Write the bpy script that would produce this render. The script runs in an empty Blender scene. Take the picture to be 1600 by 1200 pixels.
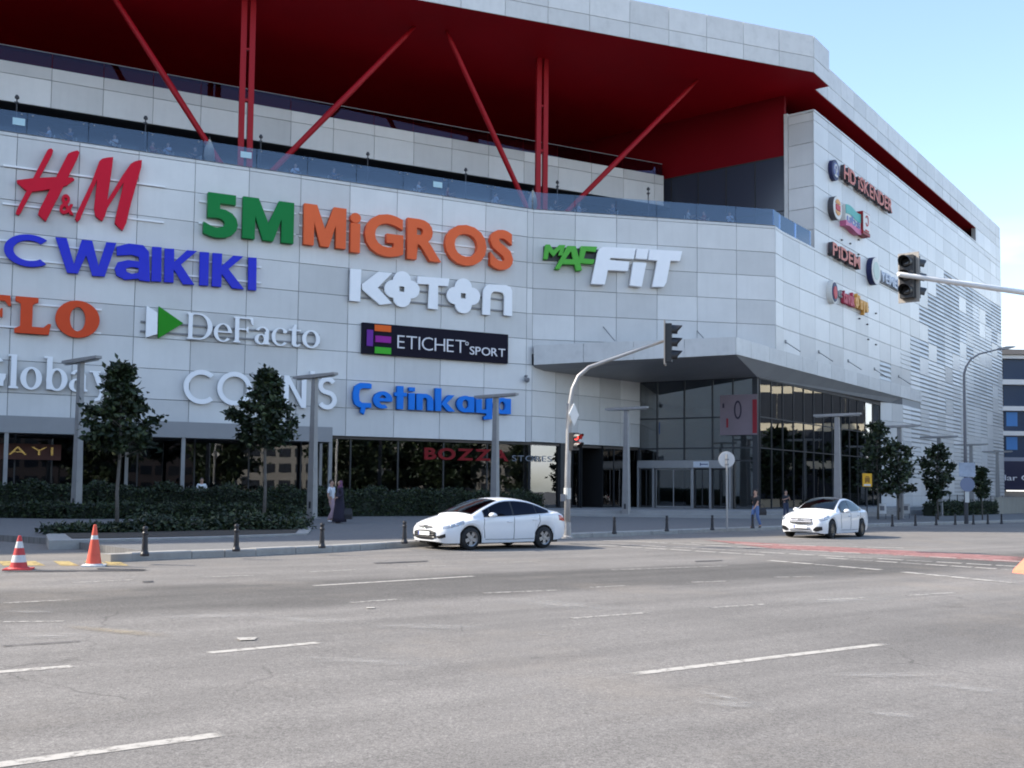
import bpy, bmesh, math, random
from mathutils import Vector, Matrix
random.seed(7)
C = bpy.context.scene.collection
SC = bpy.context.scene
# ------------------------------------------------------------------ camera
CAM_H = 1.7
FPX, PX0, PY0 = 1600.0, 800.0, 670.0          # focal length and principal point, in pixels of a 1600 x 1200 frame
PITCH = math.atan(92 / 1600); ROLL = 0.010
_F = Vector((0, math.cos(PITCH), math.sin(PITCH)))
_U0 = Vector((0, -math.sin(PITCH), math.cos(PITCH))); _R0 = Vector((1, 0, 0))
CR = _R0 * math.cos(ROLL) + _U0 * math.sin(ROLL)
CU = _U0 * math.cos(ROLL) - _R0 * math.sin(ROLL)
cam_d = bpy.data.cameras.new('camera'); cam = bpy.data.objects.new('camera', cam_d); C.objects.link(cam)
cam_d.sensor_width = 36; cam_d.lens = 36; cam_d.shift_y = 70 / 1600
cam_d.clip_start = 0.1; cam_d.clip_end = 3000
cam.matrix_world = Matrix(((CR.x, CU.x, -_F.x, 0), (CR.y, CU.y, -_F.y, 0), (CR.z, CU.z, -_F.z, CAM_H), (0, 0, 0, 1)))
SC.camera = cam
# ------------------------------------------------------------------ light
SUN_DIR = Vector((40, -3, -30)).normalized()      # the way the light travels: from the left, a little from behind the building
world = bpy.data.worlds.new('World'); SC.world = world; world.use_nodes = True
wn, wl = world.node_tree.nodes, world.node_tree.links
bg = wn['Background']; bg.inputs['Strength'].default_value = 0.15
sky = wn.new('ShaderNodeTexSky'); sky.sky_type = 'NISHITA'; sky.sun_disc = False
sky.sun_elevation = math.asin(-SUN_DIR.z); sky.sun_rotation = math.atan2(-SUN_DIR.x, -SUN_DIR.y)
sky.air_density = 1.0; sky.dust_density = 1.2; sky.ozone_density = 1.0; sky.altitude = 100
# thin bright clouds low over the horizon
tc = wn.new('ShaderNodeTexCoord'); sep = wn.new('ShaderNodeSeparateXYZ'); wl.new(tc.outputs['Generated'], sep.inputs[0])
mp = wn.new('ShaderNodeMapping'); mp.inputs['Scale'].default_value = (2.2, 2.2, 7.0); mp.inputs['Location'].default_value = (0.4, 0.1, 0.35); wl.new(tc.outputs['Generated'], mp.inputs[0])
nz = wn.new('ShaderNodeTexNoise'); nz.inputs['Scale'].default_value = 1.6; nz.inputs['Detail'].default_value = 6; wl.new(mp.outputs[0], nz.inputs['Vector'])
r1 = wn.new('ShaderNodeMapRange'); r1.inputs[1].default_value = 0.42; r1.inputs[2].default_value = 0.68; wl.new(nz.outputs['Fac'], r1.inputs[0])
r2 = wn.new('ShaderNodeMapRange'); r2.inputs[1].default_value = 0.24; r2.inputs[2].default_value = 0.12; wl.new(sep.outputs['Z'], r2.inputs[0])
mu = wn.new('ShaderNodeMath'); mu.operation = 'MULTIPLY'; wl.new(r1.outputs[0], mu.inputs[0]); wl.new(r2.outputs[0], mu.inputs[1])
mx = wn.new('ShaderNodeMixRGB'); mx.inputs[2].default_value = (9.5, 9.6, 10.0, 1); wl.new(mu.outputs[0], mx.inputs[0]); wl.new(sky.outputs[0], mx.inputs[1])
wl.new(mx.outputs[0], bg.inputs['Color'])
sun_d = bpy.data.lights.new('sun', 'SUN'); sun_d.energy = 3.35; sun_d.angle = math.radians(0.5); sun_d.color = (1.0, 0.92, 0.80)
sun = bpy.data.objects.new('sun', sun_d); C.objects.link(sun); sun.location = (-60, 20, 70)
sun.rotation_euler = SUN_DIR.to_track_quat('-Z', 'Y').to_euler()
SC.view_settings.view_transform = 'Standard'; SC.view_settings.look = 'None'; SC.view_settings.gamma = 1
SC.view_settings.use_curve_mapping = False; SC.view_settings.exposure = 1.38
SC.render.engine = 'CYCLES'; SC.cycles.pixel_filter_type = 'BLACKMAN_HARRIS'; SC.cycles.filter_width = 1.9
SC.cycles.max_bounces = 8; SC.cycles.transparent_max_bounces = 12; SC.cycles.caustics_reflective = False; SC.cycles.caustics_refractive = False

# ------------------------------------------------------------------ helpers
def ray(px, py):
    return (_F + CR * ((px - PX0) / FPX) - CU * ((py - PY0) / FPX))
SLOPE = -0.011                                      # the street falls gently to the right
def gz(x, y=0): return SLOPE * x
KERB = 0.17
def ground(px, py, h=0.0):
    """point of the (gently sloping) street surface, raised by h, seen at a pixel of the photograph"""
    d = ray(px, py); t = (h - CAM_H) / (d.z - SLOPE * d.x)
    return Vector((d.x * t, d.y * t, CAM_H + d.z * t))
def at_depth(px, py, Y):
    d = ray(px, py); t = Y / d.y
    return Vector((d.x * t, Y, CAM_H + d.z * t))
WM = {}
class MB:
    def __init__(s): s.v = []; s.f = []; s.mi = []; s.cur = 0
    def add(s, vs, fs):
        b = len(s.v); s.v += [tuple(v) for v in vs]
        for f in fs: s.f.append(tuple(i + b for i in f)); s.mi.append(s.cur)
        return s
    def box(s, x0, x1, y0, y1, z0, z1, M=None):
        vs = [Vector(p) for p in ((x0,y0,z0),(x1,y0,z0),(x1,y1,z0),(x0,y1,z0),(x0,y0,z1),(x1,y0,z1),(x1,y1,z1),(x0,y1,z1))]
        if M is not None: vs = [M @ v for v in vs]
        return s.add(vs, [(0,3,2,1),(4,5,6,7),(0,1,5,4),(1,2,6,5),(2,3,7,6),(3,0,4,7)])
    def prism(s, pts, z0, z1, M=None):
        n = len(pts); vs = [Vector((p[0], p[1], z0 if len(p) < 3 else p[2] + z0)) for p in pts] + [Vector((p[0], p[1], z1 if len(p) < 3 else p[2] + z1)) for p in pts]
        if M is not None: vs = [M @ v for v in vs]
        return s.add(vs, [tuple(range(n))[::-1], tuple(range(n, 2*n))] + [(i, (i+1) % n, (i+1) % n + n, i + n) for i in range(n)])
    def loft(s, rings, cap0=True, cap1=True, closed=True):
        n = len(rings[0]); vs = [p for r in rings for p in r]; fs = []
        for k in range(len(rings) - 1):
            for i in range(n if closed else n - 1):
                j = (i + 1) % n; fs.append((k*n+i, k*n+j, (k+1)*n+j, (k+1)*n+i))
        if cap0: fs.append(tuple(range(n))[::-1])
        if cap1: fs.append(tuple(range((len(rings)-1)*n, len(rings)*n)))
        return s.add(vs, fs)
    def path(s, pts, rad, n=8):
        pts = [Vector(p) for p in pts]; rad = rad if isinstance(rad, (list, tuple)) else [rad] * len(pts); rings = []
        up = None
        for i, p in enumerate(pts):
            t = (pts[min(i+1, len(pts)-1)] - pts[max(i-1, 0)]).normalized()
            if up is None: up = Vector((0,0,1)) if abs(t.z) < 0.9 else Vector((1,0,0))
            a = t.cross(up).normalized(); b = a.cross(t).normalized(); up = b
            rings.append([p + (a*math.cos(q) + b*math.sin(q)) * rad[i] for q in (2*math.pi*k/n for k in range(n))])
        return s.loft(rings)
    def lathe(s, prof, n=16, c=(0,0,0), M=None, caps=True):
        rings = [[Vector((c[0] + r*math.cos(2*math.pi*k/n), c[1] + r*math.sin(2*math.pi*k/n), c[2] + z)) for k in range(n)] for r, z in prof]
        if M is not None: rings = [[M @ p for p in r] for r in rings]
        return s.loft(rings, caps, caps)
    def xz(s, pts, y0, y1, M=None):
        """polygon in the x-z plane given thickness along y"""
        n = len(pts); vs = [Vector((p[0], y0, p[1])) for p in pts] + [Vector((p[0], y1, p[1])) for p in pts]
        if M is not None: vs = [M @ v for v in vs]
        return s.add(vs, [tuple(range(n)), tuple(range(n, 2*n))[::-1]] + [(i, i + n, (i+1) % n + n, (i+1) % n) for i in range(n)])
    def mesh(s, name, mats, smooth=False, fix=True):
        me = bpy.data.meshes.new(name); me.from_pydata(s.v, [], s.f)
        mats = mats if isinstance(mats, (list, tuple)) else [mats]
        for m in mats: me.materials.append(m)
        if len(mats) > 1: me.polygons.foreach_set('material_index', s.mi)
        if fix:
            b = bmesh.new(); b.from_mesh(me); bmesh.ops.recalc_face_normals(b, faces=b.faces); b.to_mesh(me); b.free()
        if smooth: me.polygons.foreach_set('use_smooth', [True] * len(me.polygons))
        me.update(); return me
def place(o, parent=None, M=None, local=False):
    C.objects.link(o); M = M or Matrix.Identity(4)
    if parent is not None:
        o.parent = parent
        o.matrix_parent_inverse = Matrix.Identity(4) if local else WM[parent.name].inverted()
        WM[o.name] = WM[parent.name] @ M if local else M
    else: WM[o.name] = M.copy()
    o.matrix_basis = M
    return o
def obj(name, mb, mats, parent=None, M=None, local=False, smooth=False, fix=True):
    me = mb if isinstance(mb, bpy.types.Mesh) else mb.mesh(name, mats, smooth, fix)
    return place(bpy.data.objects.new(name, me), parent, M, local)
def smooth_by_angle(o, deg=40):
    me = o.data; me.polygons.foreach_set('use_smooth', [True] * len(me.polygons))
    b = bmesh.new(); b.from_mesh(me)
    for e in b.edges:
        e.smooth = len(e.link_faces) == 2 and e.calc_face_angle(0) < math.radians(deg)
    b.to_mesh(me); b.free(); return o
def tag(o, label, cat, group=None):
    o['label'] = label; o['category'] = cat
    if group: o['group'] = group
    return o
def thing(name, label, cat, loc=(0,0,0), rotz=0, group=None, M=None):
    o = bpy.data.objects.new(name, None); o.empty_display_size = 0.3
    M = M or (Matrix.Translation(Vector(loc)) @ Matrix.Rotation(rotz, 4, 'Z'))
    place(o, None, M); return tag(o, label, cat, group)
def struct(o): o['kind'] = 'structure'; return o
def stuff(o): o['kind'] = 'stuff'; return o
KIDS = {}
def dup(root, M, label=None, group=None):
    r = root.copy(); C.objects.link(r); r.matrix_basis = M; WM[r.name] = M
    if label: r['label'] = label
    if group: r['group'] = group
    for ch in [c for c in C.objects if c.parent == root]:
        c = ch.copy(); C.objects.link(c); c.parent = r
        for g in [d for d in C.objects if d.parent == ch]:
            d = g.copy(); C.objects.link(d); d.parent = c
    return r
# materials ---------------------------------------------------------
MATS = {}
def pmat(name, col, rough=0.5, metal=0.0, var=0.0, scale=4.0, ovar=0.0, bump=0.0, bscale=60.0, coat=0.0, spec=0.5, stretch=None, emit=0.0, dirt=None, streak=0.0):
    if name in MATS: return MATS[name]
    m = bpy.data.materials.new(name); m.use_nodes = True; n, l = m.node_tree.nodes, m.node_tree.links
    b = n['Principled BSDF']; b.inputs['Base Color'].default_value = (*col, 1); b.inputs['Roughness'].default_value = rough
    b.inputs['Metallic'].default_value = metal; b.inputs['Coat Weight'].default_value = coat; b.inputs['Coat Roughness'].default_value = 0.04
    b.inputs['Specular IOR Level'].default_value = spec
    if emit: b.inputs['Emission Color'].default_value = (*col, 1); b.inputs['Emission Strength'].default_value = emit
    src = None
    if var or bump or ovar or dirt:
        t = n.new('ShaderNodeTexCoord'); vec = t.outputs['Object']
        if ovar:      # no two alike pieces carry the same stains
            oi0 = n.new('ShaderNodeObjectInfo'); sc0 = n.new('ShaderNodeMath'); sc0.operation = 'MULTIPLY'; sc0.inputs[1].default_value = 200; l.new(oi0.outputs['Random'], sc0.inputs[0])
            va = n.new('ShaderNodeVectorMath'); va.operation = 'ADD'; l.new(vec, va.inputs[0]); l.new(sc0.outputs[0], va.inputs[1]); vec = va.outputs[0]
        if stretch:
            mpn = n.new('ShaderNodeMapping'); mpn.inputs['Scale'].default_value = stretch; l.new(vec, mpn.inputs[0]); vec = mpn.outputs[0]
    def mulcol(fac, amount_lo, amount_hi, cur):
        r = n.new('ShaderNodeMapRange'); r.inputs[3].default_value = amount_lo; r.inputs[4].default_value = amount_hi; l.new(fac, r.inputs[0])
        mm = n.new('ShaderNodeVectorMath'); mm.operation = 'SCALE'
        if cur is None: mm.inputs[0].default_value = col
        else: l.new(cur, mm.inputs[0])
        l.new(r.outputs[0], mm.inputs['Scale']); return mm.outputs[0]
    if var:
        z = n.new('ShaderNodeTexNoise'); z.inputs['Scale'].default_value = scale; z.inputs['Detail'].default_value = 6; z.inputs['Roughness'].default_value = 0.65
        l.new(vec, z.inputs['Vector'])
        rr = n.new('ShaderNodeMapRange'); rr.inputs[1].default_value = 0.3; rr.inputs[2].default_value = 0.7; l.new(z.outputs['Fac'], rr.inputs[0])
        src = mulcol(rr.outputs[0], 1 - var, 1 + var, src)
    if ovar:
        oi = n.new('ShaderNodeObjectInfo'); src = mulcol(oi.outputs['Random'], 1 - ovar, 1 + ovar * 0.6, src)
    if dirt:
        z = n.new('ShaderNodeTexNoise'); z.inputs['Scale'].default_value = dirt[1]; z.inputs['Detail'].default_value = 8; l.new(vec, z.inputs['Vector'])
        rr = n.new('ShaderNodeMapRange'); rr.inputs[1].default_value = 0.5; rr.inputs[2].default_value = 0.75; l.new(z.outputs['Fac'], rr.inputs[0])
        src = mulcol(rr.outputs[0], 1, 1 - dirt[0], src)
    if streak:
        mq = n.new('ShaderNodeMapping'); mq.inputs['Scale'].default_value = (3.5, 3.5, 0.3); l.new(vec, mq.inputs[0])
        z = n.new('ShaderNodeTexNoise'); z.inputs['Scale'].default_value = 1.0; z.inputs['Detail'].default_value = 5; l.new(mq.outputs[0], z.inputs['Vector'])
        rr = n.new('ShaderNodeMapRange'); rr.inputs[1].default_value = 0.48; rr.inputs[2].default_value = 0.75; l.new(z.outputs['Fac'], rr.inputs[0])
        src = mulcol(rr.outputs[0], 1, 1 - streak, src)
    if src is not None: l.new(src, b.inputs['Base Color'])
    if bump:
        z = n.new('ShaderNodeTexNoise'); z.inputs['Scale'].default_value = bscale; z.inputs['Detail'].default_value = 4; l.new(vec, z.inputs['Vector'])
        bp = n.new('ShaderNodeBump'); bp.inputs['Strength'].default_value = bump; bp.inputs['Distance'].default_value = 0.02; l.new(z.outputs['Fac'], bp.inputs['Height']); l.new(bp.outputs[0], b.inputs['Normal'])
    MATS[name] = m; return m
def glassmat(name, tint, refl=0.06, rough=0.0, gcol=(0.95, 0.97, 1.0), wav=0.0):
    m = bpy.data.materials.new(name); m.use_nodes = True; n, l = m.node_tree.nodes, m.node_tree.links
    n.remove(n['Principled BSDF']); out = n['Material Output']
    t = n.new('ShaderNodeBsdfTransparent'); t.inputs[0].default_value = (*tint, 1)
    g = n.new('ShaderNodeBsdfGlossy'); g.inputs['Color'].default_value = (*gcol, 1); g.inputs['Roughness'].default_value = rough
    fr = n.new('ShaderNodeFresnel'); fr.inputs['IOR'].default_value = 1.5
    ad = n.new('ShaderNodeMath'); ad.operation = 'ADD'; ad.use_clamp = True; ad.inputs[1].default_value = refl; l.new(fr.outputs[0], ad.inputs[0])
    if wav:
        tcn = n.new('ShaderNodeTexCoord'); z = n.new('ShaderNodeTexNoise'); z.inputs['Scale'].default_value = 0.7; l.new(tcn.outputs['Object'], z.inputs['Vector'])
        bp = n.new('ShaderNodeBump'); bp.inputs['Strength'].default_value = wav; bp.inputs['Distance'].default_value = 0.05; l.new(z.outputs['Fac'], bp.inputs['Height']); l.new(bp.outputs[0], g.inputs['Normal'])
    mxs = n.new('ShaderNodeMixShader'); l.new(ad.outputs[0], mxs.inputs[0]); l.new(t.outputs[0], mxs.inputs[1]); l.new(g.outputs[0], mxs.inputs[2])
    l.new(mxs.outputs[0], out.inputs['Surface']); return m
PANEL = pmat('aluminium_panel', (0.645, 0.64, 0.628), 0.36, 0.0, spec=0.35, var=0.05, scale=0.5, ovar=0.16, bump=0.06, bscale=0.8, streak=0.035)
FASCIA = pmat('aluminium_fascia', (0.63, 0.625, 0.61), 0.42, 0.0, spec=0.35, var=0.05, scale=0.7, ovar=0.09, dirt=(0.10, 2.0), streak=0.05)
BACK = pmat('joint_backing', (0.13, 0.13, 0.135), 0.8)
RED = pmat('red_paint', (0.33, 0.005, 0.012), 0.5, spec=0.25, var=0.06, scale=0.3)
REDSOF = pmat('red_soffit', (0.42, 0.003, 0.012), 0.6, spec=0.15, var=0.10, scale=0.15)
DARK = pmat('dark_metal', (0.025, 0.027, 0.032), 0.45)
BLACK = pmat('black_void', (0.008, 0.008, 0.009), 0.9)
GREYM = pmat('grey_metal', (0.22, 0.22, 0.23), 0.5, 0.2, var=0.06, scale=3, ovar=0.05, dirt=(0.15, 3.0))
LAMPM = pmat('lamp_post_paint', (0.28, 0.275, 0.27), 0.5, 0.1, var=0.08, scale=2, dirt=(0.2, 4.0))
CONC = pmat('concrete', (0.34, 0.325, 0.30), 0.9, var=0.14, scale=6, bump=0.25, bscale=80, dirt=(0.25, 3))
GLASS = glassmat('shop_glass', (0.42, 0.45, 0.45), 0.07, wav=0.02)
GLASSD = glassmat('dark_shop_glass', (0.36, 0.40, 0.40), 0.12, wav=0.02)
GRAIL = glassmat('balustrade_glass', (0.72, 0.78, 0.84), 0.03, gcol=(0.66, 0.76, 0.92))
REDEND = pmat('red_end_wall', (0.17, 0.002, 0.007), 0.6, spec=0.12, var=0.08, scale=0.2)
GRAILU = glassmat('upper_balustrade_glass', (0.56, 0.60, 0.68), 0.0, gcol=(0.34, 0.32, 0.46))
WHITE = pmat('white_letter', (0.90, 0.90, 0.91), 0.45, spec=0.3, var=0.02, scale=2)
# ------------------------------------------------------------------ plan of the building
def V2(x, y): return Vector((x, y))
def frame(o, e):
    e = Vector((e[0], e[1])).normalized()
    return Matrix(((e.x, -e.y, 0, o[0]), (e.y, e.x, 0, o[1]), (0, 0, 1, 0), (0, 0, 0, 1)))
def on_wall(fr, px, py, y=0.0):
    """(s, z) where the sight line through a pixel meets a facade, y metres behind its plane"""
    o = fr @ Vector((0, y, 0)); nrm = fr.to_3x3() @ Vector((0, 1, 0)); cp = Vector((0, 0, CAM_H)); d = ray(px, py)
    t = (o - cp).dot(nrm) / d.dot(nrm); p = fr.inverted() @ (cp + d * t); return p.x, p.z
PC = V2(1.19, 63.3)                                    # where the long front and the short front meet
EA = V2(0.894, 0.448).normalized()
PB = V2(17.2, 66.7); EB = (PB - PC).normalized(); LB = (PB - PC).length
ER = V2(0.603, 0.798).normalized(); PR0 = V2(18.05, 68.06)
FA = frame(PC - EA * 45, EA); SA = 45.0                # front: s = 45 at the meeting line
FB = frame(PC, EB); FR_ = frame(PR0, ER)
LR = 66.7
FM = frame(V2(-29.3, 58.7) - EA * 14, EA)              # upper terrace parapet, set back
PE1 = V2(*PR0) + ER * 6.0 + V2(-0.798, 0.603) * 2.2
W = 2.87; WR = 2.92; H0 = 4.52; HP = 1.60; ZT = 19.12             # panel width, bottom of the cladding, panel height, top of the front
def row(k): return H0 + HP * k
# ------------------------------------------------------------------ shopping mall
mall = thing('shopping_mall', 'large shopping mall clad in pale grey panels with a deep red terrace soffit', 'building', (0, 66, 0))
PM = {}
def panel_mesh(w, h, m, t=0.05):
    k = (round(w, 3), round(h, 3), m.name, t)
    if k not in PM:
        g = 0.012; b = 0.012
        mb = MB(); x0, x1, z0, z1 = g, w - g, g, h - g
        mb.add([(x0,0,z0),(x1,0,z0),(x1,0,z1),(x0,0,z1),(x0,-t+b,z0),(x1,-t+b,z0),(x1,-t+b,z1),(x0,-t+b,z1),(x0+b,-t,z0+b),(x1-b,-t,z0+b),(x1-b,-t,z1-b),(x0+b,-t,z1-b)],
               [(0,1,5,4),(1,2,6,5),(2,3,7,6),(3,0,4,7),(4,5,9,8),(5,6,10,9),(6,7,11,10),(7,4,8,11),(8,9,10,11)])
        PM[k] = mb.mesh('cladding_panel', m, fix=False)
    return PM[k]
def panel(fr, s0, s1, z0, z1, parent, m=PANEL, name='cladding_panel', t=0.05):
    jit = Matrix.Rotation(random.gauss(0, 0.0022), 4, 'X') @ Matrix.Rotation(random.gauss(0, 0.0022), 4, 'Z')
    return obj(name, panel_mesh(s1 - s0, z1 - z0, m, t), None, parent, fr @ Matrix.Translation((s0, 0, z0)) @ jit)
LM = {}
def louvre_mesh(w, h, kind):
    k = (round(w, 3), round(h, 3), kind)
    if k not in LM:
        mb = MB(); n = max(2, round(h / 0.3875)); p = h / n; d = (0.265, 0.315, 0.36)[kind] * p / 0.3875
        for i in range(n):
            z = p * (i + 0.5)
            M = Matrix.Translation((0, -0.03, z)) @ Matrix.Rotation(math.radians((-14, -9, -5)[kind]), 4, 'X')
            mb.box(0.0, w - 0.01, -0.014, 0.014, -d/2, d/2, M)
        for x in (0.0, w - 0.05): mb.box(x, x + 0.04, 0.0, 0.03, 0, h)
        LM[k] = mb.mesh('louvre_panel', PANEL)
    return LM[k]
def louvre(fr, s0, s1, z0, z1, parent, kind):
    return obj('louvre_panel', louvre_mesh(s1 - s0, z1 - z0, kind), None, parent, fr @ Matrix.Translation((s0, 0, z0)))
# --- long front
wA = obj('front_wall', MB().box(0, SA, 0.0, 0.4, H0, ZT).box(-0.0, SA, -0.06, 0.4, ZT, ZT + 0.03), BACK, mall, FA)
k = 0; s1 = SA - 0.42
while s1 > 12:
    for r in range(9): panel(FA, s1 - W, s1, row(r), row(r + 1), wA)
    panel(FA, s1 - W, s1, row(9), ZT, wA, FASCIA)
    s1 -= W
for r in range(10): panel(FA, SA - 0.42, SA, row(r), min(row(r + 1), ZT), wA)
obj('wall_return', MB().prism([(0, 0), (-16.5, -13.5), (-16.8, -13.2), (0, 0.5)], H0, ZT).prism([(0, 0.5), (-16.8, -13.2), (-24, -4), (-6, 9)], 0, H0), PANEL, mall, Matrix.Translation((*(PC - EA * 45), 0)))  # unseen left bend, added along with the roof to shade the street
# --- short front, with the narrow turn at its end
wB = obj('short_front_wall', MB().box(0, LB, 0.0, 0.4, 10.0, ZT).box(0, LB, -0.06, 0.4, ZT, ZT + 0.03), BACK, mall, FB)
wb = LB / 6
for i in range(6):
    for r in range(4, 9): panel(FB, i * wb, (i + 1) * wb, row(r), row(r + 1), wB)
    panel(FB, i * wb, (i + 1) * wb, 10.0, row(4), wB)
    panel(FB, i * wb, (i + 1) * wb, row(9), ZT, wB, FASCIA)
FT = frame(PB, PR0 - PB); LT = (PR0 - PB).length
wT = obj('corner_wall', MB().box(0, LT, 0.0, 0.4, 10.0, ZT), BACK, mall, FT)
for r in range(4, 10): panel(FT, 0, LT, row(r), min(row(r + 1), ZT), wT)
# --- long right-hand wall
SLOT1 = 54.5
SLOW = on_wall(FR_, 1411, 720)[0]
mb = MB().box(0, 6.0, 0, 0.4, 10.0, ZT).box(6.0, LR, 0, 0.4, 10.0, 29.15).box(SLOT1, LR, 0, 0.4, 29.15, 30.87).box(5.95, LR, 0, 0.4, 30.95, 33.35)
mb.box(SLOW, LR, 0, 0.4, -1.2, 10.0).box(5.9, SLOT1, -0.06, 0.4, 29.15, 29.2)
wR = obj('side_wall', mb, pmat('louvre_backing', (0.36, 0.355, 0.35), 0.8), mall, FR_)
rnd = random.Random(21)
ncol = 23
for i in range(ncol):
    a, b = i * WR, min((i + 1) * WR, LR)
    for r in range(-3, 16):
        z0, z1 = row(r), row(r + 1)
        if r < 3 and b <= SLOW + 0.3: continue
        if r < 3 and a < SLOW: aa = SLOW
        else: aa = a
        if i < 2 and r >= 9:
            if r == 9: panel(FR_, aa, b, z0, ZT, wR, FASCIA)
            continue
        if r == 15: z1 = 29.15
        if r == 3 and a < 32: z0 = 10.0
        lim = {8: 12, 9: 13.6, 10: 16.0, 11: 18.5, 12: 20.2, 13: 21.5}.get(i, 24.5 if i > 13 else 0)
        zc = (z0 + z1) / 2
        lou = zc < lim and rnd.random() < (0.82 if i > 9 else 0.6) and b - aa > 1.0
        if zc < 3.2 and i < 15: lou = rnd.random() < 0.12
        if i == 7 and r == 4: lou = True
        if lou: louvre(FR_, aa, b, z0, z1, wR, rnd.choice((0, 0, 0, 1, 1, 2) if zc > 9 else (0, 1, 1, 2)))
        else: panel(FR_, aa, b, z0, z1, wR)
    if b > SLOT1 + 0.5: panel(FR_, max(a, SLOT1), b, 29.15, 30.87, wR)
    if b > 6: 
        panel(FR_, max(a, 6.0), b, 30.87, 32.0, wR, FASCIA, 'fascia_panel'); panel(FR_, max(a, 6.0), b, 32.0, 33.42, wR, FASCIA, 'fascia_panel')
for i in range(2, 19):  # thin capping strip of the wall below the slot
    panel(FR_, max(6.0, i * WR), min((i + 1) * WR, SLOT1), 29.15, 29.35, wR, FASCIA, 'coping')
# --- return of the upper block beside the terrace
FU = frame(PE1, V2(*PR0) + ER * 6.0 - PE1)
wU = obj('block_wall', MB().box(0, 2.2, 0.02, 0.5, 17.5, 29.15), BACK, mall, FU)
for r in range(9, 16): panel(FU, 0.28, 2.2, max(row(r), 18.6), min(row(r + 1), 29.15), wU)
panel(FU, 0.28, 2.2, 29.15, 29.35, wU, FASCIA, 'coping')
obj('pier', MB().box(-0.02, 0.26, -0.12, 0.4, 17.6, 29.4), FASCIA, wU, FU)
# --- roof with its red soffit
K1, K2 = V2(20.79, 69.91), V2(22.62, 72.37)
K3 = K2 + V2(-0.798, 0.603) * 1.02
KL = K1 + (V2(-5.86, 59.86) - K1).normalized() * 51
RE = V2(*PR0) + ER * LR
rail_roof = [(-64, 18), (-54, 27.0), (-42.2, 37.0), (-33, 45.0), tuple(KL), tuple(K1), tuple(K2), tuple(K3), tuple(V2(*PR0) + ER * 5.95 + V2(-0.798, 0.603) * 0.02), tuple(RE + V2(-0.798, 0.603) * 0.02), (20, 140), (-62, 110)]  # unseen left corners shaped so the roof's shadow ends along the kerb
def inset(pts, d):
    c = V2(-10, 85); return [tuple(V2(*p) + (c - V2(*p)).normalized() * d) for p in pts]
roof = obj('roof', MB().prism(rail_roof, 30.92, 33.3), BACK, mall)
obj('soffit', MB().prism(rail_roof, 30.85, 30.92), REDSOF, mall)
FF = frame(KL, K1 - KL); LF = (K1 - KL).length; FK = frame(K1, K2 - K1); LK = (K2 - K1).length; FK2 = frame(K2, K3 - K2)
sx = LF
while sx > 12:
    panel(FF, sx - W, sx, 30.83, 31.9, roof, FASCIA, 'fascia_panel'); panel(FF, sx - W, sx, 31.9, 33.45, roof, FASCIA, 'fascia_panel'); sx -= W
panel(FK, 0.0, LK, 30.83, 31.9, roof, FASCIA, 'fascia_panel'); panel(FK, 0.0, LK, 31.9, 33.45, roof, FASCIA, 'fascia_panel')
# --- terrace: floors, parapets, inner walls
ZF = 18.5
FMend = V2(11.7, 79.2)
def MP(s, y): v = FM @ Vector((s, y, 0)); return (v.x, v.y)
LM_ = (FMend - V2(-29.3, 58.7)).length + 14
floorpts = [tuple(PC - EA * 45 + V2(-EA.y, EA.x) * 0.05), tuple(PC + V2(0, 0.06)), tuple(PB), tuple(PR0), tuple(V2(*PR0) + ER * 5.5), MP(LM_ + 6, 6), MP(LM_ + 2, 12), MP(-6, 12)]
obj('terrace_floor', MB().prism(floorpts, ZF - 0.4, ZF), CONC, mall)
obj('terrace_back_wall', MB().box(-8, LM_ + 8, 2.4, 2.6, ZF, 23.9), pmat('terrace_glazing', (0.012, 0.014, 0.018), 0.12), mall, FM)
obj('upper_floor', MB().box(-8, LM_ + 6, 0.25, 13, 23.9, 24.2), DARK, mall, FM)
par = obj('terrace_parapet', MB().box(-8, LM_, 0.0, 0.25, 23.9, 26.3), BACK, mall, FM)
sj = on_wall(FM, 81, 120)[0] - 3 * W
while sj < LM_ - 0.1:
    e = min(sj + W, LM_)
    panel(FM, sj, e, 23.9, 25.55, par); panel(FM, sj, e, 25.55, 26.3, par); sj += W
pend = obj('parapet_end', MB().box(LM_ - 0.02, LM_ + 0.05, 0.0, 0.3, 23.9, 26.3), FASCIA, mall, FM)
ur = obj('upper_balustrade', MB().box(-8, LM_, 0.10, 0.15, 27.24, 27.29), GREYM, mall, FM)
sj = on_wall(FM, 81, 120)[0] - 3 * W
while sj < LM_ - 0.4:
    obj('glass_pane', MB().box(0.02, min(W, LM_ - sj) - 0.02, 0.11, 0.13, 0, 0.93), GRAILU, ur, FM @ Matrix.Translation((sj, 0, 26.3))); sj += W
obj('upper_back_wall', MB().box(-8, LM_ + 8, 10.0, 10.3, 24.2, 30.85), RED, mall, FM)
# red end wall of the terrace, dark windows under it
FE = frame(PE1 - V2(0.798, -0.603) * 22, V2(0.798, -0.603))
zE = 26.35
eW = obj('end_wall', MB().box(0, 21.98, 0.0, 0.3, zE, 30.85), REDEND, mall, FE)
win = obj('terrace_window', MB().box(0, 21.9, 0.12, 0.3, ZF, zE), BLACK, mall, FE)
for i in range(8):
    a = 22 - 2.35 * (i + 1)
    obj('window_frame', MB().box(a - 0.04, a + 0.04, 0.0, 0.12, ZF, zE).box(a, a + 2.35, 0.02, 0.10, 22.2, 22.28).box(a, a + 2.35, 0.02, 0.10, zE - 0.1, zE), DARK, win, FE)
    for z0, z1 in ((ZF, 22.2), (22.28, zE - 0.1)):
        obj('pane', MB().box(a + 0.04, a + 2.31, 0.05, 0.07, z0, z1), pmat('terrace_pane', (0.040, 0.050, 0.075), 0.18), win, FE)  # blue-grey reflection put into the pane's base colour
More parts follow.
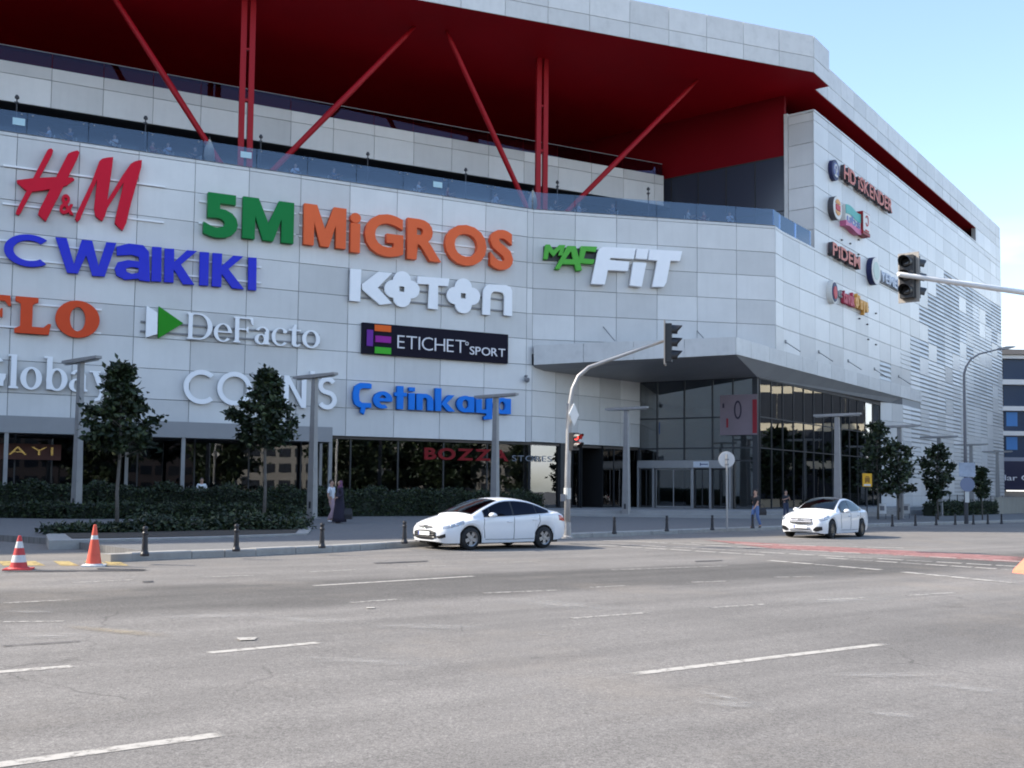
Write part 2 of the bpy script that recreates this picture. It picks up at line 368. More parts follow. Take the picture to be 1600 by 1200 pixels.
# lower glass balustrade along the front edge
bal = obj('balustrade', MB().box(12, SA, 0.09, 0.12, ZT, ZT + 0.05), GREYM, mall, FA)
s1 = SA - 0.02
while s1 > 13:
    obj('glass_pane', MB().box(0.015, W - 0.015, 0.09, 0.11, 0.02, 1.14), GRAIL, bal, FA @ Matrix.Translation((s1 - W, 0, ZT)))
    for q in (0.25, W - 0.25): obj('glass_clamp', MB().box(-0.04, 0.04, 0.07, 0.13, 1.0, 1.06), GREYM, bal, FA @ Matrix.Translation((s1 - W + q, 0, ZT)))
    s1 -= W
for i in range(6): obj('glass_pane', MB().box(0.015, wb - 0.015, 0.09, 0.11, 0.02, 1.14), GRAIL, bal, FB @ Matrix.Translation((i * wb, 0, ZT)))
obj('glass_pane', MB().box(0.01, LT - 0.01, 0.09, 0.11, 0.02, 1.14), GRAIL, bal, FT @ Matrix.Translation((0, 0, ZT)))
for i in range(2): obj('glass_pane', MB().box(0.02, 2.74, 0.09, 0.11, 0.02, 1.14), GRAIL, bal, FR_ @ Matrix.Translation((i * 2.76, 0, ZT)))
# red tree-like columns: twin posts and two raking struts from one foot
def red_column(px, foot_py, tops):
    d = ray(px, foot_py); t = (ZF - CAM_H) / d.z; f = Vector((d.x * t, d.y * t, ZF))
    col = obj('column', MB().box(-0.42, -0.09, -0.14, 0.14, 0, 12.40).box(0.09, 0.42, -0.14, 0.14, 0, 12.40)
              .box(-0.09, 0.09, -0.1, 0.1, 5.9, 6.05).box(-0.09, 0.09, -0.1, 0.1, 0.0, 0.5).box(-0.09, 0.09, -0.1, 0.1, 9.0, 9.12), RED, mall, Matrix.Translation(f) @ Matrix.Rotation(math.radians(22), 4, 'Z'))
    for tx, ty in tops:
        d = ray(tx, ty); t = (30.85 - CAM_H) / d.z; p = Vector((d.x * t, d.y * t, 30.85))
        q = f + (p - f).normalized() * 0.9
        obj('strut', MB().path([f + Vector((0, 0, 0.25)), q, f.lerp(p, 0.5), p.lerp(f, 0.06), p], [0.10, 0.16, 0.19, 0.16, 0.10], 10), RED, col, smooth=True)
    return f
red_column(381, 312, [(160, -32), (648, 42)])
red_column(845, 372, [(697, 48), (1090, 125)])
# --- unseen rear and left sides, added to close the volume and block the sun
obj('rear_wall', MB().prism([tuple(RE), (20, 140), (-62, 110), (-62, 20), (-61.5, 20), (-61.5, 109.6), (20, 139.4), tuple(RE + V2(-0.6, -0.3))], -1.0, 30.8), PANEL, mall)
obj('end_wall', MB().prism([(-61.5, 20.2), (-51.4, 28.2), (-51.6, 29.2), (-61.5, 21)], 0, 30.8).prism([(-51.4, 28.2), (-51.6, 29.2), (-46, 52), (-45.6, 52)], 0, 30), PANEL, mall)
# --- shop floor behind the glass
shop = obj('shop_interior', MB().prism([tuple(PC - EA * 45 + V2(-EA.y, EA.x) * 9), tuple(PC + V2(-EA.y, EA.x) * 9), tuple(PC + V2(-EA.y, EA.x) * 9.3), tuple(PC - EA * 45 + V2(-EA.y, EA.x) * 9.3)], -0.5, H0)
           .prism([tuple(PC - EA * 45 + V2(-EA.y, EA.x) * 0.1), tuple(PC + V2(-EA.y, EA.x) * 0.1), (10, 72), (6, 80), tuple(PC + V2(-EA.y, EA.x) * 9.3), tuple(PC - EA * 45 + V2(-EA.y, EA.x) * 9.3)], H0 - 0.15, H0 - 0.02), pmat('shop_wall', (0.10, 0.085, 0.075), 0.8, var=0.5, scale=0.4), mall)
# ------------------------------------------------------------------ ground floor of the mall
def glaze(fr, s0, s1, n, z0, z1, parent, cross=(), y=0.30, gm=None, fm=None, name='shop_window', fw=0.035):
    """a run of glazing: a frame object with one pane object per opening"""
    gm = gm or GLASS; fm = fm or DARK
    w = (s1 - s0) / n; zs = [z0] + list(cross) + [z1]
    mb = MB()
    for i in range(n + 1): mb.box(s0 + i * w - fw, s0 + i * w + fw, y - 0.06, y + 0.08, z0, z1)
    for i, z in enumerate(zs): mb.box(s0, s1, y - 0.052, y + 0.072, z - (0 if i == 0 else fw), z + (0 if i == len(zs) - 1 else fw))
    f = obj(name, mb, fm, parent, fr)
    for i in range(n):
        for a, b in zip(zs[:-1], zs[1:]):
            J = Matrix.Translation((s0 + (i + .5) * w, y, (a + b) / 2)) @ Matrix.Rotation(random.gauss(0, 0.0025), 4, 'Z') @ Matrix.Rotation(random.gauss(0, 0.0015), 4, 'X')
            obj('pane', MB().box(-w / 2 + fw, w / 2 - fw, -0.008, 0.008, (a - b) / 2 + fw, (b - a) / 2 - fw), gm, f, fr @ J)
    return f
sAw = on_wall(FA, 519, 680, -3.0)[0]
glaze(FA, SA - 11 * W, SA, 11, 0.1, H0 - 0.12, mall, (), 0.30)
obj('window_head', MB().box(8, SA, 0.2, 0.42, H0 - 0.13, H0 - 0.005), DARK, mall, FA)
obj('shop_floor', MB().prism([tuple(PC - EA * 45), tuple(PC + V2(0, 0.3)), (10, 72), (6, 80), tuple(PC + V2(-EA.y, EA.x) * 9), tuple(PC - EA * 45 + V2(-EA.y, EA.x) * 9)], 0.0, 0.12), pmat('shop_floor', (0.16, 0.15, 0.14), 0.3), mall)
# racks, counters and bright ceiling panels of the shops, dimly seen through the glass
rr = random.Random(5)
for i in range(16):
    s = SA - 1.5 - i * 1.9; y = rr.uniform(1.2, 4.5)
    c = rr.choice(((0.30, 0.28, 0.25), (0.10, 0.12, 0.22), (0.28, 0.10, 0.09), (0.06, 0.05, 0.05), (0.35, 0.34, 0.33)))
    m = pmat('display_%02d' % i, c, 0.6, var=0.3, scale=3)
    mb = MB(); w = rr.uniform(0.5, 1.2); h = rr.uniform(1.1, 2.0)
    mb.box(-w/2, w/2, -0.25, 0.25, 0, 0.12); mb.box(-w/2, -w/2 + 0.05, -0.2, 0.2, 0.12, h); mb.box(w/2 - 0.05, w/2, -0.2, 0.2, 0.12, h); mb.box(-w/2 + 0.05, w/2 - 0.05, -0.2, 0.2, h - 0.06, h)
    for q in range(4): mb.box(-w/2 + 0.06 + q * w/5, -w/2 + 0.05 + (q + 0.9) * w/5, -0.18, 0.18, h * 0.45, h - 0.1)
    obj('display_rack', mb, m, shop, FA @ Matrix.Translation((s, y, 0.12)))
# --- panelled wall turning in under the canopy
PG0, PG1 = V2(8.84, 70.7), V2(16.0, 66.5)
FG0 = frame(PC, PG0 - PC); LG0 = (PG0 - PC).length
wG = obj('recess_wall', MB().box(0, LG0, 0.0, 0.3, H0 + 0.03, 9.35).box(-0.0, LG0, 0.3, 0.5, 9.0, 12), BACK, mall, FG0)
for i in range(5):
    for r in range(3): panel(FG0, i * LG0 / 5, (i + 1) * LG0 / 5, H0 + 0.03 + r * 1.59, H0 + 0.03 + (r + 1) * 1.59, wG)
def sG(px): return on_wall(FG0, px, 760, 0.2)[0]
a, b, c, d = 0.1, sG(888), sG(905), sG(939)
obj('door_post', MB().box(sG(872), b, -0.02, 0.4, 0.1, H0), DARK, mall, FG0)
glaze(FG0, 0.1, sG(872), 1, 0.45, H0 - 0.02, mall, (), 0.2, GLASSD)
glaze(FG0, b, c, 1, 0.45, H0 - 0.02, mall, (), 0.2, GLASSD)
obj('passage', MB().box(c, c + 0.06, 0.0, 4, 0.4, H0).box(d - 0.06, d, 0.0, 4, 0.4, H0).box(c, d, 3.9, 4, 0.4, H0), BLACK, mall, FG0)
glaze(FG0, d, LG0, 3, 0.45, H0 - 0.02, mall, (), 0.2, GLASSD)
# --- entrance glazing, two faces
FG1 = frame(PG0, PG1 - PG0); LG1 = (PG1 - PG0).length
FG2 = frame(PG1, ER); LG2 = on_wall(FG2, 1376, 720)[0]
def s1_(px, py=700): return on_wall(FG1, px, py)[0]
cols = [0.0, s1_(1027), s1_(1069.5), s1_(1113.5), s1_(1145.5), LG1 - 0.3]
ent = obj('entrance_screen', MB().box(-0.02, LG1 - 0.29, -0.06, 0.08, 9.0, 9.3), DARK, mall, FG1)
mb = MB()
for x in cols: mb.box(x - 0.045, x + 0.045, -0.08, 0.08, 0.45, 9.0)
for z in (3.62, 4.46, 6.5): mb.box(0, LG1 - 0.3, -0.072, 0.072, z - 0.045, z + 0.045)
obj('frame', mb, DARK, ent, FG1)
for x0, x1 in zip(cols[:-1], cols[1:]):
    for z0, z1 in ((3.665, 4.415), (4.505, 6.455), (6.545, 9.0)):
        obj('pane', MB().box(x0 + 0.045, x1 - 0.045, -0.008, 0.008, z0, z1), GLASSD, ent, FG1 @ Matrix.Rotation(random.gauss(0, 0.002), 4, 'Z'))
obj('pane', MB().box(s1_(1146), LG1 - 0.32, -0.008, 0.008, 0.46, 3.57), GLASSD, ent, FG1)
obj('corner_column', MB().box(LG1 - 0.3, LG1 + 0.0, -0.1, 0.34, 0.3, 9.3), DARK, mall, FG1)
# automatic doors in a grey frame
STEEL = pmat('brushed_frame', (0.34, 0.34, 0.35), 0.35, 0.6, var=0.05, scale=3)
dr = obj('entrance_door', MB().box(s1_(1000.5), s1_(1146), -0.55, -0.10, 3.12, 3.60).box(s1_(1000.5), s1_(1146), -0.50, -0.10, 3.60, 3.64), STEEL, mall, FG1)
for px in (1001.5, 1025, 1086, 1113.5, 1144):
    s = s1_(px); obj('door_post', MB().box(s - 0.07, s + 0.07, -0.5, -0.12, 0.45, 3.12), STEEL, dr, FG1)
for p0, p1 in ((1002, 1024), (1026, 1085), (1087, 1113), (1115, 1143)):
    a, b = s1_(p0) + 0.09, s1_(p1) - 0.09
    obj('door_leaf', MB().box(a, a + 0.05, -0.34, -0.28, 0.47, 3.1).box(b - 0.05, b, -0.34, -0.28, 0.47, 3.1).box(a + 0.05, b - 0.05, -0.34, -0.28, 0.47, 0.57).box(a + 0.05, b - 0.05, -0.34, -0.28, 3.02, 3.1)
        .box((a + b) / 2 - 0.03, (a + b) / 2 + 0.03, -0.34, -0.28, 0.57, 3.02), STEEL if p0 in (1026,) else DARK, dr, FG1)
    obj('door_glass', MB().box(a + 0.05, b - 0.05, -0.315, -0.305, 0.57, 3.02), GLASS, dr, FG1)
obj('door_sign', MB().box(s1_(1088), s1_(1112), -0.60, -0.552, 3.18, 3.56), pmat('sign_white', (0.62, 0.66, 0.72), 0.5), dr, FG1)
obj('door_arrow', MB().box(s1_(1099), s1_(1111), -0.612, -0.602, 3.34, 3.40).box(s1_(1098.5), s1_(1100), -0.612, -0.602, 3.28, 3.46), pmat('sign_blue', (0.03, 0.05, 0.16), 0.5), dr, FG1)
glaze(FG2, 0.34, LG2, 13, 0.45, 9.0, mall, (4.46, 6.5), 0.05, GLASSD)
obj('window_head', MB().box(0, LG2, -0.05, 0.3, 9.0, 9.4), DARK, mall, FG2)
p2 = FG2 @ Vector((LG2, 0, 0)); pS = FR_ @ Vector((SLOW, 0, 0))
FG3 = frame((p2.x, p2.y), V2(pS.x - p2.x, pS.y - p2.y)); LG3 = V2(pS.x - p2.x, pS.y - p2.y).length
wG3 = obj('recess_side_wall', MB().box(0, LG3, 0, 0.3, -1, 9.9), BACK, mall, FG3)
for r in range(-3, 3):
    for i in range(2): panel(FG3, i * LG3 / 2, (i + 1) * LG3 / 2, row(r), row(r + 1) if r < 2 else 9.3, wG3)
# hall behind the entrance glass: floor, pale gallery edges, dark back
hall = obj('entrance_hall', MB().prism([(9.2, 71), (16, 67), (35, 92), (22, 100), (4, 82)], 0.2, 0.45).prism([(4, 82), (22, 100), (21.6, 100.3), (3.6, 82.3)], 0.45, 9.3), pmat('hall_wall', (0.36, 0.36, 0.34), 0.5, var=0.2, scale=0.3), mall)
for z in (4.6, 6.9): obj('gallery_edge', MB().box(1, LG2 - 1, 5.0, 12.0, z, z + 0.45), pmat('gallery_edge', (0.45, 0.44, 0.40), 0.5), hall, FG2)
banner = obj('hanging_banner', MB().box(s1_(1126, 620), s1_(1184, 620), -0.13, -0.11, 5.3, 7.95), pmat('banner_cloth', (0.22, 0.17, 0.19), 0.8, var=0.08, scale=1.0), mall, FG1)
obj('banner_edge', MB().box(s1_(1177), s1_(1184), -0.15, -0.13, 5.4, 7.6), pmat('banner_red', (0.28, 0.02, 0.03), 0.8), banner, FG1)
mbz = MB(); cx, cz = s1_(1154), 6.95
ringp = [(cx + 0.26 * math.cos(t), cz + 0.62 * math.sin(t), cx + 0.16 * math.cos(t), cz + 0.48 * math.sin(t)) for t in (2 * math.pi * k / 20 for k in range(20))]
for k in range(20):
    p, q = ringp[k], ringp[(k + 1) % 20]; mbz.add([(p[0], -0.145, p[1]), (q[0], -0.145, q[1]), (q[2], -0.145, q[3]), (p[2], -0.145, p[3]), (p[0], -0.13, p[1]), (q[0], -0.13, q[1]), (q[2], -0.13, q[3]), (p[2], -0.13, p[3])], [(0, 1, 2, 3), (0, 4, 5, 1), (2, 6, 7, 3)])
BINK = pmat('banner_ink', (0.04, 0.03, 0.05), 0.8)
obj('banner_print', MB().box(s1_(1136), s1_(1139), -0.145, -0.13, 5.8, 6.4), pmat('banner_red', (0.28, 0.02, 0.03), 0.8), banner, FG1)
obj('banner_print', MB().box(s1_(1130), s1_(1133), -0.145, -0.13, 7.1, 7.4), BINK, banner, FG1)
obj('banner_print', mbz, pmat('banner_ink', (0.04, 0.03, 0.05), 0.8), banner, FG1)
# --- entrance canopy
pw = FR_ @ Vector((32.6, 0.0, 0)); KC = V2(13.5, 61.7); KL_ = V2(1.3, 63.0)
plan = [(KL_.x, KL_.y, 9.30, 10.50), (KC.x, KC.y, 9.90, 10.95), (pw.x, pw.y, 9.90, 10.95)]
pa = FR_ @ Vector((32.6, 0.3, 0)); back = [(pa.x, pa.y, 9.4), (*PG1, 9.05), (*PG0, 9.05), (PC.x + 0.3, PC.y + 0.8, 9.0)]
can = obj('entrance_canopy', MB().add([(p[0], p[1], p[3] - 0.02) for p in plan] + [(b[0], b[1], 10.9 if i < 2 else 10.5) for i, b in enumerate(back)], [tuple(range(7))])
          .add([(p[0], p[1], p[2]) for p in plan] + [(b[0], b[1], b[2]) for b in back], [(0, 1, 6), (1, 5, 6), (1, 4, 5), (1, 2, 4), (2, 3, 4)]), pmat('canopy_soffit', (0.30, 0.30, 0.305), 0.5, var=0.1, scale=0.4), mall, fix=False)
FC = frame(KC, V2(pw.x, pw.y) - KC); LC = (V2(pw.x, pw.y) - KC).length
sc_ = 0.0
while sc_ < LC - 0.2:
    e = min(sc_ + (2.2 if sc_ == 0 else W), LC); obj('canopy_fascia', panel_mesh(e - sc_, 1.07, FASCIA, 0.06), None, can, FC @ Matrix.Translation((sc_, 0, 9.89))); sc_ = e
FC2 = frame(KL_, KC - KL_); LC2 = (KC - KL_).length
for i in range(4):
    a, b = i / 4, (i + 1) / 4
    mb = MB().xz([(a * LC2 + 0.01, 9.29 + 0.6 * a), (b * LC2 - (0.01 if i < 3 else 0), 9.29 + 0.6 * b), (b * LC2 - (0.01 if i < 3 else 0), 10.51 + 0.45 * b), (a * LC2 + 0.01, 10.51 + 0.45 * a)], -0.06, 0.0)
    obj('canopy_fascia', mb, FASCIA, can, FC2)
for sp in [on_wall(FR_, px, py)[0] for px, py in ((1226, 533), (1278, 549), (1324, 566), (1365, 575), (1403, 587))]:
    q = FR_ @ Vector((sp, -0.06, 11.65)); e = FR_ @ Vector((sp + 0.25, -1.0, 10.95))
    obj('tie_rod', MB().path([q, e], 0.035, 6).box(-0.10, 0.10, -0.10, -0.05, 11.55, 11.78, FR_ @ Matrix.Translation((sp, 0, 0))), GREYM, can)
for sp in (4.6, 10.9):
    q = FB @ Vector((sp, -0.06, 11.9)); e = FB @ Vector((sp + 0.5, -0.9, 10.9))
    obj('tie_rod', MB().path([q, e], 0.03, 6), GREYM, can)
# little fixings left on the side wall
for (s, z) in [(11.3, 21.9), (11.4, 20.8), (13.4, 21.9), (13.3, 20.9), (15.3, 21.6), (15.2, 20.4), (17.3, 16.5), (15.3, 15.3), (17.2, 15.1), (19.4, 16.3), (17.4, 13.9), (19.3, 13.7)]:
    obj('wall_fixing', MB().box(-0.09, 0.09, -0.17, -0.05, -0.05, 0.05), DARK, wR, FR_ @ Matrix.Translation((s, 0, z)))
camw = obj('security_camera', MB().box(-0.05, 0.05, -0.3, -0.05, -0.05, 0.05).path([(0, -0.2, -0.05), (0, -0.25, -0.18)], 0.03).lathe([(0.02, -0.42), (0.14, -0.36), (0.17, -0.22), (0.14, -0.12), (0.03, -0.10)], 12, (0, -0.3, 0)), GREYM, mall, FA @ Matrix.Translation((on_wall(FA, 820, 590)[0], 0, on_wall(FA, 820, 588)[1])))
# --- flat awning on posts along the left shops
aw = obj('shop_awning', MB().box(10, sAw, -3.0, -0.05, 4.10, 4.22).box(10, sAw, -3.06, -2.94, 4.03, 4.82).box(sAw - 0.1, sAw, -2.94, -0.05, 4.03, 4.60)
         .xz([(10, 4.40), (sAw - 0.5, 4.40), (sAw - 0.5, 4.46), (10, 4.46)], -1.3, -1.2), pmat('awning_metal', (0.27, 0.27, 0.275), 0.5, var=0.05, scale=1), mall, FA)
for px in (8, 285, 515):
    s = on_wall(FA, px, 740, -2.9)[0]
    obj('awning_post', MB().box(s - 0.09, s + 0.09, -3.0, -2.82, 0.0, 4.1), LAMPM, aw, FA)
    obj('awning_rafter', MB().path([(s - 0.1, -2.9, 4.46), (s - 0.1, -0.1, 4.75)], 0.10, 6), LAMPM, aw, FA)
s = on_wall(FA, 500, 740, -0.4)[0]
for px in (500, 197): 
    s = on_wall(FA, px, 740, -0.4)[0]; obj('awning_post', MB().box(s - 0.08, s + 0.08, -0.5, -0.34, 0.0, 4.1), LAMPM, aw, FA)
# --- raised entrance platform with two shallow steps
plat = [tuple(PC + V2(-1.9, -1.1)), (-0.6, 59.2), (3.0, 58.6), (14.6, 61.6), (19.5, 66.5), (37, 89.5), (34, 92), (16, 67), (9.3, 72), (4, 70), (PC.x, PC.y + 0.2)]
step = [tuple(PC + V2(-2.2, -1.6)), (-0.9, 58.5), (3.0, 57.9), (14.9, 61.0), (20.1, 66.2), (37.5, 89.2), (34, 92), (16, 67)]
PAVE = pmat('platform_stone', (0.27, 0.265, 0.26), 0.7, var=0.1, scale=1.2)
struct(obj('entrance_steps', MB().prism(plat, 0.25, 0.45).prism(step, -0.6, 0.25), PAVE))
# ------------------------------------------------------------------ the office block beyond the mall
off = thing('office_building', 'distant blue glass office block with white floor bands behind the far corner of the mall', 'building', (75, 135, -0.9))
FO = frame((62, 135), (1, 0.02))
def zo(y): return (769 - y) * 135 / 1600 + 1.7
OW = pmat('office_white', (0.72, 0.71, 0.70), 0.6, var=0.05, scale=0.5)
OG = pmat('office_glass', (0.010, 0.034, 0.085), 0.25, spec=0.25)
ow = obj('wall', MB().box(0, 40, 0.3, 20, -1.5, zo(548)), pmat('office_core', (0.05, 0.06, 0.08), 0.7), off, FO)
obj('roof', MB().box(-0.4, 40, -0.9, 20, zo(553), zo(545)), pmat('office_eave', (0.30, 0.24, 0.20), 0.6), off, FO)
for y0, y1 in ((559, 553.5), (600, 592), (641, 634), (680, 673)): obj('floor_band', MB().box(0, 40, -0.5, 0.3, zo(y0), zo(y1)), OW, off, FO)
obj('floor_band', MB().box(0, 40, -0.5, 0.3, zo(720), zo(714)), pmat('office_band_grey', (0.25, 0.27, 0.33), 0.6), off, FO)
for (y0, y1) in ((592, 559), (634, 600), (673, 641), (714, 680)):
    wf = obj('window', MB().box(0, 40, 0.1, 0.3, zo(y0), zo(y1)), DARK, off, FO)
    for i in range(13):
        obj('pane', MB().box(i * 3.0 + 0.06, i * 3.0 + 2.94, 0.04, 0.09, zo(y0) + 0.02, zo(y1) - 0.02), OG, wf, FO @ Matrix.Translation((0, random.uniform(-0.01, 0.01), 0)) )
BLI = pmat('office_blind', (0.05, 0.20, 0.50), 0.5)
for (x0, x1, y0, y1) in ((1573, 1590, 665, 643), (1573, 1590, 702, 682)):
    p = at_depth(x0, y0, 135); q = at_depth(x1, y1, 135); a = (FO.inverted() @ p).x; b = (FO.inverted() @ q).x
    obj('window_blind', MB().box(a, b, -0.02, 0.035, zo(y0), zo(y1)), BLI, off, FO)
sg = obj('sign_board', MB().box(0, 40, -0.6, 0.3, zo(764), zo(720)), pmat('office_sign', (0.012, 0.014, 0.05), 0.5), off, FO)
obj('canopy_light', MB().box(3, 40, -0.7, -0.3, zo(767), zo(765)), pmat('light_strip', (1, 0.97, 0.9), 0.5, emit=0.5), off, FO)
obj('base', MB().box(0, 40, 0.0, 0.3, -1.5, zo(768)), GREYM, off, FO)
OFFICE = (off, sg, FO, zo)
# ------------------------------------------------------------------ ground, road, pavement
def asphalt(name, base, lanes=(), scuff=True):
    m = bpy.data.materials.new(name); m.use_nodes = True; n, l = m.node_tree.nodes, m.node_tree.links
    b = n['Principled BSDF']; b.inputs['Roughness'].default_value = 0.88; b.inputs['Specular IOR Level'].default_value = 0.3
    t = n.new('ShaderNodeTexCoord'); P = t.outputs['Object']
    def noise(scale, det=4, rough=0.6, vec=P):
        z = n.new('ShaderNodeTexNoise'); z.inputs['Scale'].default_value = scale; z.inputs['Detail'].default_value = det; z.inputs['Roughness'].default_value = rough; l.new(vec, z.inputs['Vector']); return z.outputs['Fac']
    def mr(f, a, b_, c, d):
        r = n.new('ShaderNodeMapRange'); r.inputs[1].default_value = a; r.inputs[2].default_value = b_; r.inputs[3].default_value = c; r.inputs[4].default_value = d; l.new(f, r.inputs[0]); return r.outputs[0]
    def math_(op, a, b_=None):
        k = n.new('ShaderNodeMath'); k.operation = op
        for i, x in enumerate((a, b_)):
            if x is None: continue
            if isinstance(x, (int, float)): k.inputs[i].default_value = x
            else: l.new(x, k.inputs[i])
        return k.outputs[0]
    # along-traffic coordinates: streaks run with the wheels
    mpn = n.new('ShaderNodeMapping'); mpn.inputs['Rotation'].default_value = (0, 0, math.radians(-38)); l.new(P, mpn.inputs[0])
    mps = n.new('ShaderNodeMapping'); mps.inputs['Scale'].default_value = (0.06, 1.0, 1.0); l.new(mpn.outputs[0], mps.inputs[0])
    f = mr(noise(0.22, 5), 0.3, 0.7, 0.88, 1.10)
    f = math_('MULTIPLY', f, mr(noise(1.1, 5, 0.6, mps.outputs[0]), 0.3, 0.7, 0.80, 1.16))
    f = math_('MULTIPLY', f, mr(noise(2.2, 6), 0.3, 0.7, 0.95, 1.05))
    f = math_('MULTIPLY', f, mr(noise(16, 3, 0.7), 0.3, 0.7, 0.86, 1.12))
    f = math_('MULTIPLY', f, mr(noise(75, 2, 0.8), 0.3, 0.7, 0.60, 1.40))
    f = math_('MULTIPLY', f, mr(noise(34, 2, 0.8), 0.3, 0.7, 0.74, 1.26))
    sp = mr(noise(110, 1, 0.5), 0.69, 0.74, 0, 1)
    sx = n.new('ShaderNodeSeparateXYZ'); l.new(P, sx.inputs[0])
    for (px_, py_, ang, hw, soft, k, xmin) in lanes:      # resurfaced, darker strips of the carriageway
        ca, sa = math.cos(math.radians(ang)), math.sin(math.radians(ang))
        dd = math_('ABSOLUTE', math_('ADD', math_('MULTIPLY', sx.outputs['X'], -sa), math_('ADD', math_('MULTIPLY', sx.outputs['Y'], ca), px_ * sa - py_ * ca)))
        dd = math_('ADD', dd, mr(noise(0.5, 4), 0.3, 0.7, -0.35, 0.35))
        msk = mr(dd, hw - soft, hw + soft, 1.0, 0.0)
        if xmin is not None: msk = math_('MULTIPLY', msk, mr(sx.outputs['X'], xmin, xmin + 2.5, 0, 1))
        f = math_('MULTIPLY', f, math_('SUBTRACT', 1.0, math_('MULTIPLY', msk, k)))
    f = math_('MULTIPLY', f, math_('SUBTRACT', 1.0, math_('MULTIPLY', mr(noise(0.75, 7, 0.7), 0.60, 0.74, 0, 1), 0.28)))      # old oil and rubber
    # cracks
    v = n.new('ShaderNodeTexVoronoi'); v.feature = 'DISTANCE_TO_EDGE'; v.inputs['Scale'].default_value = 0.16
    wv = n.new('ShaderNodeVectorMath'); wv.operation = 'ADD'; zz = n.new('ShaderNodeTexNoise'); zz.inputs['Scale'].default_value = 0.9; zz.inputs['Detail'].default_value = 5; l.new(P, zz.inputs['Vector'])
    l.new(P, wv.inputs[0]); l.new(zz.outputs['Color'], wv.inputs[1]); l.new(wv.outputs[0], v.inputs['Vector'])
    f = math_('MULTIPLY', f, math_('SUBTRACT', 1.0, math_('MULTIPLY', mr(v.outputs['Distance'], 0.0, 0.004, 0.35, 0.0), mr(noise(0.3, 3), 0.5, 0.6, 0, 1))))
    sc = n.new('ShaderNodeVectorMath'); sc.operation = 'SCALE'; sc.inputs[0].default_value = base; l.new(f, sc.inputs['Scale'])
    mix = n.new('ShaderNodeMixRGB'); mix.inputs[2].default_value = (0.42, 0.40, 0.37, 1); l.new(math_('MULTIPLY', sp, 0.7), mix.inputs[0]); l.new(sc.outputs[0], mix.inputs[1])
    # tan dust, in patches
    mix2 = n.new('ShaderNodeMixRGB'); mix2.inputs[2].default_value = (0.30, 0.255, 0.205, 1); l.new(math_('MULTIPLY', mr(noise(0.16, 6, 0.7), 0.52, 0.72, 0, 1), 0.35), mix2.inputs[0]); l.new(mix.outputs[0], mix2.inputs[1])
    l.new(mix2.outputs[0], b.inputs['Base Color'])
    bp = n.new('ShaderNodeBump'); bp.inputs['Strength'].default_value = 0.35; bp.inputs['Distance'].default_value = 0.01; l.new(noise(55, 3, 0.8), bp.inputs['Height']); l.new(bp.outputs[0], b.inputs['Normal'])
    return m
ROADM = asphalt('road_asphalt', (0.180, 0.168, 0.155), lanes=((0, 18.6, 35.8, 1.75, 0.55, 0.42, None), (7.0, 14.2, 35.0, 1.5, 0.9, 0.26, 3.2)))
DRIVE = asphalt('driveway_asphalt', (0.13, 0.127, 0.125))
def sheet(name, pts, mat_, h, parent=None):
    mb = MB().add([(p[0], p[1], gz(p[0]) + h) for p in pts], [tuple(range(len(pts)))])
    me = mb.mesh(name, mat_, fix=False)
    if me.polygons[0].normal.z < 0: me.flip_normals()
    return place(bpy.data.objects.new(name, me), parent)
mb = MB(); xs = [-1500, -400, -120, -60, 0, 60, 120, 400, 1500]; ys = [-1500, -300, -60, 0, 60, 140, 400, 1800]
vs = [(x, y, gz(max(-120, min(120, x))) - 0.012) for y in ys for x in xs]
mb.add(vs, [(j*9+i, j*9+i+1, (j+1)*9+i+1, (j+1)*9+i) for j in range(7) for i in range(8)])
struct(obj('ground', mb, DRIVE, fix=False))
struct(sheet('road', [(-60, -45), (110, -45), (118, 10), (110, 135), (56, 118), (36, 92), (12, 66), (-2, 58), (-26, 38), (-60, 20)], ROADM, 0.0))
# pavement in front of the mall, with separate kerb stones
kerb_px = [(206, 877), (300, 873), (400, 869), (520, 863), (640, 855), (760, 849), (900, 841), (1040, 835), (1200, 828.5), (1300, 825), (1400, 822), (1500, 819)]
KP = [ground(x, y, 0) for x, y in kerb_px]
KP = [V2(p.x, p.y) for p in KP]; KP.append(KP[-1] + (KP[-1] - KP[-2]).normalized() * 45)
left_end = [V2(*ground(224, 860, KERB).xy), V2(*ground(70, 840, KERB).xy), V2(-25, 33.5), V2(-34, 34)]
PAVM = pmat('pavement_blocks', (0.20, 0.195, 0.19), 0.85, var=0.10, scale=0.8, bump=0.15, bscale=30, dirt=(0.2, 1.0))
# grid of paving joints as fine relief, blocks too small to tell apart from the road
nt = PAVM.node_tree; bk = nt.nodes.new('ShaderNodeTexBrick'); bk.inputs['Scale'].default_value = 2.5; bk.inputs['Mortar Size'].default_value = 0.012
bk.inputs['Color1'].default_value = (0.165, 0.162, 0.158, 1); bk.inputs['Color2'].default_value = (0.138, 0.135, 0.132, 1); bk.inputs['Mortar'].default_value = (0.075, 0.073, 0.07, 1)
tcx = nt.nodes.new('ShaderNodeTexCoord'); nt.links.new(tcx.outputs['Object'], bk.inputs['Vector']); nt.links.new(bk.outputs['Color'], nt.nodes['Principled BSDF'].inputs['Base Color'])
inner = []
for i, p in enumerate(KP):
    t = (KP[min(i + 1, len(KP) - 1)] - KP[max(i - 1, 0)]).normalized(); inner.append(p + V2(-t.y, t.x) * 0.30)
pave_pts = [tuple(p) for p in inner] + [(75, 120), (56, 118), (0, 85), (-34, 55)] + [tuple(p) for p in reversed(left_end)]
pave = struct(obj('pavement', MB().prism([(p[0], p[1], gz(p[0])) for p in pave_pts], -0.2, KERB - 0.005), PAVM))
acc = 0.0
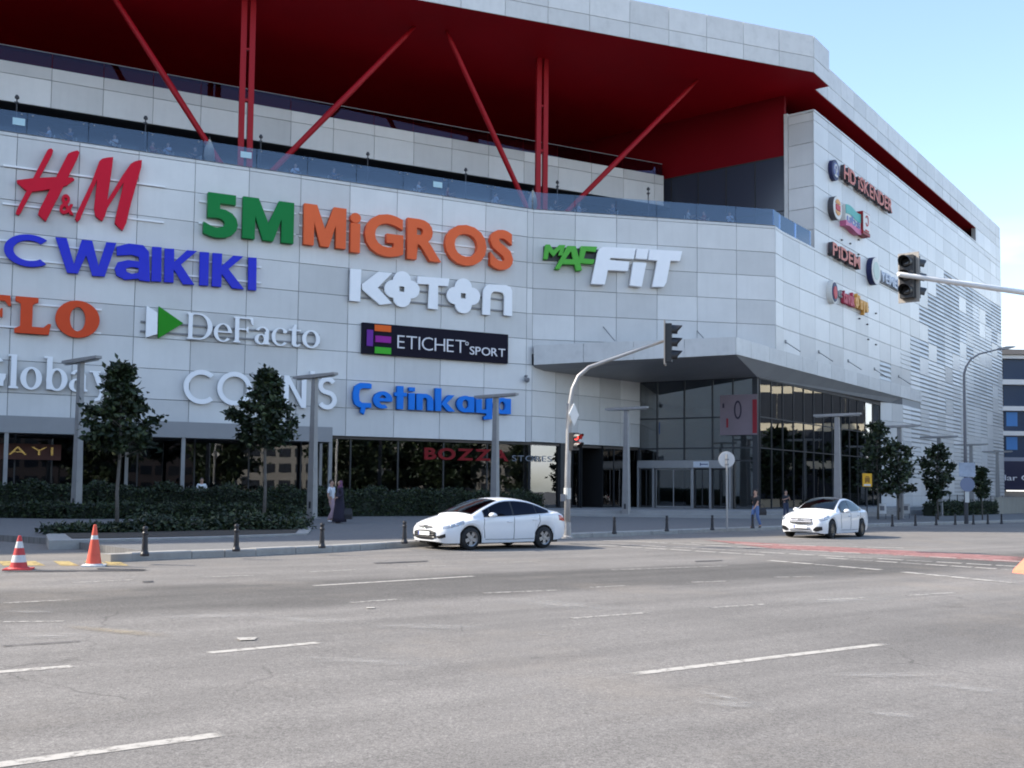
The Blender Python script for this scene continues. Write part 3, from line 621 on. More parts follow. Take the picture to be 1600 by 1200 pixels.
for i in range(len(KP) - 1):
    a, b = KP[i], KP[i + 1]; ai, bi = inner[i], inner[i + 1]; L = (b - a).length; n = max(1, round(L / 1.0))
    if i >= 10: n = min(n, 14)
    for j in range(n):
        t0, t1 = j / n + 0.004 / L * 2, (j + 1) / n - 0.004 / L * 2
        q = [a.lerp(b, t0), a.lerp(b, t1), ai.lerp(bi, t1), ai.lerp(bi, t0)]; h = KERB + random.uniform(-0.006, 0.006)
        o = random.uniform(-0.008, 0.008); nrm = (ai - a).normalized() * o
        base = [(p.x + nrm.x, p.y + nrm.y, gz(p.x)) for p in q]; c = 0.025
        top = [(q[0] + (q[3] - q[0]) * 0.08), (q[1] + (q[2] - q[1]) * 0.08), q[2], q[3]]
        mbk = MB().loft([[(x, y, z - 0.1) for x, y, z in base], [(x, y, z + h - c) for x, y, z in base], [(p.x + nrm.x, p.y + nrm.y, gz(p.x) + h) for p in top]])
        obj('kerb_stone', mbk, CONC, pave)
# low end block of the kerb
e0, e1 = KP[0], inner[0]; dq = (KP[0] - KP[1]).normalized() * 0.55
q = [e0 + dq * 0.85, e0, e1, e1 + dq]
obj('kerb_stone', MB().prism([(p.x, p.y, gz(p.x)) for p in q], -0.1, KERB - 0.01), CONC, pave)
# ------------------------------------------------------------------ markings and wear on the road
def worn(name, col, amt, scale=9.0, soft=0.12, stretch=(1, 1, 1), amax=1.0, rim=0.06):
    m = bpy.data.materials.new(name); m.use_nodes = True; n, l = m.node_tree.nodes, m.node_tree.links
    b = n['Principled BSDF']; b.inputs['Base Color'].default_value = (*col, 1); b.inputs['Roughness'].default_value = 0.8
    t = n.new('ShaderNodeTexCoord'); mpn = n.new('ShaderNodeMapping'); mpn.inputs['Rotation'].default_value = (0, 0, math.radians(-38)); mpn.inputs['Scale'].default_value = stretch; l.new(t.outputs['Object'], mpn.inputs[0])
    z = n.new('ShaderNodeTexNoise'); z.inputs['Scale'].default_value = scale; z.inputs['Detail'].default_value = 7; z.inputs['Roughness'].default_value = 0.72; l.new(mpn.outputs[0], z.inputs['Vector'])
    r = n.new('ShaderNodeMapRange'); r.inputs[1].default_value = amt - soft; r.inputs[2].default_value = amt + soft; l.new(z.outputs['Fac'], r.inputs[0])
    uv = n.new('ShaderNodeUVMap'); sxy = n.new('ShaderNodeSeparateXYZ'); l.new(uv.outputs[0], sxy.inputs[0])
    def edge(o):   # fades towards the rim of the patch where the paint is scrubbed away
        k = n.new('ShaderNodeMath'); k.operation = 'PINGPONG'; k.inputs[1].default_value = 0.5; l.new(o, k.inputs[0])
        e = n.new('ShaderNodeMapRange'); e.inputs[1].default_value = 0.0; e.inputs[2].default_value = rim; l.new(k.outputs[0], e.inputs[0]); return e.outputs[0]
    k2 = n.new('ShaderNodeMath'); k2.operation = 'MULTIPLY'; l.new(edge(sxy.outputs['X']), k2.inputs[0]); l.new(r.outputs[0], k2.inputs[1])
    k3 = n.new('ShaderNodeMath'); k3.operation = 'MULTIPLY'; k3.inputs[1].default_value = amax; l.new(k2.outputs[0], k3.inputs[0])
    if rim > .1:
        k4 = n.new('ShaderNodeMath'); k4.operation = 'MULTIPLY'; l.new(k3.outputs[0], k4.inputs[0]); l.new(edge(sxy.outputs['Y']), k4.inputs[1]); k3 = k4
    l.new(k3.outputs[0], b.inputs['Alpha']); return m
PAINT = worn('road_paint', (0.41, 0.385, 0.345), 0.38)
PAINT2 = worn('road_paint_faded', (0.34, 0.32, 0.29), 0.45)
CHALK = worn('chalky_scrape', (0.40, 0.385, 0.36), 0.50, 9.0, 0.16, (0.45, 1.2, 1), 0.62, 0.45)
BUFF = worn('spilt_sand', (0.34, 0.285, 0.205), 0.46, 2.5, 0.25, (1, 1, 1), 0.8, 0.4)
REDP = worn('red_cycle_paint', (0.30, 0.145, 0.13), 0.34, 4.0, 0.2)
YEL = worn('yellow_paint', (0.42, 0.31, 0.12), 0.42, 5.0)
DARKS = worn('seam_and_cone_shadow', (0.045, 0.045, 0.05), 0.44, 4.0, 0.15, (0.3, 1, 1))
def quad_strip(name, pts, mat_, h, n=6):
    """a four-cornered patch on the road given by photograph pixels, uv along its length"""
    g = [ground(x, y) for x, y in pts]; a0, a1, b1, b0 = [V2(p.x, p.y) for p in g]   # a0->a1 one long edge, b0->b1 the other
    vs, uvs, fs = [], [], []
    for i in range(n + 1):
        t = i / n
        for k, (p, q) in enumerate(((a0, a1), (b0, b1))):
            v = p.lerp(q, t); vs.append((v.x, v.y, gz(v.x) + h)); uvs.append((t, k))
    fs = [(2*i, 2*i+1, 2*i+3, 2*i+2) for i in range(n)]
    me = bpy.data.meshes.new(name); me.from_pydata(vs, [], fs); me.materials.append(mat_)
    uvl = me.uv_layers.new(name='UVMap')
    for lp in me.loops: uvl.data[lp.index].uv = uvs[lp.vertex_index]
    me.update()
    if me.polygons[0].normal.z < 0: me.flip_normals()
    return struct(place(bpy.data.objects.new(name, me)))
def dash(x0, y0, x1, y1, w=0.13, m=None, h=0.004, name='lane_marking'):
    a, b = ground(x0, y0), ground(x1, y1); a, b = V2(a.x, a.y), V2(b.x, b.y); t = (b - a).normalized(); nn = V2(-t.y, t.x) * w / 2
    vs, uvs = [], []; n = 6
    for i in range(n + 1):
        for s in (0, 1):
            v = a.lerp(b, i / n) + nn * (2 * s - 1); vs.append((v.x, v.y, gz(v.x) + h)); uvs.append((i / n, s))
    me = bpy.data.meshes.new(name); me.from_pydata(vs, [], [(2*i, 2*i+2, 2*i+3, 2*i+1) for i in range(n)]); me.materials.append(m or PAINT)
    uvl = me.uv_layers.new(name='UVMap')
    for lp in me.loops: uvl.data[lp.index].uv = uvs[lp.vertex_index]
    me.update()
    if me.polygons[0].normal.z < 0: me.flip_normals()
    return struct(place(bpy.data.objects.new(name, me)))
for q in [(-40, 1201, 352, 1147), (978, 1055, 1387, 1006), (-60, 1055, 118, 1041), (320, 1021, 502, 1004), (480, 916, 748, 900)]: dash(*q, m=PAINT)
for q in [(0, 943, 115, 937), (110, 911, 215, 906), (310, 902, 400, 899), (888, 967, 1016, 957), (1105, 950, 1200, 944), (1275, 938, 1355, 934), (1415, 931, 1495, 926), (480, 894, 560, 890), (755, 880, 845, 877),
          (945, 891, 1145, 884), (920, 918, 985, 915), (1078, 910, 1140, 908), (630, 884, 700, 884), (545, 942, 630, 936), (750, 927, 880, 922), (1205, 902, 1275, 901), (0, 972, 105, 971)]: dash(*q, m=PAINT2, w=0.11)
# cycle crossing: a red strip between dashed white lines
quad_strip('cycle_crossing', [(1090, 843), (1612, 871), (1612, 880), (1200, 857)], REDP, 0.004, 12)
for (x0, y0, x1, y1, n) in [(940, 845, 1420, 857, 7), (1000, 847, 1600, 878, 12), (955, 850, 1600, 886, 14), (930, 852, 1200, 868, 7), (1290, 872, 1600, 892, 8), (1200, 876, 1380, 891, 5), (1410, 894, 1590, 912, 5)]:
    for i in range(n):
        t0, t1 = i / n, (i + 0.93) / n
        dash(x0 + (x1 - x0) * t0, y0 + (y1 - y0) * t0, x0 + (x1 - x0) * t1, y0 + (y1 - y0) * t1, 0.27, PAINT if random.random() < 0.7 else PAINT2, 0.008, 'crossing_marking')
# scrapes of pale dust, a sandy patch, a few paper scraps of paint
for q in [((1270, 1050), (1480, 1052), (1480, 1061), (1265, 1062)), ((1400, 1062), (1600, 1080), (1600, 1094), (1440, 1074)), ((1330, 1108), (1442, 1118), (1440, 1128), (1335, 1116)),
          ((560, 975), (770, 976), (770, 988), (570, 982)), ((400, 962), (560, 967), (560, 977), (400, 972)), ((440, 1024), (680, 1034), (690, 1046), (470, 1036)), ((0, 954), (95, 955), (95, 960), (0, 959)),
          ((1060, 1092), (1200, 1096), (1200, 1112), (1090, 1106)), ((1085, 1075), (1190, 1100), (1195, 1110), (1080, 1084)), ((230, 962), (420, 958), (420, 966), (240, 970)), ((0, 990), (150, 988), (150, 998), (0, 1001)),
          ((820, 990), (868, 993), (880, 997), (838, 993)), ((1200, 935), (1420, 930), (1410, 942), (1190, 948)), ((760, 930), (1000, 948), (990, 962), (770, 945))]:
    quad_strip('dust_scrape', q, CHALK, 0.010, 8)
quad_strip('sand_patch', [(80, 975), (275, 990), (268, 1000), (110, 985)], BUFF, 0.010, 6)
for q in [((368, 998), (403, 997), (399, 1001), (374, 1002)), ((572, 950), (586, 950), (586, 951.5), (572, 951.5))]: quad_strip('paint_fleck', q, PAINT, 0.012, 2)
for q in [((0, 1010), (130, 1002), (130, 1003.2), (0, 1011.5)), ((580, 880), (670, 876.5), (670, 878), (585, 881.5)), ((1085, 877), (1130, 875.5), (1130, 877), (1085, 878.5)), ((0, 892.5), (230, 890), (235, 892.5), (0, 895)), ((150, 888), (230, 890), (225, 892), (150, 890))]:  # last two strips paint the cones' cast shadows, the others are tar seams
    quad_strip('seam_and_cone_shadow', q, DARKS, 0.011, 6)
for x in (-8, 30, 82, 130, 160): quad_strip('driveway_marking', [(x, 877), (x + 26, 877), (x + 42, 884), (x + 12, 884)], YEL, 0.006, 2)
quad_strip('manhole_cover', [(222, 909), (240, 908), (240, 910.5), (222, 911.5)], DARKS, 0.011, 2)
# ------------------------------------------------------------------ shop signs on the facades
def arc(cx, cy, rx, ry, a0, a1, n=20):
    return [(cx + rx * math.cos(math.radians(a0 + (a1 - a0) * i / n)), cy + ry * math.sin(math.radians(a0 + (a1 - a0) * i / n))) for i in range(n + 1)]
def ring(cx, cy, rx, ry, wx, wy, n=36): return [arc(cx, cy, rx, ry, 0, 360, n)[:-1], arc(cx, cy, rx - wx, ry - wy, 0, 360, n)[:-1]]
def band(cx, cy, rx, ry, w, a0, a1, n=28, wy=None):
    wy = w if wy is None else wy
    return [arc(cx, cy, rx, ry, a0, a1, n) + arc(cx, cy, rx - w, ry - wy, a1, a0, n)]
def rect(x0, y0, x1, y1): return [[(x0, y0), (x1, y0), (x1, y1), (x0, y1)]]
def stroke(pts, w):
    L, R = [], []
    for i, p in enumerate(pts):
        a, b = Vector(pts[max(i-1, 0)]), Vector(pts[min(i+1, len(pts)-1)]); t = (b - a).normalized(); n = Vector((-t.y, t.x)) * w / 2
        L.append((p[0] + n.x, p[1] + n.y)); R.append((p[0] - n.x, p[1] - n.y))
    return [L + R[::-1]]
def curve_mesh(groups, name, m):
    """flat outlines (with holes) given a thickness of 1, groups set 0.4 % proud of each other where they overlap"""
    out = bmesh.new()
    for gi, g in enumerate(groups):
        cu = bpy.data.curves.new('outline', 'CURVE'); cu.dimensions = '2D'; cu.fill_mode = 'BOTH'; cu.extrude = 0.5 + 0.006 * gi
        for pl in g:
            sp = cu.splines.new('POLY'); sp.points.add(len(pl) - 1); sp.use_cyclic_u = True
            for i, p in enumerate(pl): sp.points[i].co = (p[0], p[1], 0, 1)
        ob = bpy.data.objects.new('outline', cu); C.objects.link(ob)
        me = ob.to_mesh(); out.from_mesh(me); ob.to_mesh_clear(); bpy.data.objects.remove(ob); bpy.data.curves.remove(cu)
    me = bpy.data.meshes.new(name); bmesh.ops.remove_doubles(out, verts=out.verts, dist=1e-6); out.to_mesh(me); out.free(); me.materials.append(m); return me
def text_mesh(ch, name, m, bold=0.0, shear=0.0):
    cu = bpy.data.curves.new('outline', 'FONT'); cu.body = ch; cu.extrude = 0.5; cu.offset = bold; cu.shear = shear; cu.size = 1.0; cu.resolution_u = 4
    ob = bpy.data.objects.new('outline', cu); C.objects.link(ob)
    me0 = ob.to_mesh(); me = me0.copy(); ob.to_mesh_clear(); bpy.data.objects.remove(ob); bpy.data.curves.remove(cu)
    me.name = name; me.materials.clear(); me.materials.append(m); return me
BAS = Matrix(((1, 0, 0, 0), (0, 0, -1, 0), (0, 1, 0, 0), (0, 0, 0, 1)))
CAPH = 0.729   # cap height of the built-in face at size 1
def serif_glyphs(t=0.15, h=0.05, k=0.16):
    """a simple bracketed roman: t stem, h hairline, k serif reach; capitals 1 high, small letters 0.68"""
    X = 0.68; G = {}
    def stem(x, y0, y1, l=True, r=True, bot=True, top=True):
        a = x - (k if l else 0) * .5; b = x + t + (k if r else 0) * .5
        p = []
        if bot: p += [(a, y0), (b, y0), (b, y0 + h), (x + t, y0 + h * 1.6)]
        else: p += [(x, y0), (x + t, y0)]
        if top: p += [(x + t, y1 - h * 1.6), (x + t + (k * .5 if r else 0), y1 - h), (x + t + (k * .5 if r else 0), y1), (a, y1), (a, y1 - h), (x, y1 - h * 1.6)]
        else: p += [(x + t, y1), (x, y1)]
        if bot: p += [(x, y0 + h * 1.6), (a, y0 + h)]
        return [p]
    G['D'] = [stem(.08, 0, 1), [arc(.40, .5, .44, .5, -90, 90) + [(.15, 1), (.15, 1 - h)] + arc(.40, .5, .44 - t * 1.15, .5 - h, 90, -90) + [(.15, h), (.15, 0)]]]
    G['F'] = [stem(.08, 0, 1), [[(.15, 1), (.66, 1), (.68, .72), (.63, .72), (.56, 1 - h * 1.3), (.15, 1 - h * 1.3)]], [[(.2, .5), (.45, .5), (.48, .40), (.52, .40), (.52, .64), (.48, .64), (.45, .56), (.2, .56)]]]
    G['L'] = [stem(.08, 0, 1, True, True), [[(.15, 0), (.66, 0), (.70, .30), (.64, .30), (.55, h * 1.6), (.15, h * 1.6)]]]
    G['O'] = [ring(.46, .5, .46, .52, t * 1.25, h * 1.5)]
    G['G'] = [band(.48, .5, .46, .52, t * 1.15, 40, 345, 30, h * 1.3), stem(.70, .06, .44, bot=False), ]
    G['e'] = [band(.29, .34, .29, .36, t * .95, 0, 322, 30, h), rect(.12, .34, .57, .34 + h * 1.1)]
    G['c'] = [band(.29, .34, .29, .36, t * .95, 42, 322, 30, h), ring(.45, .56, .07, .07, .068, .068)]
    G['o'] = [ring(.31, .34, .31, .36, t * 1.05, h * 1.3)]
    G['a'] = [stem(.33, 0, .5, False, True, True, False), band(.25, .47, .23, .22, t * .8, 0, 160, 18, h * 1.2), ring(.21, .19, .21, .21, t * .9, h)]
    G['t'] = [[[(.12, .08), (.20, -.01), (.34, -.01), (.42, .08), (.38, .12), (.30, .06), (.26, .1), (.26, .88), (.2, .88), (.12, .7)]], rect(.0, X - h * 1.4, .42, X)]
    G['l'] = [stem(.06, 0, 1.06, top=False), [[(-.02, 1.06), (.12, 1.06), (.12, 1.0), (-.02, 1.0)]]]
    G['b'] = [stem(.06, 0.02, 1.06, bot=False, top=False), [[(-.02, 1.06), (.12, 1.06), (.12, 1.0), (-.02, 1.0)]], ring(.36, .34, .31, .36, t * 1.05, h * 1.3)]
    G['y'] = [[[(.02, X), (.20, X), (.36, .18), (.48, X), (.58, X), (.28, -.26), (.12, -.30), (.12, -.22), (.22, -.16), (.28, .0)]], rect(-.05, X - h, .27, X), rect(.40, X - h, .64, X)]
    return G
def sans_glyphs(w=0.15):
    G = {}
    G['C'] = [band(.52, .5, .52, .52, w, 48, 312)]
    G['O'] = [ring(.52, .5, .52, .52, w, w)]
    G['L'] = [[[(0, 0), (.5, 0), (.5, w), (w, w), (w, 1), (0, 1)]]]
    G['I'] = [rect(0, 0, w, 1)]
    G['N'] = [[[(0, 0), (w, 0), (w, .74), (.56, 0), (.56 + w, 0), (.56 + w, 1), (.56, 1), (.56, .26), (w, 1), (0, 1)]]]
    G["'"] = [[[(0, .92), (w, .92), (w, 1.18), (0, 1.18)]]]
    G['S'] = [stroke(arc(.30, .745, .225, .21, 30, 270, 14) + arc(.30, .29, .245, .235, 86, -150, 14), w)]
    return G
def sign_letters(root, fr, string, s0, s1, zb, zc, m, depth=0.25, off=0.12, bold=0.0, shear=0.0, gap=0.10, glyphs=None, name='letter', adv=None, mats=None, sides=None):
    items = []
    x = 0.0
    for i, ch in enumerate(string):
        if ch == ' ': x += 0.35; continue
        mm = mats[i] if mats else m
        if glyphs and ch in glyphs: me = curve_mesh(glyphs[ch], name, mm); sc = 1.0
        else: me = text_mesh(ch, name, mm, bold, shear); sc = 1 / CAPH
        if sides:
            me.materials.append(sides)
            for pl in me.polygons: pl.material_index = 1 if abs(pl.normal.z) < .5 else 0
        xs_ = [v.co.x for v in me.vertices]; lo, hi = min(xs_) * sc, max(xs_) * sc
        items.append((me, x - lo, sc)); x += hi - lo + (adv.get(ch, gap) if adv else gap)
    tot = x - gap; kx = (s1 - s0) / tot; kz = zc - zb; out = []
    for me, x0, sc in items:
        M = fr @ Matrix.Translation((s0 + x0 * kx, -off - depth / 2, zb)) @ BAS @ Matrix.Diagonal((sc * kx, sc * kz, depth, 1))
        out.append(obj(name, me, None, root, M))
    return out
def traced(root, fr, polys, conv, m, depth=0.25, off=0.12, name='letter'):
    """letters whose outlines were measured on the photograph and laid on the facade"""
    g = [[[on_wall(fr, *conv(*p), -off - depth) for p in pl] for pl in grp] for grp in polys]
    mnx = min(p[0] for grp in g for pl in grp for p in pl)
    g = [[[(p[0] - mnx, p[1]) for p in pl] for pl in grp] for grp in g]
    return obj(name, curve_mesh(g, name, m), None, root, fr @ Matrix.Translation((mnx, -off - depth / 2, 0)) @ BAS @ Matrix.Diagonal((1, 1, depth, 1)))
def rails(root, fr, s0, s1, zs, m=None):
    for z in zs: obj('mounting_rail', MB().box(s0, s1, -0.15, -0.055, z - 0.045, z + 0.045), m or RAILM, root, fr)
RAILM = pmat('rail_white', (0.85, 0.85, 0.85), 0.5)
def signm(name, col, rough=0.45): return pmat(name, col, rough, var=0.04, scale=1.5, spec=0.15)
HEAVY = {'M': [[[(0, 0), (0, 1), (.30, 1), (.50, .42), (.70, 1), (1, 1), (1, 0), (.76, 0), (.76, .58), (.60, 0), (.40, 0), (.24, .58), (.24, 0)]]]}
def sg_root(name, label, fr, px, py, off=0.0):
    s, z = on_wall(fr, px, py, 0); p = fr @ Vector((s, -0.06, z)); return thing(name, label, 'shop sign', p, 0, 'shop signs on the mall facades')
def box_of(fr, xl, yt, yb, xr, yr, y=-0.37):
    s0, zt = on_wall(fr, xl, yt, y); _, zb = on_wall(fr, xl, yb, y); s1, _ = on_wall(fr, xr, yr, y); return s0, s1, zb, zt
# H & M
c6 = lambda x, y: (x / 6.1538, 220 + y / 6.1538)
RHM = signm('sign_red', (0.62, 0.006, 0.03))
r = sg_root('red_script_sign', 'red slanted brush-script H&M letters high on the left of the front', FA, 120, 300)
traced(r, FA, [[[(455,92),(472,76),(495,72),(512,90),(500,130),(225,640),(200,690),(180,712),(150,700),(160,665)]], [[(655,122),(700,102),(745,92),(765,110),(745,165),(560,540),(440,772),(400,740),(365,705),(382,655),(640,150)]],
               [[(160,378),(330,357),(540,347),(700,352),(716,372),(640,428),(440,470),(290,490),(240,468),(165,402)]]], c6, RHM)
traced(r, FA, [[[(722,742),(735,700),(885,385),(955,195),(985,170),(1040,160),(1090,155),(1078,260),(1040,520),(1032,570),(1180,330),(1255,222),(1290,200),(1330,188),(1365,185),(1360,250),(1260,600),(1215,790),(1180,862),(1140,830),(1105,790),(1115,720),(1192,395),(1035,640),(1010,720),(985,770),(950,750),(918,720),(905,650),(935,372),(800,680),(772,750),(742,778)]]], c6, RHM)
b = box_of(FA, 94, 300, 332, 116, 316); sign_letters(r, FA, '&', b[0], b[1], b[2], b[3], RHM, bold=0.02, depth=0.2)
for y0, y1, xa, xb in ((258, 291, 5, 258), (317, 347, 4, 256)):
    s0, z0 = on_wall(FA, xa, y0 + 2, -0.08); s1, z1 = on_wall(FA, xb, y1, -0.08); rails(r, FA, s0, s1, [(z0 + z1) / 2])
# 5M and MiGROS
r = sg_root('green_grocer_sign', 'green bold 5M letters beside the orange MiGROS letters', FA, 388, 340)
b = box_of(FA, 319, 299, 365, 459, 330); sign_letters(r, FA, '5M', b[0], b[1], b[2], b[3], signm('sign_green', (0.006, 0.20, 0.045)), 0.35, bold=0.04, gap=0.09, glyphs=HEAVY); rails(r, FA, b[0] - 0.2, b[1] + 0.2, [b[2] + 0.6, b[3] - 0.5])
r = sg_root('orange_grocer_sign', 'big orange bold MiGROS letters right of the green 5M', FA, 640, 360)
b = box_of(FA, 475, 318, 382, 801, 380); sign_letters(r, FA, 'MiGROS', b[0], b[1], b[2], b[3], signm('sign_orange', (0.80, 0.14, 0.045)), 0.35, bold=0.04, gap=0.10, glyphs=HEAVY); rails(r, FA, b[0] - 0.2, b[1] + 0.2, [b[2] + 0.5, b[2] + 1.1, b[3] - 0.5])
# LC WAiKiKi
BLUE = signm('sign_blue_gloss', (0.015, 0.025, 0.55), 0.15)
r = sg_root('blue_clothing_sign', 'glossy blue LC WaiKiKi letters under the red script sign', FA, 200, 410)
g = sans_glyphs(0.19); g = {'C': g['C'], 'L': g['L']}
s1c = on_wall(FA, 73, 390, -0.37)[0]; b = box_of(FA, 7, 363, 412, 73, 390); sign_letters(r, FA, 'C', b[0], b[1], b[2], b[3], BLUE, glyphs=g)
sign_letters(r, FA, 'L', b[0] - 1.55, b[0] - 0.35, b[2], b[3], BLUE, glyphs=g)
c4 = lambda x, y: (x / 2.857, 360 + y / 2.857)
traced(r, FA, [[[(248,30),(298,34),(330,150),(365,42),(412,45),(440,158),(475,52),(520,56),(468,205),(412,202),(385,110),(348,192),(300,188)]]], c4, BLUE)
traced(r, FA, [[[(520,72),(575,58),(640,66),(665,95),(670,228),(622,222),(620,214),(560,220),(520,200),(512,170),(525,142),(570,132),(622,138),(620,118),(590,108),(522,112)], [(562,170),(590,162),(620,168),(618,188),(588,194),(565,184)]]], c4, BLUE)
traced(r, FA, [[[(680,72),(722,75),(720,228),(676,226)]]], c4, BLUE)
traced(r, FA, [[[(735,80),(778,82),(778,140),(835,88),(880,92),(808,152),(868,242),(818,240),(776,172),(775,232),(733,230)]]], c4, BLUE)
traced(r, FA, [[[(893,95),(934,98),(930,246),(890,244)]]], c4, BLUE)
traced(r, FA, [[[(950,100),(992,103),(990,158),(1042,112),(1088,116),(1020,172),(1090,262),(1038,258),(990,192),(988,252),(946,248)]]], c4, BLUE)
traced(r, FA, [[[(1110,120),(1146,122),(1144,268),(1108,264)]]], c4, BLUE)
rails(r, FA, b[0] - 1.5, on_wall(FA, 408, 430, -0.1)[0], [b[2] + 0.35, b[3] - 0.35])
# FLO
r = sg_root('slab_serif_sign', 'orange-red slab-serif FLO letters on the left below the blue ones', FA, 80, 490)
b = box_of(FA, 30, 463, 520, 156, 495); ORR = signm('sign_orange_red', (0.68, 0.075, 0.022))
wF = (b[1] - b[0]) * 0.52; g = serif_glyphs(0.24, 0.12, 0.22); sign_letters(r, FA, 'FLO', b[0] - wF, b[1], b[2], b[3], ORR, glyphs=g, gap=0.08); rails(r, FA, b[0] - wF, b[1] + 0.1, [b[2] + 0.3, b[3] - 0.3])
# Globay..
r = sg_root('white_roman_sign', 'white Roman lettering Globay behind the left lamp post and tree', FA, 70, 580)
b = box_of(FA, 12, 552, 606, 176, 590); g = serif_glyphs(0.16, 0.05, 0.12); wG_ = (b[1] - b[0]) * 0.30
sign_letters(r, FA, 'Globay', b[0] - wG_, b[1], b[2], b[3] - 0.12, WHITE, 0.2, glyphs=g, gap=0.05)
# KOTON
c5 = lambda x, y: (500 + x / 2.857, 360 + y / 2.857)
r = sg_root('white_flower_sign', 'white KOTON letters with two flower-shaped Os', FA, 670, 455)
traced(r, FA, [[[(137,170),(185,174),(180,318),(132,313)]]], c5, WHITE)
traced(r, FA, [[[(188,240),(262,184),(322,190),(258,256),(322,326),(268,332),(190,264)]]], c5, WHITE)
def flower(cx, cy, hx, hy):
    o = []
    for i in range(64):
        th = 2 * math.pi * i / 64; ph = (th + math.pi / 4) % (math.pi / 2) - math.pi / 4
        rr_ = 0.5 * math.cos(ph) + math.sqrt(0.25 - 0.25 * math.sin(ph) ** 2); o.append((cx + hx * rr_ * math.cos(th), cy + hy * rr_ * math.sin(th) + 0.045 * hx * rr_ * math.cos(th)))
    return [o, [(cx - 12, cy - 13), (cx + 11, cy - 11), (cx + 11, cy + 13), (cx - 12, cy + 11)]]
traced(r, FA, [flower(367, 262, 78, 80)], c5, WHITE)
traced(r, FA, [[[(437,204),(578,215),(572,249),(528,246),(526,353),(483,348),(488,241),(435,238)]]], c5, WHITE)
traced(r, FA, [flower(641, 292, 74, 78)], c5, WHITE)
traced(r, FA, [[[(725,375),(730,268),(742,248),(758,240),(832,244),(850,252),(858,270),(858,383),(822,378),(824,292),(818,280),(805,275),(778,272),(768,278),(762,290),(760,377)]]], c5, WHITE)
s0, z0 = on_wall(FA, 560, 440, -.1); s1 = on_wall(FA, 790, 450, -.1)[0]; rails(r, FA, s0, s1, [z0 - 0.2, z0 - 0.9], GREYM)
# ETICHET SPORT board
r = sg_root('black_sign_board', 'black board reading ETICHET SPORT with four coloured bars', FA, 680, 537)
s0, zt = on_wall(FA, 566.5, 503.5, -0.3); _, zb = on_wall(FA, 566.5, 552, -0.3); s1, _ = on_wall(FA, 794, 540, -0.3)
obj('board', MB().box(s0, s1, -0.3, -0.06, zb, zt), pmat('board_black', (0.010, 0.008, 0.018), 0.6, spec=0.12), r, FA)
def onb(x, y): p = c5(x, y); return on_wall(FA, p[0], p[1], -0.36)
for (xa, ya, xb, yb, col, nm) in ((210, 442, 238, 515, (0.16, 0.03, 0.30), 'purple'), (245, 420, 318, 448, (0.80, 0.13, 0.02), 'orange'), (248, 469, 318, 498, (0.30, 0.02, 0.28), 'magenta'), (245, 519, 318, 548, (0.06, 0.42, 0.03), 'green')):
    q0, q1 = onb(xa, ya), onb(xb, ya); q2 = onb(xa, yb); obj('colour_bar', MB().box(q0[0], q1[0], -0.36, -0.3, q2[1], q0[1]), signm('bar_' + nm, col), r, FA)
W2 = pmat('letter_offwhite', (0.72, 0.70, 0.72), 0.4)
q0, q1, q2 = onb(347, 462), onb(650, 500), onb(347, 526); sign_letters(r, FA, 'ETICHET', q0[0], q1[0], q2[1], q0[1], W2, 0.05, 0.30, bold=-0.012, gap=0.13)
q0, q1, q2 = onb(670, 515), onb(828, 540), onb(670, 553); sign_letters(r, FA, 'SPORT', q0[0], q1[0], q2[1], q0[1], W2, 0.05, 0.30, bold=0.004, gap=0.10)
q0 = onb(657, 505); obj('registered_mark', curve_mesh([ring(0, 0, .11, .11, .04, .04)], 'registered_mark', W2), None, r, FA @ Matrix.Translation((q0[0], -0.325, q0[1])) @ BAS @ Matrix.Diagonal((1, 1, 0.05, 1)))
# DeFacto
r = sg_root('triangle_logo_sign', 'white Roman DeFacto lettering behind a green and white triangle', FA, 365, 510)
traced(r, FA, [[[(655,335),(704,368),(702,462),(650,478)]]], c4, WHITE, name='logo_half')
traced(r, FA, [[[(709,338),(818,414),(706,482)]]], c4, signm('logo_green', (0.02, 0.26, 0.012)), name='logo_triangle')
b = box_of(FA, 293, 488, 529, 501, 520); sign_letters(r, FA, 'DeFacto', b[0], b[1], b[2], b[3], WHITE, 0.18, glyphs=serif_glyphs(0.13, 0.045, 0.10), gap=0.05); rails(r, FA, b[0] - 2.3, b[1], [b[2] + 0.25, b[2] + 0.75], GREYM)
# COLIN'S
r = sg_root('white_sans_sign', "white thin round COLIN'S letters behind the second tree", FA, 410, 605)
b = box_of(FA, 288, 577, 629, 527, 620); sign_letters(r, FA, "COLIN'S", b[0], b[1], b[2], b[3], WHITE, 0.2, glyphs=sans_glyphs(0.145), gap=0.12)
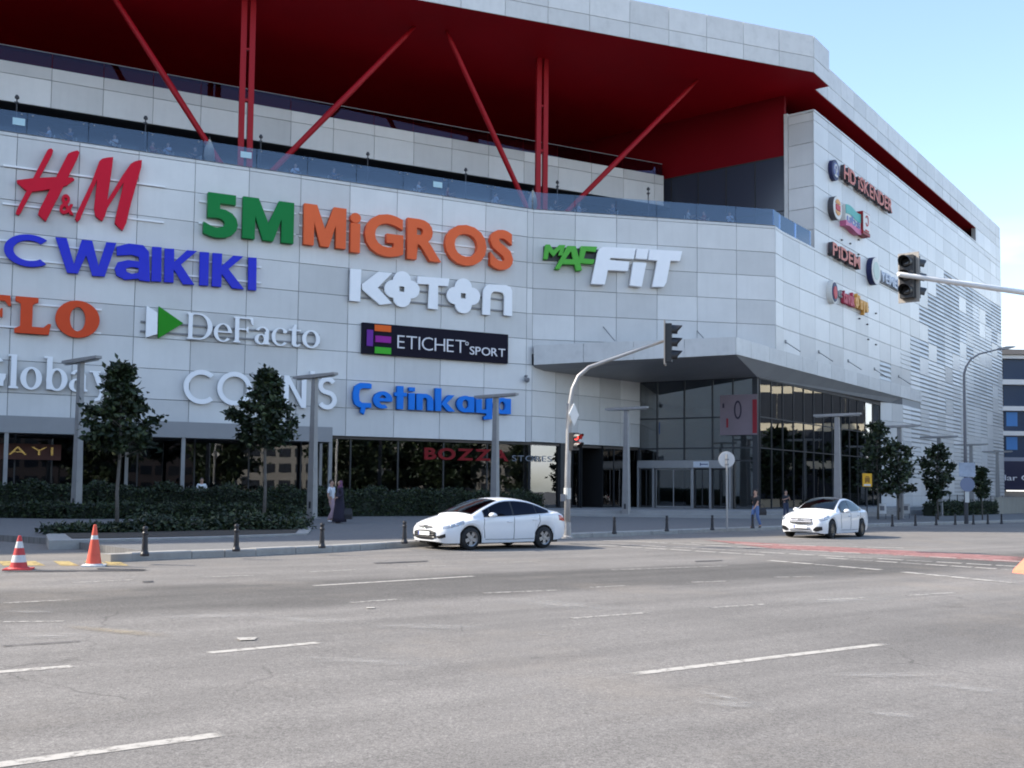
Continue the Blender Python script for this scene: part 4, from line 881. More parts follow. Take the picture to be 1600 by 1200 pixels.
# Cetinkaya
r = sg_root('sky_blue_sign', 'sky-blue rounded Çetinkaya letters low beside the entrance', FA, 675, 625)
CY = signm('sign_sky_blue', (0.012, 0.20, 0.74))
X_ = 0.62; w_ = 0.19
cg = {'Ç': [[[(.62, .0), (.62, .20), (.30, .20), (.22, .28), (.20, .5), (.22, .74), (.32, .82), (.62, .82), (.62, 1.0), (.55, 1.04), (.24, 1.04), (.06, .90), (.0, .6), (.0, .36), (.06, .12), (.22, .0)]], [[(.28, .02), (.44, .02), (.38, -.30), (.26, -.20)]]],
      'e': [band(.33, .36, .33, .37, .20, 0, 300, 26, .16), rect(.14, .30, .65, .44)], 't': [rect(.06, 0, .28, 1.0), rect(-.03, .56, .40, .72)],
      'i': [rect(0, 0, .21, .72), rect(0, .80, .21, .97)], 'n': [rect(0, 0, .21, .72), band(.29, .38, .31, .34, .21, 0, 140, 18, .17), rect(.39, 0, .60, .39)],
      'k': [rect(0, 0, .21, 1.0), [[(.20, .30), (.46, .72), (.70, .72), (.42, .36), (.72, 0), (.47, 0), (.20, .32)]]],
      'a': [ring(.32, .36, .32, .37, .20, .17), rect(.44, 0, .65, .70)],
      'y': [rect(0, .10, .21, .72), [[(.10, .0), (.40, .0), (.40, .72), (.61, .72), (.61, -.26), (.30, -.30), (.30, -.14), (.40, -.12), (.40, -.02)]], rect(.0, .0, .5, .16)]}
b = box_of(FA, 552, 599, 636, 798, 630); sign_letters(r, FA, 'Çetinkaya', b[0], b[1], b[2], b[3], CY, 0.3, glyphs=cg, gap=0.075)
# MAC FiT on the short front
cf = lambda x, y: (830 + x / 6.1538, 360 + y / 6.1538)
r = sg_root('gym_sign', 'slanted white FiT letters with small green MAC, right of the corner', FB, 960, 415)
traced(r, FB, [[[(640,215),(655,180),(690,158),(1005,172),(988,274),(762,262),(758,285),(945,300),(930,390),(738,380),(708,520),(578,512)]]], cf, WHITE, 0.4)
traced(r, FB, [[[(1022,175),(1128,180),(1115,276),(1005,270)]], [[(985,305),(1108,312),(1062,541),(950,528)]]], cf, WHITE, 0.4)
traced(r, FB, [[[(1142,182),(1452,200),(1430,293),(1340,290),(1300,500),(1275,541),(1165,541),(1215,290),(1128,282)]]], cf, WHITE, 0.4)
GRN = signm('sign_leaf_green', (0.10, 0.42, 0.06))
traced(r, FB, [[[(120,275),(140,135),(180,135),(215,190),(270,140),(330,140),(300,240),(262,240),(280,180),(215,250),(172,200),(158,275)]]], cf, GRN, 0.36)
traced(r, FB, [[[(230,368),(350,148),(430,150),(490,382),(435,386),(420,326),(300,322),(275,372)], [(328,275),(385,198),(408,278)]]], cf, GRN, 0.42)
traced(r, FB, [[[(480,150),(635,156),(620,205),(528,196),(506,270),(612,279),(596,322),(455,312)]]], cf, GRN, 0.36)
s0, z0 = on_wall(FB, 849, 385, -0.1); s1, z1 = on_wall(FB, 935, 412, -0.1); obj('back_plate', MB().box(s0, s1, -0.12, -0.06, z1, z0), DARK, r, FB)
# --- the food signs on the side wall
def disc(parent, fr, cx, cz, rx, rz, m, y0, y1, n=28, name='disc'):
    return obj(name, MB().xz([(cx + rx * math.cos(2*math.pi*k/n), cz + rz * math.sin(2*math.pi*k/n)) for k in range(n)], y1, y0), m, parent, fr)
def wrect(fr, x0, y0, x1, y1, y=-0.4):
    a, b = on_wall(fr, x0, y0, y), on_wall(fr, x1, y1, y); return a, b
def pixbox(xl, yt, yb, xr, y=-0.45):
    s0, zt = on_wall(FR_, xl, yt, y); _, zb = on_wall(FR_, xl, yb, y); s1, _ = on_wall(FR_, xr, (yt + yb) / 2 + 20, y); return s0, s1, zb, zt
PNK = signm('sign_salmon', (0.58, 0.17, 0.13)); NAVY = signm('sign_navy', (0.03, 0.035, 0.10)); CRM = signm('sign_cream', (0.72, 0.70, 0.66)); DKB = pmat('sign_case', (0.06, 0.055, 0.065), 0.5)
r = sg_root('kebab_house_sign', 'salmon HD iSKENDER letters after a round navy badge, top of the side wall', FR_, 1345, 290)
s0, s1, zb, zt = pixbox(1300, 242, 274, 1315); cx, cz, rd = (s0 + s1) / 2, (zb + zt) / 2 - 0.1, 0.78
disc(r, FR_, cx, cz, rd, rd, NAVY, -0.05, -0.36); disc(r, FR_, cx, cz, rd * 0.72, rd * 0.72, signm('badge_blue', (0.16, 0.18, 0.34)), -0.36, -0.39)
obj('badge_mark', curve_mesh([stroke(arc(0, .12, .28, .28, 200, -60, 14), .10), rect(-.05, -.45, .05, .1), rect(-.3, -.5, .3, -.38)], 'badge_mark', CRM), None, r, FR_ @ Matrix.Translation((cx, -0.40, cz)) @ BAS @ Matrix.Diagonal((1, 1, 0.03, 1)))
s0, s1, zb, zt = pixbox(1319, 256, 278.5, 1394); sign_letters(r, FR_, 'HD iSKENDER', s0, s1, zb, zt, PNK, 0.3, sides=DKB, off=0.15, bold=0.02, gap=0.10); rails(r, FR_, s0, s1, [zb + 0.2], DKB)
r = sg_root('burger_badge_sign', 'round white badge with red and orange bun stripes on the side wall', FR_, 1307, 317)
s0, s1, zb, zt = pixbox(1299, 299, 336, 1316); cx, cz, rd = (s0 + s1) / 2, (zb + zt) / 2 - 0.1, 0.88
disc(r, FR_, cx, cz, rd, rd, DKB, -0.05, -0.48); disc(r, FR_, cx, cz, rd, rd * 0.98, CRM, -0.48, -0.52)
OR2 = signm('bun_orange', (0.72, 0.33, 0.10)); RD2 = signm('badge_red', (0.55, 0.05, 0.06))
obj('badge_mark', curve_mesh([[arc(0, .30, .5, .34, 0, 180, 14)], [arc(0, -.26, .5, .30, 180, 360, 14)]], 'badge_mark', OR2), None, r, FR_ @ Matrix.Translation((cx, -0.54, cz)) @ BAS @ Matrix.Diagonal((1, 1, 0.04, 1)))
obj('badge_band', MB().box(cx - 0.45, cx + 0.45, -0.58, -0.53, cz - 0.2, cz + 0.22), RD2, r, FR_)
r = sg_root('teal_flag_sign', 'wavy square sign, teal at the top and pink at the bottom, on the side wall', FR_, 1332, 336)
s0, s1, zb, zt = pixbox(1320, 319, 352, 1344)
n = 10; top = [(s0 + (s1 - s0) * i / n, zt + 0.10 * math.sin(i / n * 6.0)) for i in range(n + 1)]; bot = [(x, zb + 0.10 * math.sin((x - s0) / (s1 - s0) * 6.0)) for x, _ in top]; md = [(x, (a + zz_) / 2 + 0.12) for (x, a), (_, zz_) in zip(top, bot)]; m2 = [(x, zz_ + 0.42) for x, zz_ in bot]
obj('board', MB().xz(top + m2[::-1], -0.5, -0.05), CRM, r, FR_); obj('top_band', MB().xz(top + md[::-1], -0.54, -0.5), signm('flag_teal', (0.10, 0.42, 0.38)), r, FR_); obj('bottom_band', MB().xz(m2 + bot[::-1], -0.54, -0.05), signm('flag_pink', (0.62, 0.16, 0.30)), r, FR_)
sign_letters(r, FR_, 'ubs', s0 + 0.25, s1 - 0.25, (zb + zt) / 2 - 0.45, (zb + zt) / 2 + 0.25, signm('flag_blue', (0.16, 0.22, 0.42)), 0.04, 0.5, bold=0.02)
r = sg_root('red_box_sign', 'upright box sign with dark red sides and a white face, on the side wall', FR_, 1354, 345)
s0, s1, zb, zt = pixbox(1348.5, 329, 364, 1360, -0.7)
obj('case', MB().box(s0, s1, -0.68, -0.05, zb, zt), signm('case_red', (0.28, 0.015, 0.02)), r, FR_); obj('face', MB().box(s0 + 0.06, s1 - 0.06, -0.71, -0.68, zb + 0.25, zt - 0.06), CRM, r, FR_)
obj('face_mark', curve_mesh([stroke(arc(0, .25, .3, .4, 150, -150, 16), .09), rect(-.4, -.62, .4, -.5)], 'face_mark', RD2), None, r, FR_ @ Matrix.Translation(((s0 + s1) / 2, -0.73, (zb + zt) / 2)) @ BAS @ Matrix.Diagonal((1, 1, 0.04, 1)))
r = sg_root('pide_sign', 'salmon PiDEM letters with dark sides on the side wall', FR_, 1322, 398)
s0, s1, zb, zt = pixbox(1301, 377, 397.5, 1344); sign_letters(r, FR_, 'PiDEM', s0, s1, zb, zt, PNK, 0.35, sides=DKB, off=0.12, bold=0.025, gap=0.12); rails(r, FR_, s0, s1, [zb + 0.1], DKB)
r = sg_root('white_badge_sign', 'round white badge and pale lettering half hidden by the nearer traffic signal', FR_, 1385, 425)
s0, s1, zb, zt = pixbox(1359, 396, 438, 1376); cx, cz, rd = (s0 + s1) / 2, (zb + zt) / 2 - 0.1, 1.12
disc(r, FR_, cx, cz, rd, rd, NAVY, -0.05, -0.5); disc(r, FR_, cx, cz, rd * 0.97, rd * 0.97, CRM, -0.5, -0.54); disc(r, FR_, cx, cz, rd * 0.66, rd * 0.66, signm('badge_mint', (0.52, 0.62, 0.56)), -0.54, -0.57)
s0, s1, zb, zt = pixbox(1379, 421, 437, 1412); sign_letters(r, FR_, 'YEMEK', s0, s1, zb, zt, signm('letter_pale', (0.52, 0.57, 0.66)), 0.2, 0.12, bold=0.02); rails(r, FR_, s0, s1, [zb - 0.05], GREYM)
r = sg_root('chicken_sign', 'small round dark badge with red and orange lettering, lowest on the side wall', FR_, 1330, 465)
s0, s1, zb, zt = pixbox(1299, 434, 469, 1310.5); cx, cz, rd = (s0 + s1) / 2, (zb + zt) / 2 - 0.1, 0.86
disc(r, FR_, cx, cz, rd * .8, rd, CRM, -0.05, -0.42); disc(r, FR_, cx, cz, rd * 0.66, rd * 0.84, NAVY, -0.42, -0.46); disc(r, FR_, cx, cz - .05, rd * 0.42, rd * 0.55, RD2, -0.46, -0.5)
s0, s1, zb, zt = pixbox(1313, 448, 462, 1319); sign_letters(r, FR_, 'et', s0, s1, zb, zt, GREYM, 0.2, 0.12, bold=0.02)
s0, s1, zb, zt = pixbox(1320, 450, 471, 1338); sign_letters(r, FR_, 'tavuk', s0, s1, zb, zt, signm('sign_crimson', (0.50, 0.06, 0.10)), 0.25, 0.12, bold=0.04, gap=0.04)
s0, s1, zb, zt = pixbox(1338.5, 457, 478, 1359); sign_letters(r, FR_, 'dünya', s0, s1, zb, zt, signm('sign_amber', (0.72, 0.36, 0.08)), 0.25, 0.12, bold=0.05, gap=0.03)
# --- signs at street level
r = sg_root('red_window_sign', 'dark red BOZZA letters in the shop window behind the middle lamp post', FA, 745, 710)
s0, zt = on_wall(FA, 663, 699, 0.2); s1, zb = on_wall(FA, 794, 724, 0.2); zb = on_wall(FA, 663, 717, 0.2)[1]
sign_letters(r, FA, 'BOZZA', s0, s1, zb, zt, signm('sign_dark_red', (0.20, 0.008, 0.012)), 0.08, -0.24, bold=0.035, gap=0.10)
s0, z0 = on_wall(FA, 800, 712, 0.2); s1 = on_wall(FA, 862, 716, 0.2)[0]; sign_letters(r, FA, 'STORES', s0, s1, z0 - 0.32, z0 + 0.05, pmat('letter_grey_blue', (0.16, 0.18, 0.21), 0.5), 0.05, -0.22, gap=0.16)
r = sg_root('brown_shop_sign', 'brown board with gold letters AYI under the awning at far left', FA, 45, 705)
s0, zt = on_wall(FA, -12, 692, -0.25); s1, zb = on_wall(FA, 95, 719, -0.25)
obj('board', MB().box(s0, s1, -0.25, 0.15, zb, zt), pmat('board_brown', (0.085, 0.024, 0.018), 0.6, var=0.15, scale=2), r, FA)
q = on_wall(FA, 13, 712, -0.3); q1 = on_wall(FA, 83, 712, -0.3); sign_letters(r, FA, 'AYI', q[0], q1[0], zb + 0.22, zt - 0.12, pmat('letter_gold', (0.62, 0.40, 0.13), 0.25, 0.7), 0.08, 0.25, bold=-0.005, gap=0.18)
off_, sgo, FO_, zo_ = OFFICE
q = at_depth(1568, 746, 134.3); s0 = (FO_.inverted() @ q).x
OL = pmat('letter_office_white', (0.75, 0.76, 0.80), 0.5)  # plain pale colour, no emission
sign_letters(sgo, FO_, 'lar Garaj', s0 + 0.2, s0 + 6.2, zo_(750), zo_(741), OL, 0.1, 0.62, gap=0.12)
# ------------------------------------------------------------------ street furniture
def on_z(px, py, z):
    d = ray(px, py); t = (z - CAM_H) / d.z; return Vector((d.x * t, d.y * t, z))
# T-shaped lamps
LH = 6.3
def make_lamp():
    r = thing('street_lamp', 'x', 'street lamp', (0, 0, 0))
    mb = MB().loft([[(-a, -a * .62, z), (a, -a * .62, z), (a, a * .62, z), (-a, a * .62, z)] for a, z in ((0.215, 0.0), (0.205, 1.0), (0.165, 3.6), (0.13, LH - 0.12))])
    obj('post', mb, LAMPM, r, local=True); obj('base_plate', MB().box(-0.3, 0.3, -0.22, 0.22, 0, 0.03), GREYM, r, local=True)
    obj('hatch', MB().box(-0.07, 0.07, -0.137, -0.12, 0.45, 0.75), DARK, r, local=True)
    mb = MB().loft([[(x, -w, LH - h), (x, w, LH - h), (x, w * 0.9, LH + 0.03), (x, -w * 0.9, LH + 0.03)] for x, w, h in ((-1.45, 0.13, 0.08), (-0.25, 0.17, 0.13), (0.25, 0.17, 0.13), (1.45, 0.13, 0.08))])
    obj('lamp_head', mb, LAMPM, r, local=True)
    obj('diffuser', MB().box(-1.35, -0.3, -0.09, 0.09, LH - 0.142, LH - 0.125).box(0.3, 1.35, -0.09, 0.09, LH - 0.142, LH - 0.125), pmat('lamp_diffuser', (0.6, 0.6, 0.58), 0.4), r, local=True)
    return r
lamp0 = make_lamp(); LAMPS = []
for i, (px, py, lab) in enumerate([(127, 561, 'wide grey T-shaped lamp post left of the first tree'), (492, 586, 'wide grey T-shaped lamp post beside the two walking women'), (775, 617, 'grey T-shaped lamp post before the last shop window, behind the near white car'),
        (979, 637, 'grey T-shaped lamp post in front of the entrance doors'), (1308, 647, 'grey T-shaped lamp post rising behind the farther white car'), (1405, 665, 'grey T-shaped lamp post at the end of the canopy'),
        (1467, 682, 'grey T-shaped lamp post standing before the dark tree by the fence'), (1517, 694, 'slim T-shaped lamp post just behind the tall curved lamp'), (1558, 705, 'farthest T-shaped lamp post near the low beige wall')]):
    z = LH + KERB
    for _ in range(4): p = on_z(px, py, z); z = LH + KERB + gz(p.x)
    M = Matrix.Translation((p.x, p.y, gz(p.x) + KERB - 0.006)) @ Matrix.Rotation(math.atan2(-0.66, 0.75), 4, 'Z')
    if i == 0: lamp0.matrix_basis = M; lamp0['label'] = lab; lamp0['group'] = 'T-shaped lamp posts'; lo = lamp0
    else: lo = dup(lamp0, M, lab, 'T-shaped lamp posts')
    LAMPS.append(p)
# bollards on the kerb
BOLM = pmat('bollard_paint', (0.016, 0.016, 0.020), 0.45, var=0.2, scale=8)
def make_bollard():
    r = thing('bollard', 'x', 'bollard', (0, 0, 0))
    obj('post', MB().lathe([(0.0, 0), (0.085, 0), (0.09, 0.05), (0.07, 0.09), (0.062, 0.12), (0.048, 0.42), (0.06, 0.44), (0.06, 0.47), (0.044, 0.49), (0.044, 0.53), (0.0, 0.53)], 14), BOLM, r, local=True, smooth=False)
    obj('cap', MB().lathe([(0.0, 0.53), (0.05, 0.53), (0.056, 0.56), (0.045, 0.595), (0.0, 0.61)], 14), BOLM, r, local=True); return r
b0 = make_bollard()
bl = [(226, 868.5, 'black bollard at the blunt left end of the kerb'), (369, 861, 'black bollard on the kerb between the kerb end and the second lamp'), (503, 856, 'black bollard on the kerb in front of the two walking women'), (632, 849, 'black bollard on the kerb by the front bumper of the near white car'),
      (960, 834, 'black bollard first on the kerb right of the near traffic signal pole'), (1042, 830, 'black bollard in front of the automatic doors'), (1113, 828, 'black bollard just left of the round sign post'), (1176, 825.5, 'black bollard beside the woman in jeans'),
      (1394.5, 822.5, 'black bollard behind the tail of the farther white car'), (1430.5, 821.5, 'black bollard between the two lamp posts past the canopy'), (1463, 820.5, 'black bollard at the foot of the lamp before the dark tree'), (1492.7, 820, 'black bollard left of the tall curved lamp'),
      (1521, 819.5, 'black bollard just right of the tall curved lamp'), (1543.6, 819, 'black bollard before the low beige wall'), (1565, 818.6, 'black bollard at the far end of the row')]
for i, (px, py, lab) in enumerate(bl):
    p = ground(px, py, KERB); M = Matrix.Translation((p.x, p.y, p.z - 0.006))
    if i == 0: b0.matrix_basis = M; b0['label'] = lab; b0['group'] = 'bollards along the kerb'
    else: dup(b0, M, lab, 'bollards along the kerb')
# cones
CONE = pmat('cone_orange', (0.72, 0.10, 0.055), 0.55, var=0.12, scale=6, dirt=(0.2, 6)); CONEW = pmat('cone_white', (0.62, 0.62, 0.60), 0.5, var=0.06, scale=8); CONER = pmat('cone_red', (0.50, 0.04, 0.04), 0.55, var=0.12, scale=6)
def cone(px, py, h, rb, lab, stripes, m, basem):
    p = ground(px, py); r = thing('traffic_cone', lab, 'traffic cone', p, 0.3, 'traffic cones by the kerb')
    R = lambda z: rb + (0.028 - rb) * (z / h)
    obj('base', MB().box(-rb * 1.45, rb * 1.45, -rb * 1.45, rb * 1.45, 0.0, 0.025).lathe([(rb * 1.2, 0.025), (rb * 1.02, 0.05)], 20), basem, r, local=True)
    cuts = [0.05]; segs = []
    for a, b in stripes: segs += [(cuts[-1], a, m), (a, b, CONEW)]; cuts.append(b)
    segs.append((cuts[-1], h, m))
    for a, b, mm in segs: obj('sleeve' if mm is CONEW else 'body', MB().lathe([(R(a), a), (R(b), b)] + ([(R(b) * .5, b + 0.008)] if b == h else []), 22), mm, r, local=True, smooth=False)
cone(29, 890, 0.62, 0.165, 'shorter red and white cone at the far left edge of the road', [(0.14, 0.27), (0.40, 0.52)], CONER, CONER)
cone(146.5, 884.5, 0.80, 0.15, 'taller all-orange traffic cone left of the kerb end', [(0.52, 0.60)], CONE, CONEW)
# plastic separator at the right edge
p = ground(1594, 896); r = thing('road_barrier', 'orange and white plastic road barrier at the right edge of the road', 'barrier', p, 0.25)
obj('block', MB().loft([[(0, -.25, 0), (1.3, -.25, 0), (1.3, .25, 0), (0, .25, 0)], [(0.02, -.23, .08), (1.28, -.23, .08), (1.28, .23, .08), (0.02, .23, .08)], [(0.26, -.12, .36), (1.2, -.12, .36), (1.2, .12, .36), (0.26, .12, .36)]]), pmat('barrier_orange', (0.72, 0.20, 0.12), 0.5, var=0.1, scale=6), r, M=None, local=True)
obj('block', MB().loft([[(1.305, -.25, 0), (2.6, -.25, 0), (2.6, .25, 0), (1.305, .25, 0)], [(1.305, -.23, .08), (2.6, -.23, .08), (2.6, .23, .08), (1.305, .23, .08)], [(1.305, -.12, .36), (2.5, -.12, .36), (2.5, .12, .36), (1.305, .12, .36)]]), CONEW, r, local=True)
obj('reflector', MB().xz([(0.10, 0.14), (0.16, 0.20), (0.55, 0.20), (0.62, 0.14)], -.235, -.20), CONEW, r, local=True)
# ---- traffic signals
SIGG = pmat('signal_plate', (0.30, 0.275, 0.245), 0.55, var=0.05, scale=5); SIGB = pmat('signal_black', (0.018, 0.018, 0.020), 0.42); GALV = pmat('galvanised', (0.33, 0.325, 0.32), 0.42, 0.25, var=0.08, scale=3, dirt=(0.15, 5)); LENS = pmat('signal_lens', (0.035, 0.035, 0.037), 0.12, coat=0.6)
def head(root, M, n=3, s=0.40, plate=True, lit=None, name='signal_head'):
    """a signal facing local -y, centred on the origin of M"""
    H = n * s
    h = obj(name, MB().box(-s * .46, s * .46, -0.10, 0.12, -H / 2, H / 2), SIGB, root, M)
    if plate: obj('back_plate', MB().box(-s * .72, s * .72, 0.10, 0.135, -H / 2 - 0.10, H / 2 + 0.10), SIGG, h, M)
    for k in range(n):
        z = H / 2 - s * (k + .5)
        lm_ = lit if (lit is not None and k == 0) else LENS
        obj('lens', MB().lathe([(0.0, 0.035), (s * .2, 0.028), (s * .36, 0.0)], 18, (0, 0, 0), Matrix.Translation((0, -0.10, z)) @ Matrix.Rotation(math.pi / 2, 4, 'X')), lm_, h, M, smooth=True)
        mb = MB(); a0, a1, m = math.radians(-30), math.radians(210), 14; o, q = [], []
        for i in range(m + 1):
            a = a0 + (a1 - a0) * i / m; d = 0.16 + 0.16 * max(0.0, math.sin(a))
            o.append(((s * .44 * math.cos(a), -0.10, z + s * .44 * math.sin(a)), (s * .42 * math.cos(a), -0.10 - d, z + s * .42 * math.sin(a) - 0.015))); q.append(((s * .41 * math.cos(a), -0.10, z + s * .41 * math.sin(a)), (s * .39 * math.cos(a), -0.10 - d, z + s * .39 * math.sin(a) - 0.015)))
        mb.loft([[o[i][0], o[i][1], q[i][1], q[i][0]] for i in range(m + 1)]); obj('visor', mb, SIGB, h, M)
    return h
def facing(dx, dy, p): return Matrix.Translation(p) @ Matrix.Rotation(math.atan2(dy, dx) + math.pi / 2, 4, 'Z')
p = ground(886, 841, KERB); Z1 = p.y
r = thing('traffic_signal', 'traffic signal on a curved pale pole behind the near white car', 'traffic signal', p)
def s1p(px, py): return at_depth(px, py, Z1)
pts = [p, s1p(887, 740), s1p(889, 660), s1p(891, 632), s1p(895, 608), s1p(904, 588), s1p(920, 574), s1p(945, 565), s1p(985, 551), s1p(1037, 533)]
obj('pole', MB().path(pts, [0.10, 0.092, 0.085, 0.08, 0.074, 0.068, 0.062, 0.056, 0.05, 0.044], 12), GALV, r, smooth=True)
obj('base_collar', MB().lathe([(0.2, 0), (0.2, 0.05), (0.13, 0.09), (0.12, 0.5)], 14, p), GALV, r)
head(r, facing(0.97, -0.22, s1p(1044, 536) + Vector((0.02, 0, 0))), 3, 0.40)
REDL = pmat('signal_red_lit', (1.0, 0.06, 0.05), 0.4, emit=1.5)
head(r, facing(0.62, -0.78, s1p(895, 690) + Vector((0.03, -0.08, 0))), 2, 0.27, plate=False, lit=REDL, name='pedestrian_signal')
q = s1p(893, 648); Md = facing(0.86, -0.5, q + Vector((0.06, -0.06, 0)))
obj('diamond_sign', MB().xz([(0, -.36), (.34, 0), (0, .36), (-.34, 0)], -0.02, 0.0), pmat('sign_plate_white', (0.70, 0.70, 0.68), 0.45), r, Md)
obj('sign_bracket', MB().box(-0.16, -0.02, -0.06, 0.04, -0.45, 0.35, Matrix.Translation(q)), GREYM, r)
obj('control_box', MB().box(-0.13, 0.02, -0.2, -0.09, -0.1, 0.12, Matrix.Translation(s1p(882, 778))), GREYM, r)
obj('sticker', MB().lathe([(0.112, 0), (0.112, 0.35)], 12, s1p(886.5, 780)), pmat('sticker_pale', (0.55, 0.55, 0.52), 0.6), r)
# second signal, near, on an arm reaching in from the right
a0, a1 = Vector((10.35, 26.6, 0)), Vector((14.5, 29.0, 0)); zc = at_depth(1424, 431, 27).z
dirn = (a1 - a0).normalized(); base = a1 + dirn * 2.6; base.z = gz(base.x)
r = thing('traffic_signal', 'nearer traffic signal hanging on a white arm that reaches in from the right', 'traffic signal', base)
tip = at_depth(1404, 428.5, 26.9); mid = at_depth(1600, 457, 29.0); el = base.copy(); el.z = mid.z - 0.25
obj('pole', MB().path([base, base + Vector((0, 0, 3.5)), el + Vector((0, 0, -0.8)), el + Vector((-0.15, -0.1, -0.25)), el - dirn * 0.6 + Vector((0, 0, 0.1)), mid, tip], [0.13, 0.115, 0.10, 0.095, 0.09, 0.082, 0.065], 12), pmat('signal_arm_white', (0.68, 0.68, 0.67), 0.4, var=0.04, scale=2), r, smooth=True)
hc = at_depth(1420, 431.5, 27.25)
head(r, facing(-0.62, -0.78, hc + Vector((0.0, 0.10, 0))), 3, 0.385)
head(r, facing(0.93, 0.36, hc + Vector((0.20, 0.24, 0))), 3, 0.385, plate=False)
# tall curved street lamp
p = ground(1510, 818.5, KERB); r = thing('street_lamp', 'tall slim curved street lamp with sign boards, at the far right before the louvred wall', 'street lamp', p)
zt = at_depth(1510, 585, p.y).z; H = zt - p.z; e = at_depth(1563, 545, p.y) - p
obj('pole', MB().path([(0, 0, 0), (0, 0, H * .6), (0, 0, H), (0.12, 0, H + 0.45), (0.42, 0, H + 0.9), (0.9, 0, H + 1.2), (e.x, 0, e.z)], [0.12, 0.085, 0.068, 0.06, 0.055, 0.05, 0.042], 10), pmat('lamp_dark_grey', (0.13, 0.135, 0.15), 0.5, var=0.1, scale=2), r, local=True, smooth=True)
obj('lamp_head', MB().loft([[(e.x - 0.1 + x, -w, e.z + z - t), (e.x - 0.1 + x, w, e.z + z - t), (e.x - 0.1 + x, w, e.z + z + t), (e.x - 0.1 + x, -w, e.z + z + t)] for x, z, w, t in ((0, 0, .06, .04), (0.35, .05, .17, .09), (0.8, .10, .15, .06), (1.0, .12, .05, .03))]), GREYM, r, local=True)
hz = lambda y: at_depth(1510, y, p.y).z - p.z
obj('sign_panel', MB().box(-0.45, 0.48, -0.17, -0.15, hz(745), hz(723)), pmat('sign_pale_blue', (0.30, 0.35, 0.43), 0.5, var=0.2, scale=2), r, local=True)
obj('round_sign', MB().lathe([(0.42, 0), (0.42, 0.02)], 22, (0, 0, 0), Matrix.Translation((0.02, -0.15, hz(757))) @ Matrix.Rotation(math.pi / 2, 4, 'X')), pmat('sign_back_blue', (0.16, 0.19, 0.28), 0.5), r, local=True)
obj('sticker', MB().box(-0.12, 0.12, -0.15, -0.13, hz(785), hz(768)), pmat('sticker_pale', (0.5, 0.5, 0.5), 0.5), r, local=True)
# round sign seen from behind
p = ground(1136, 826, KERB); r = thing('road_sign', 'round pale road sign seen from behind on a thin grey post', 'road sign', p)
zc = at_depth(1136, 718, p.y).z - p.z
obj('post', MB().path([(0, 0, 0), (0, 0, zc + 0.22)], 0.045, 8), GALV, r, local=True)
obj('disc', MB().lathe([(0.0, 0.0), (0.34, 0.0), (0.345, 0.015), (0.34, 0.03), (0, 0.03)], 28, (0, 0, 0), Matrix.Translation((0, 0.07, zc)) @ Matrix.Rotation(math.pi / 2, 4, 'X')), pmat('sign_back', (0.55, 0.55, 0.54), 0.5, var=0.05, scale=4), r, local=True)
obj('clamp', MB().box(-0.07, 0.07, -0.055, 0.05, zc - 0.03, zc + 0.03).box(-0.07, 0.07, -0.055, 0.05, zc - 0.24, zc - 0.18), GREYM, r, local=True)
# yellow stop sign board, two small white boards
p = ground(1355, 815, KERB); r = thing('yellow_sign', 'square yellow sign on a thin post beside the entrance glass', 'sign', p)
zc = at_depth(1355, 749.5, p.y).z - p.z
obj('post', MB().path([(0, 0, 0), (0, 0, zc + 0.4)], 0.035, 8), DARK, r, local=True)
YS = pmat('sign_yellow', (0.72, 0.38, 0.015), 0.5)
obj('board', MB().box(-0.27, 0.27, -0.09, -0.045, zc - 0.40, zc + 0.36), YS, r, local=True)
obj('pictogram', MB().box(-0.14, 0.14, -0.098, -0.09, zc - 0.12, zc + 0.12).box(-0.10, 0.10, -0.098, -0.09, zc + 0.14, zc + 0.2).box(-0.13, -0.05, -0.098, -0.09, zc - 0.18, zc - 0.12).box(0.05, 0.13, -0.098, -0.09, zc - 0.18, zc - 0.12), pmat('sign_ink', (0.25, 0.12, 0.01), 0.6), r, local=True)
obj('caption', MB().box(-0.2, 0.2, -0.098, -0.09, zc - 0.36, zc - 0.26), CONEW, r, local=True)
for px, py, lab in ((1378, 806, 'small white notice board on legs left of the canopy-end lamp post'), (1415, 805, 'small white notice board on legs right of the canopy-end lamp post')):
    p = ground(px, py + 5, KERB); r = thing('notice_board', lab, 'notice board', p, -0.35, 'white notice boards by the fence')
    obj('board', MB().box(-0.28, 0.28, -0.03, 0.0, 0.35, 1.0), pmat('notice_white', (0.66, 0.66, 0.65), 0.6), r, local=True); obj('print', MB().box(-0.12, 0.16, -0.036, -0.03, 0.55, 0.85), pmat('notice_ink', (0.18, 0.18, 0.20), 0.6), r, local=True)
    for x in (-0.24, 0.24): obj('leg', MB().path([(x, 0.01, 0), (x, 0.01, 0.95)], 0.018, 6), DARK, r, local=True)
# wire fence, low beige wall
def along(s, y): v = FR_ @ Vector((s, y, 0)); return Vector((v.x, v.y, gz(v.x) + KERB))
FEN = pmat('fence_wire', (0.10, 0.105, 0.11), 0.5)
r = thing('wire_fence', 'grey wire mesh fence on posts along the foot of the louvred wall', 'fence', along(26, -3.2))
n = 12
for i in range(n + 1):
    q = along(24 + i * 2.6, -3.2); obj('fence_post', MB().path([q, q + Vector((0, 0, 1.75))], 0.045, 6), FEN, r)
for i in range(n):
    a, b = along(24 + i * 2.6, -3.2), along(24 + (i + 1) * 2.6, -3.2); mb = MB()
    for z in (0.08, 0.5, 0.9, 1.3, 1.7): mb.path([a + Vector((0, 0, z)), b + Vector((0, 0, z))], 0.018 if z > 1.6 else 0.010, 4)
    for k in range(1, 13): c_ = a.lerp(b, k / 13); mb.path([c_ + Vector((0, 0, 0.08)), c_ + Vector((0, 0, 1.7))], 0.006, 3)
    obj('mesh_panel', mb, FEN, r)
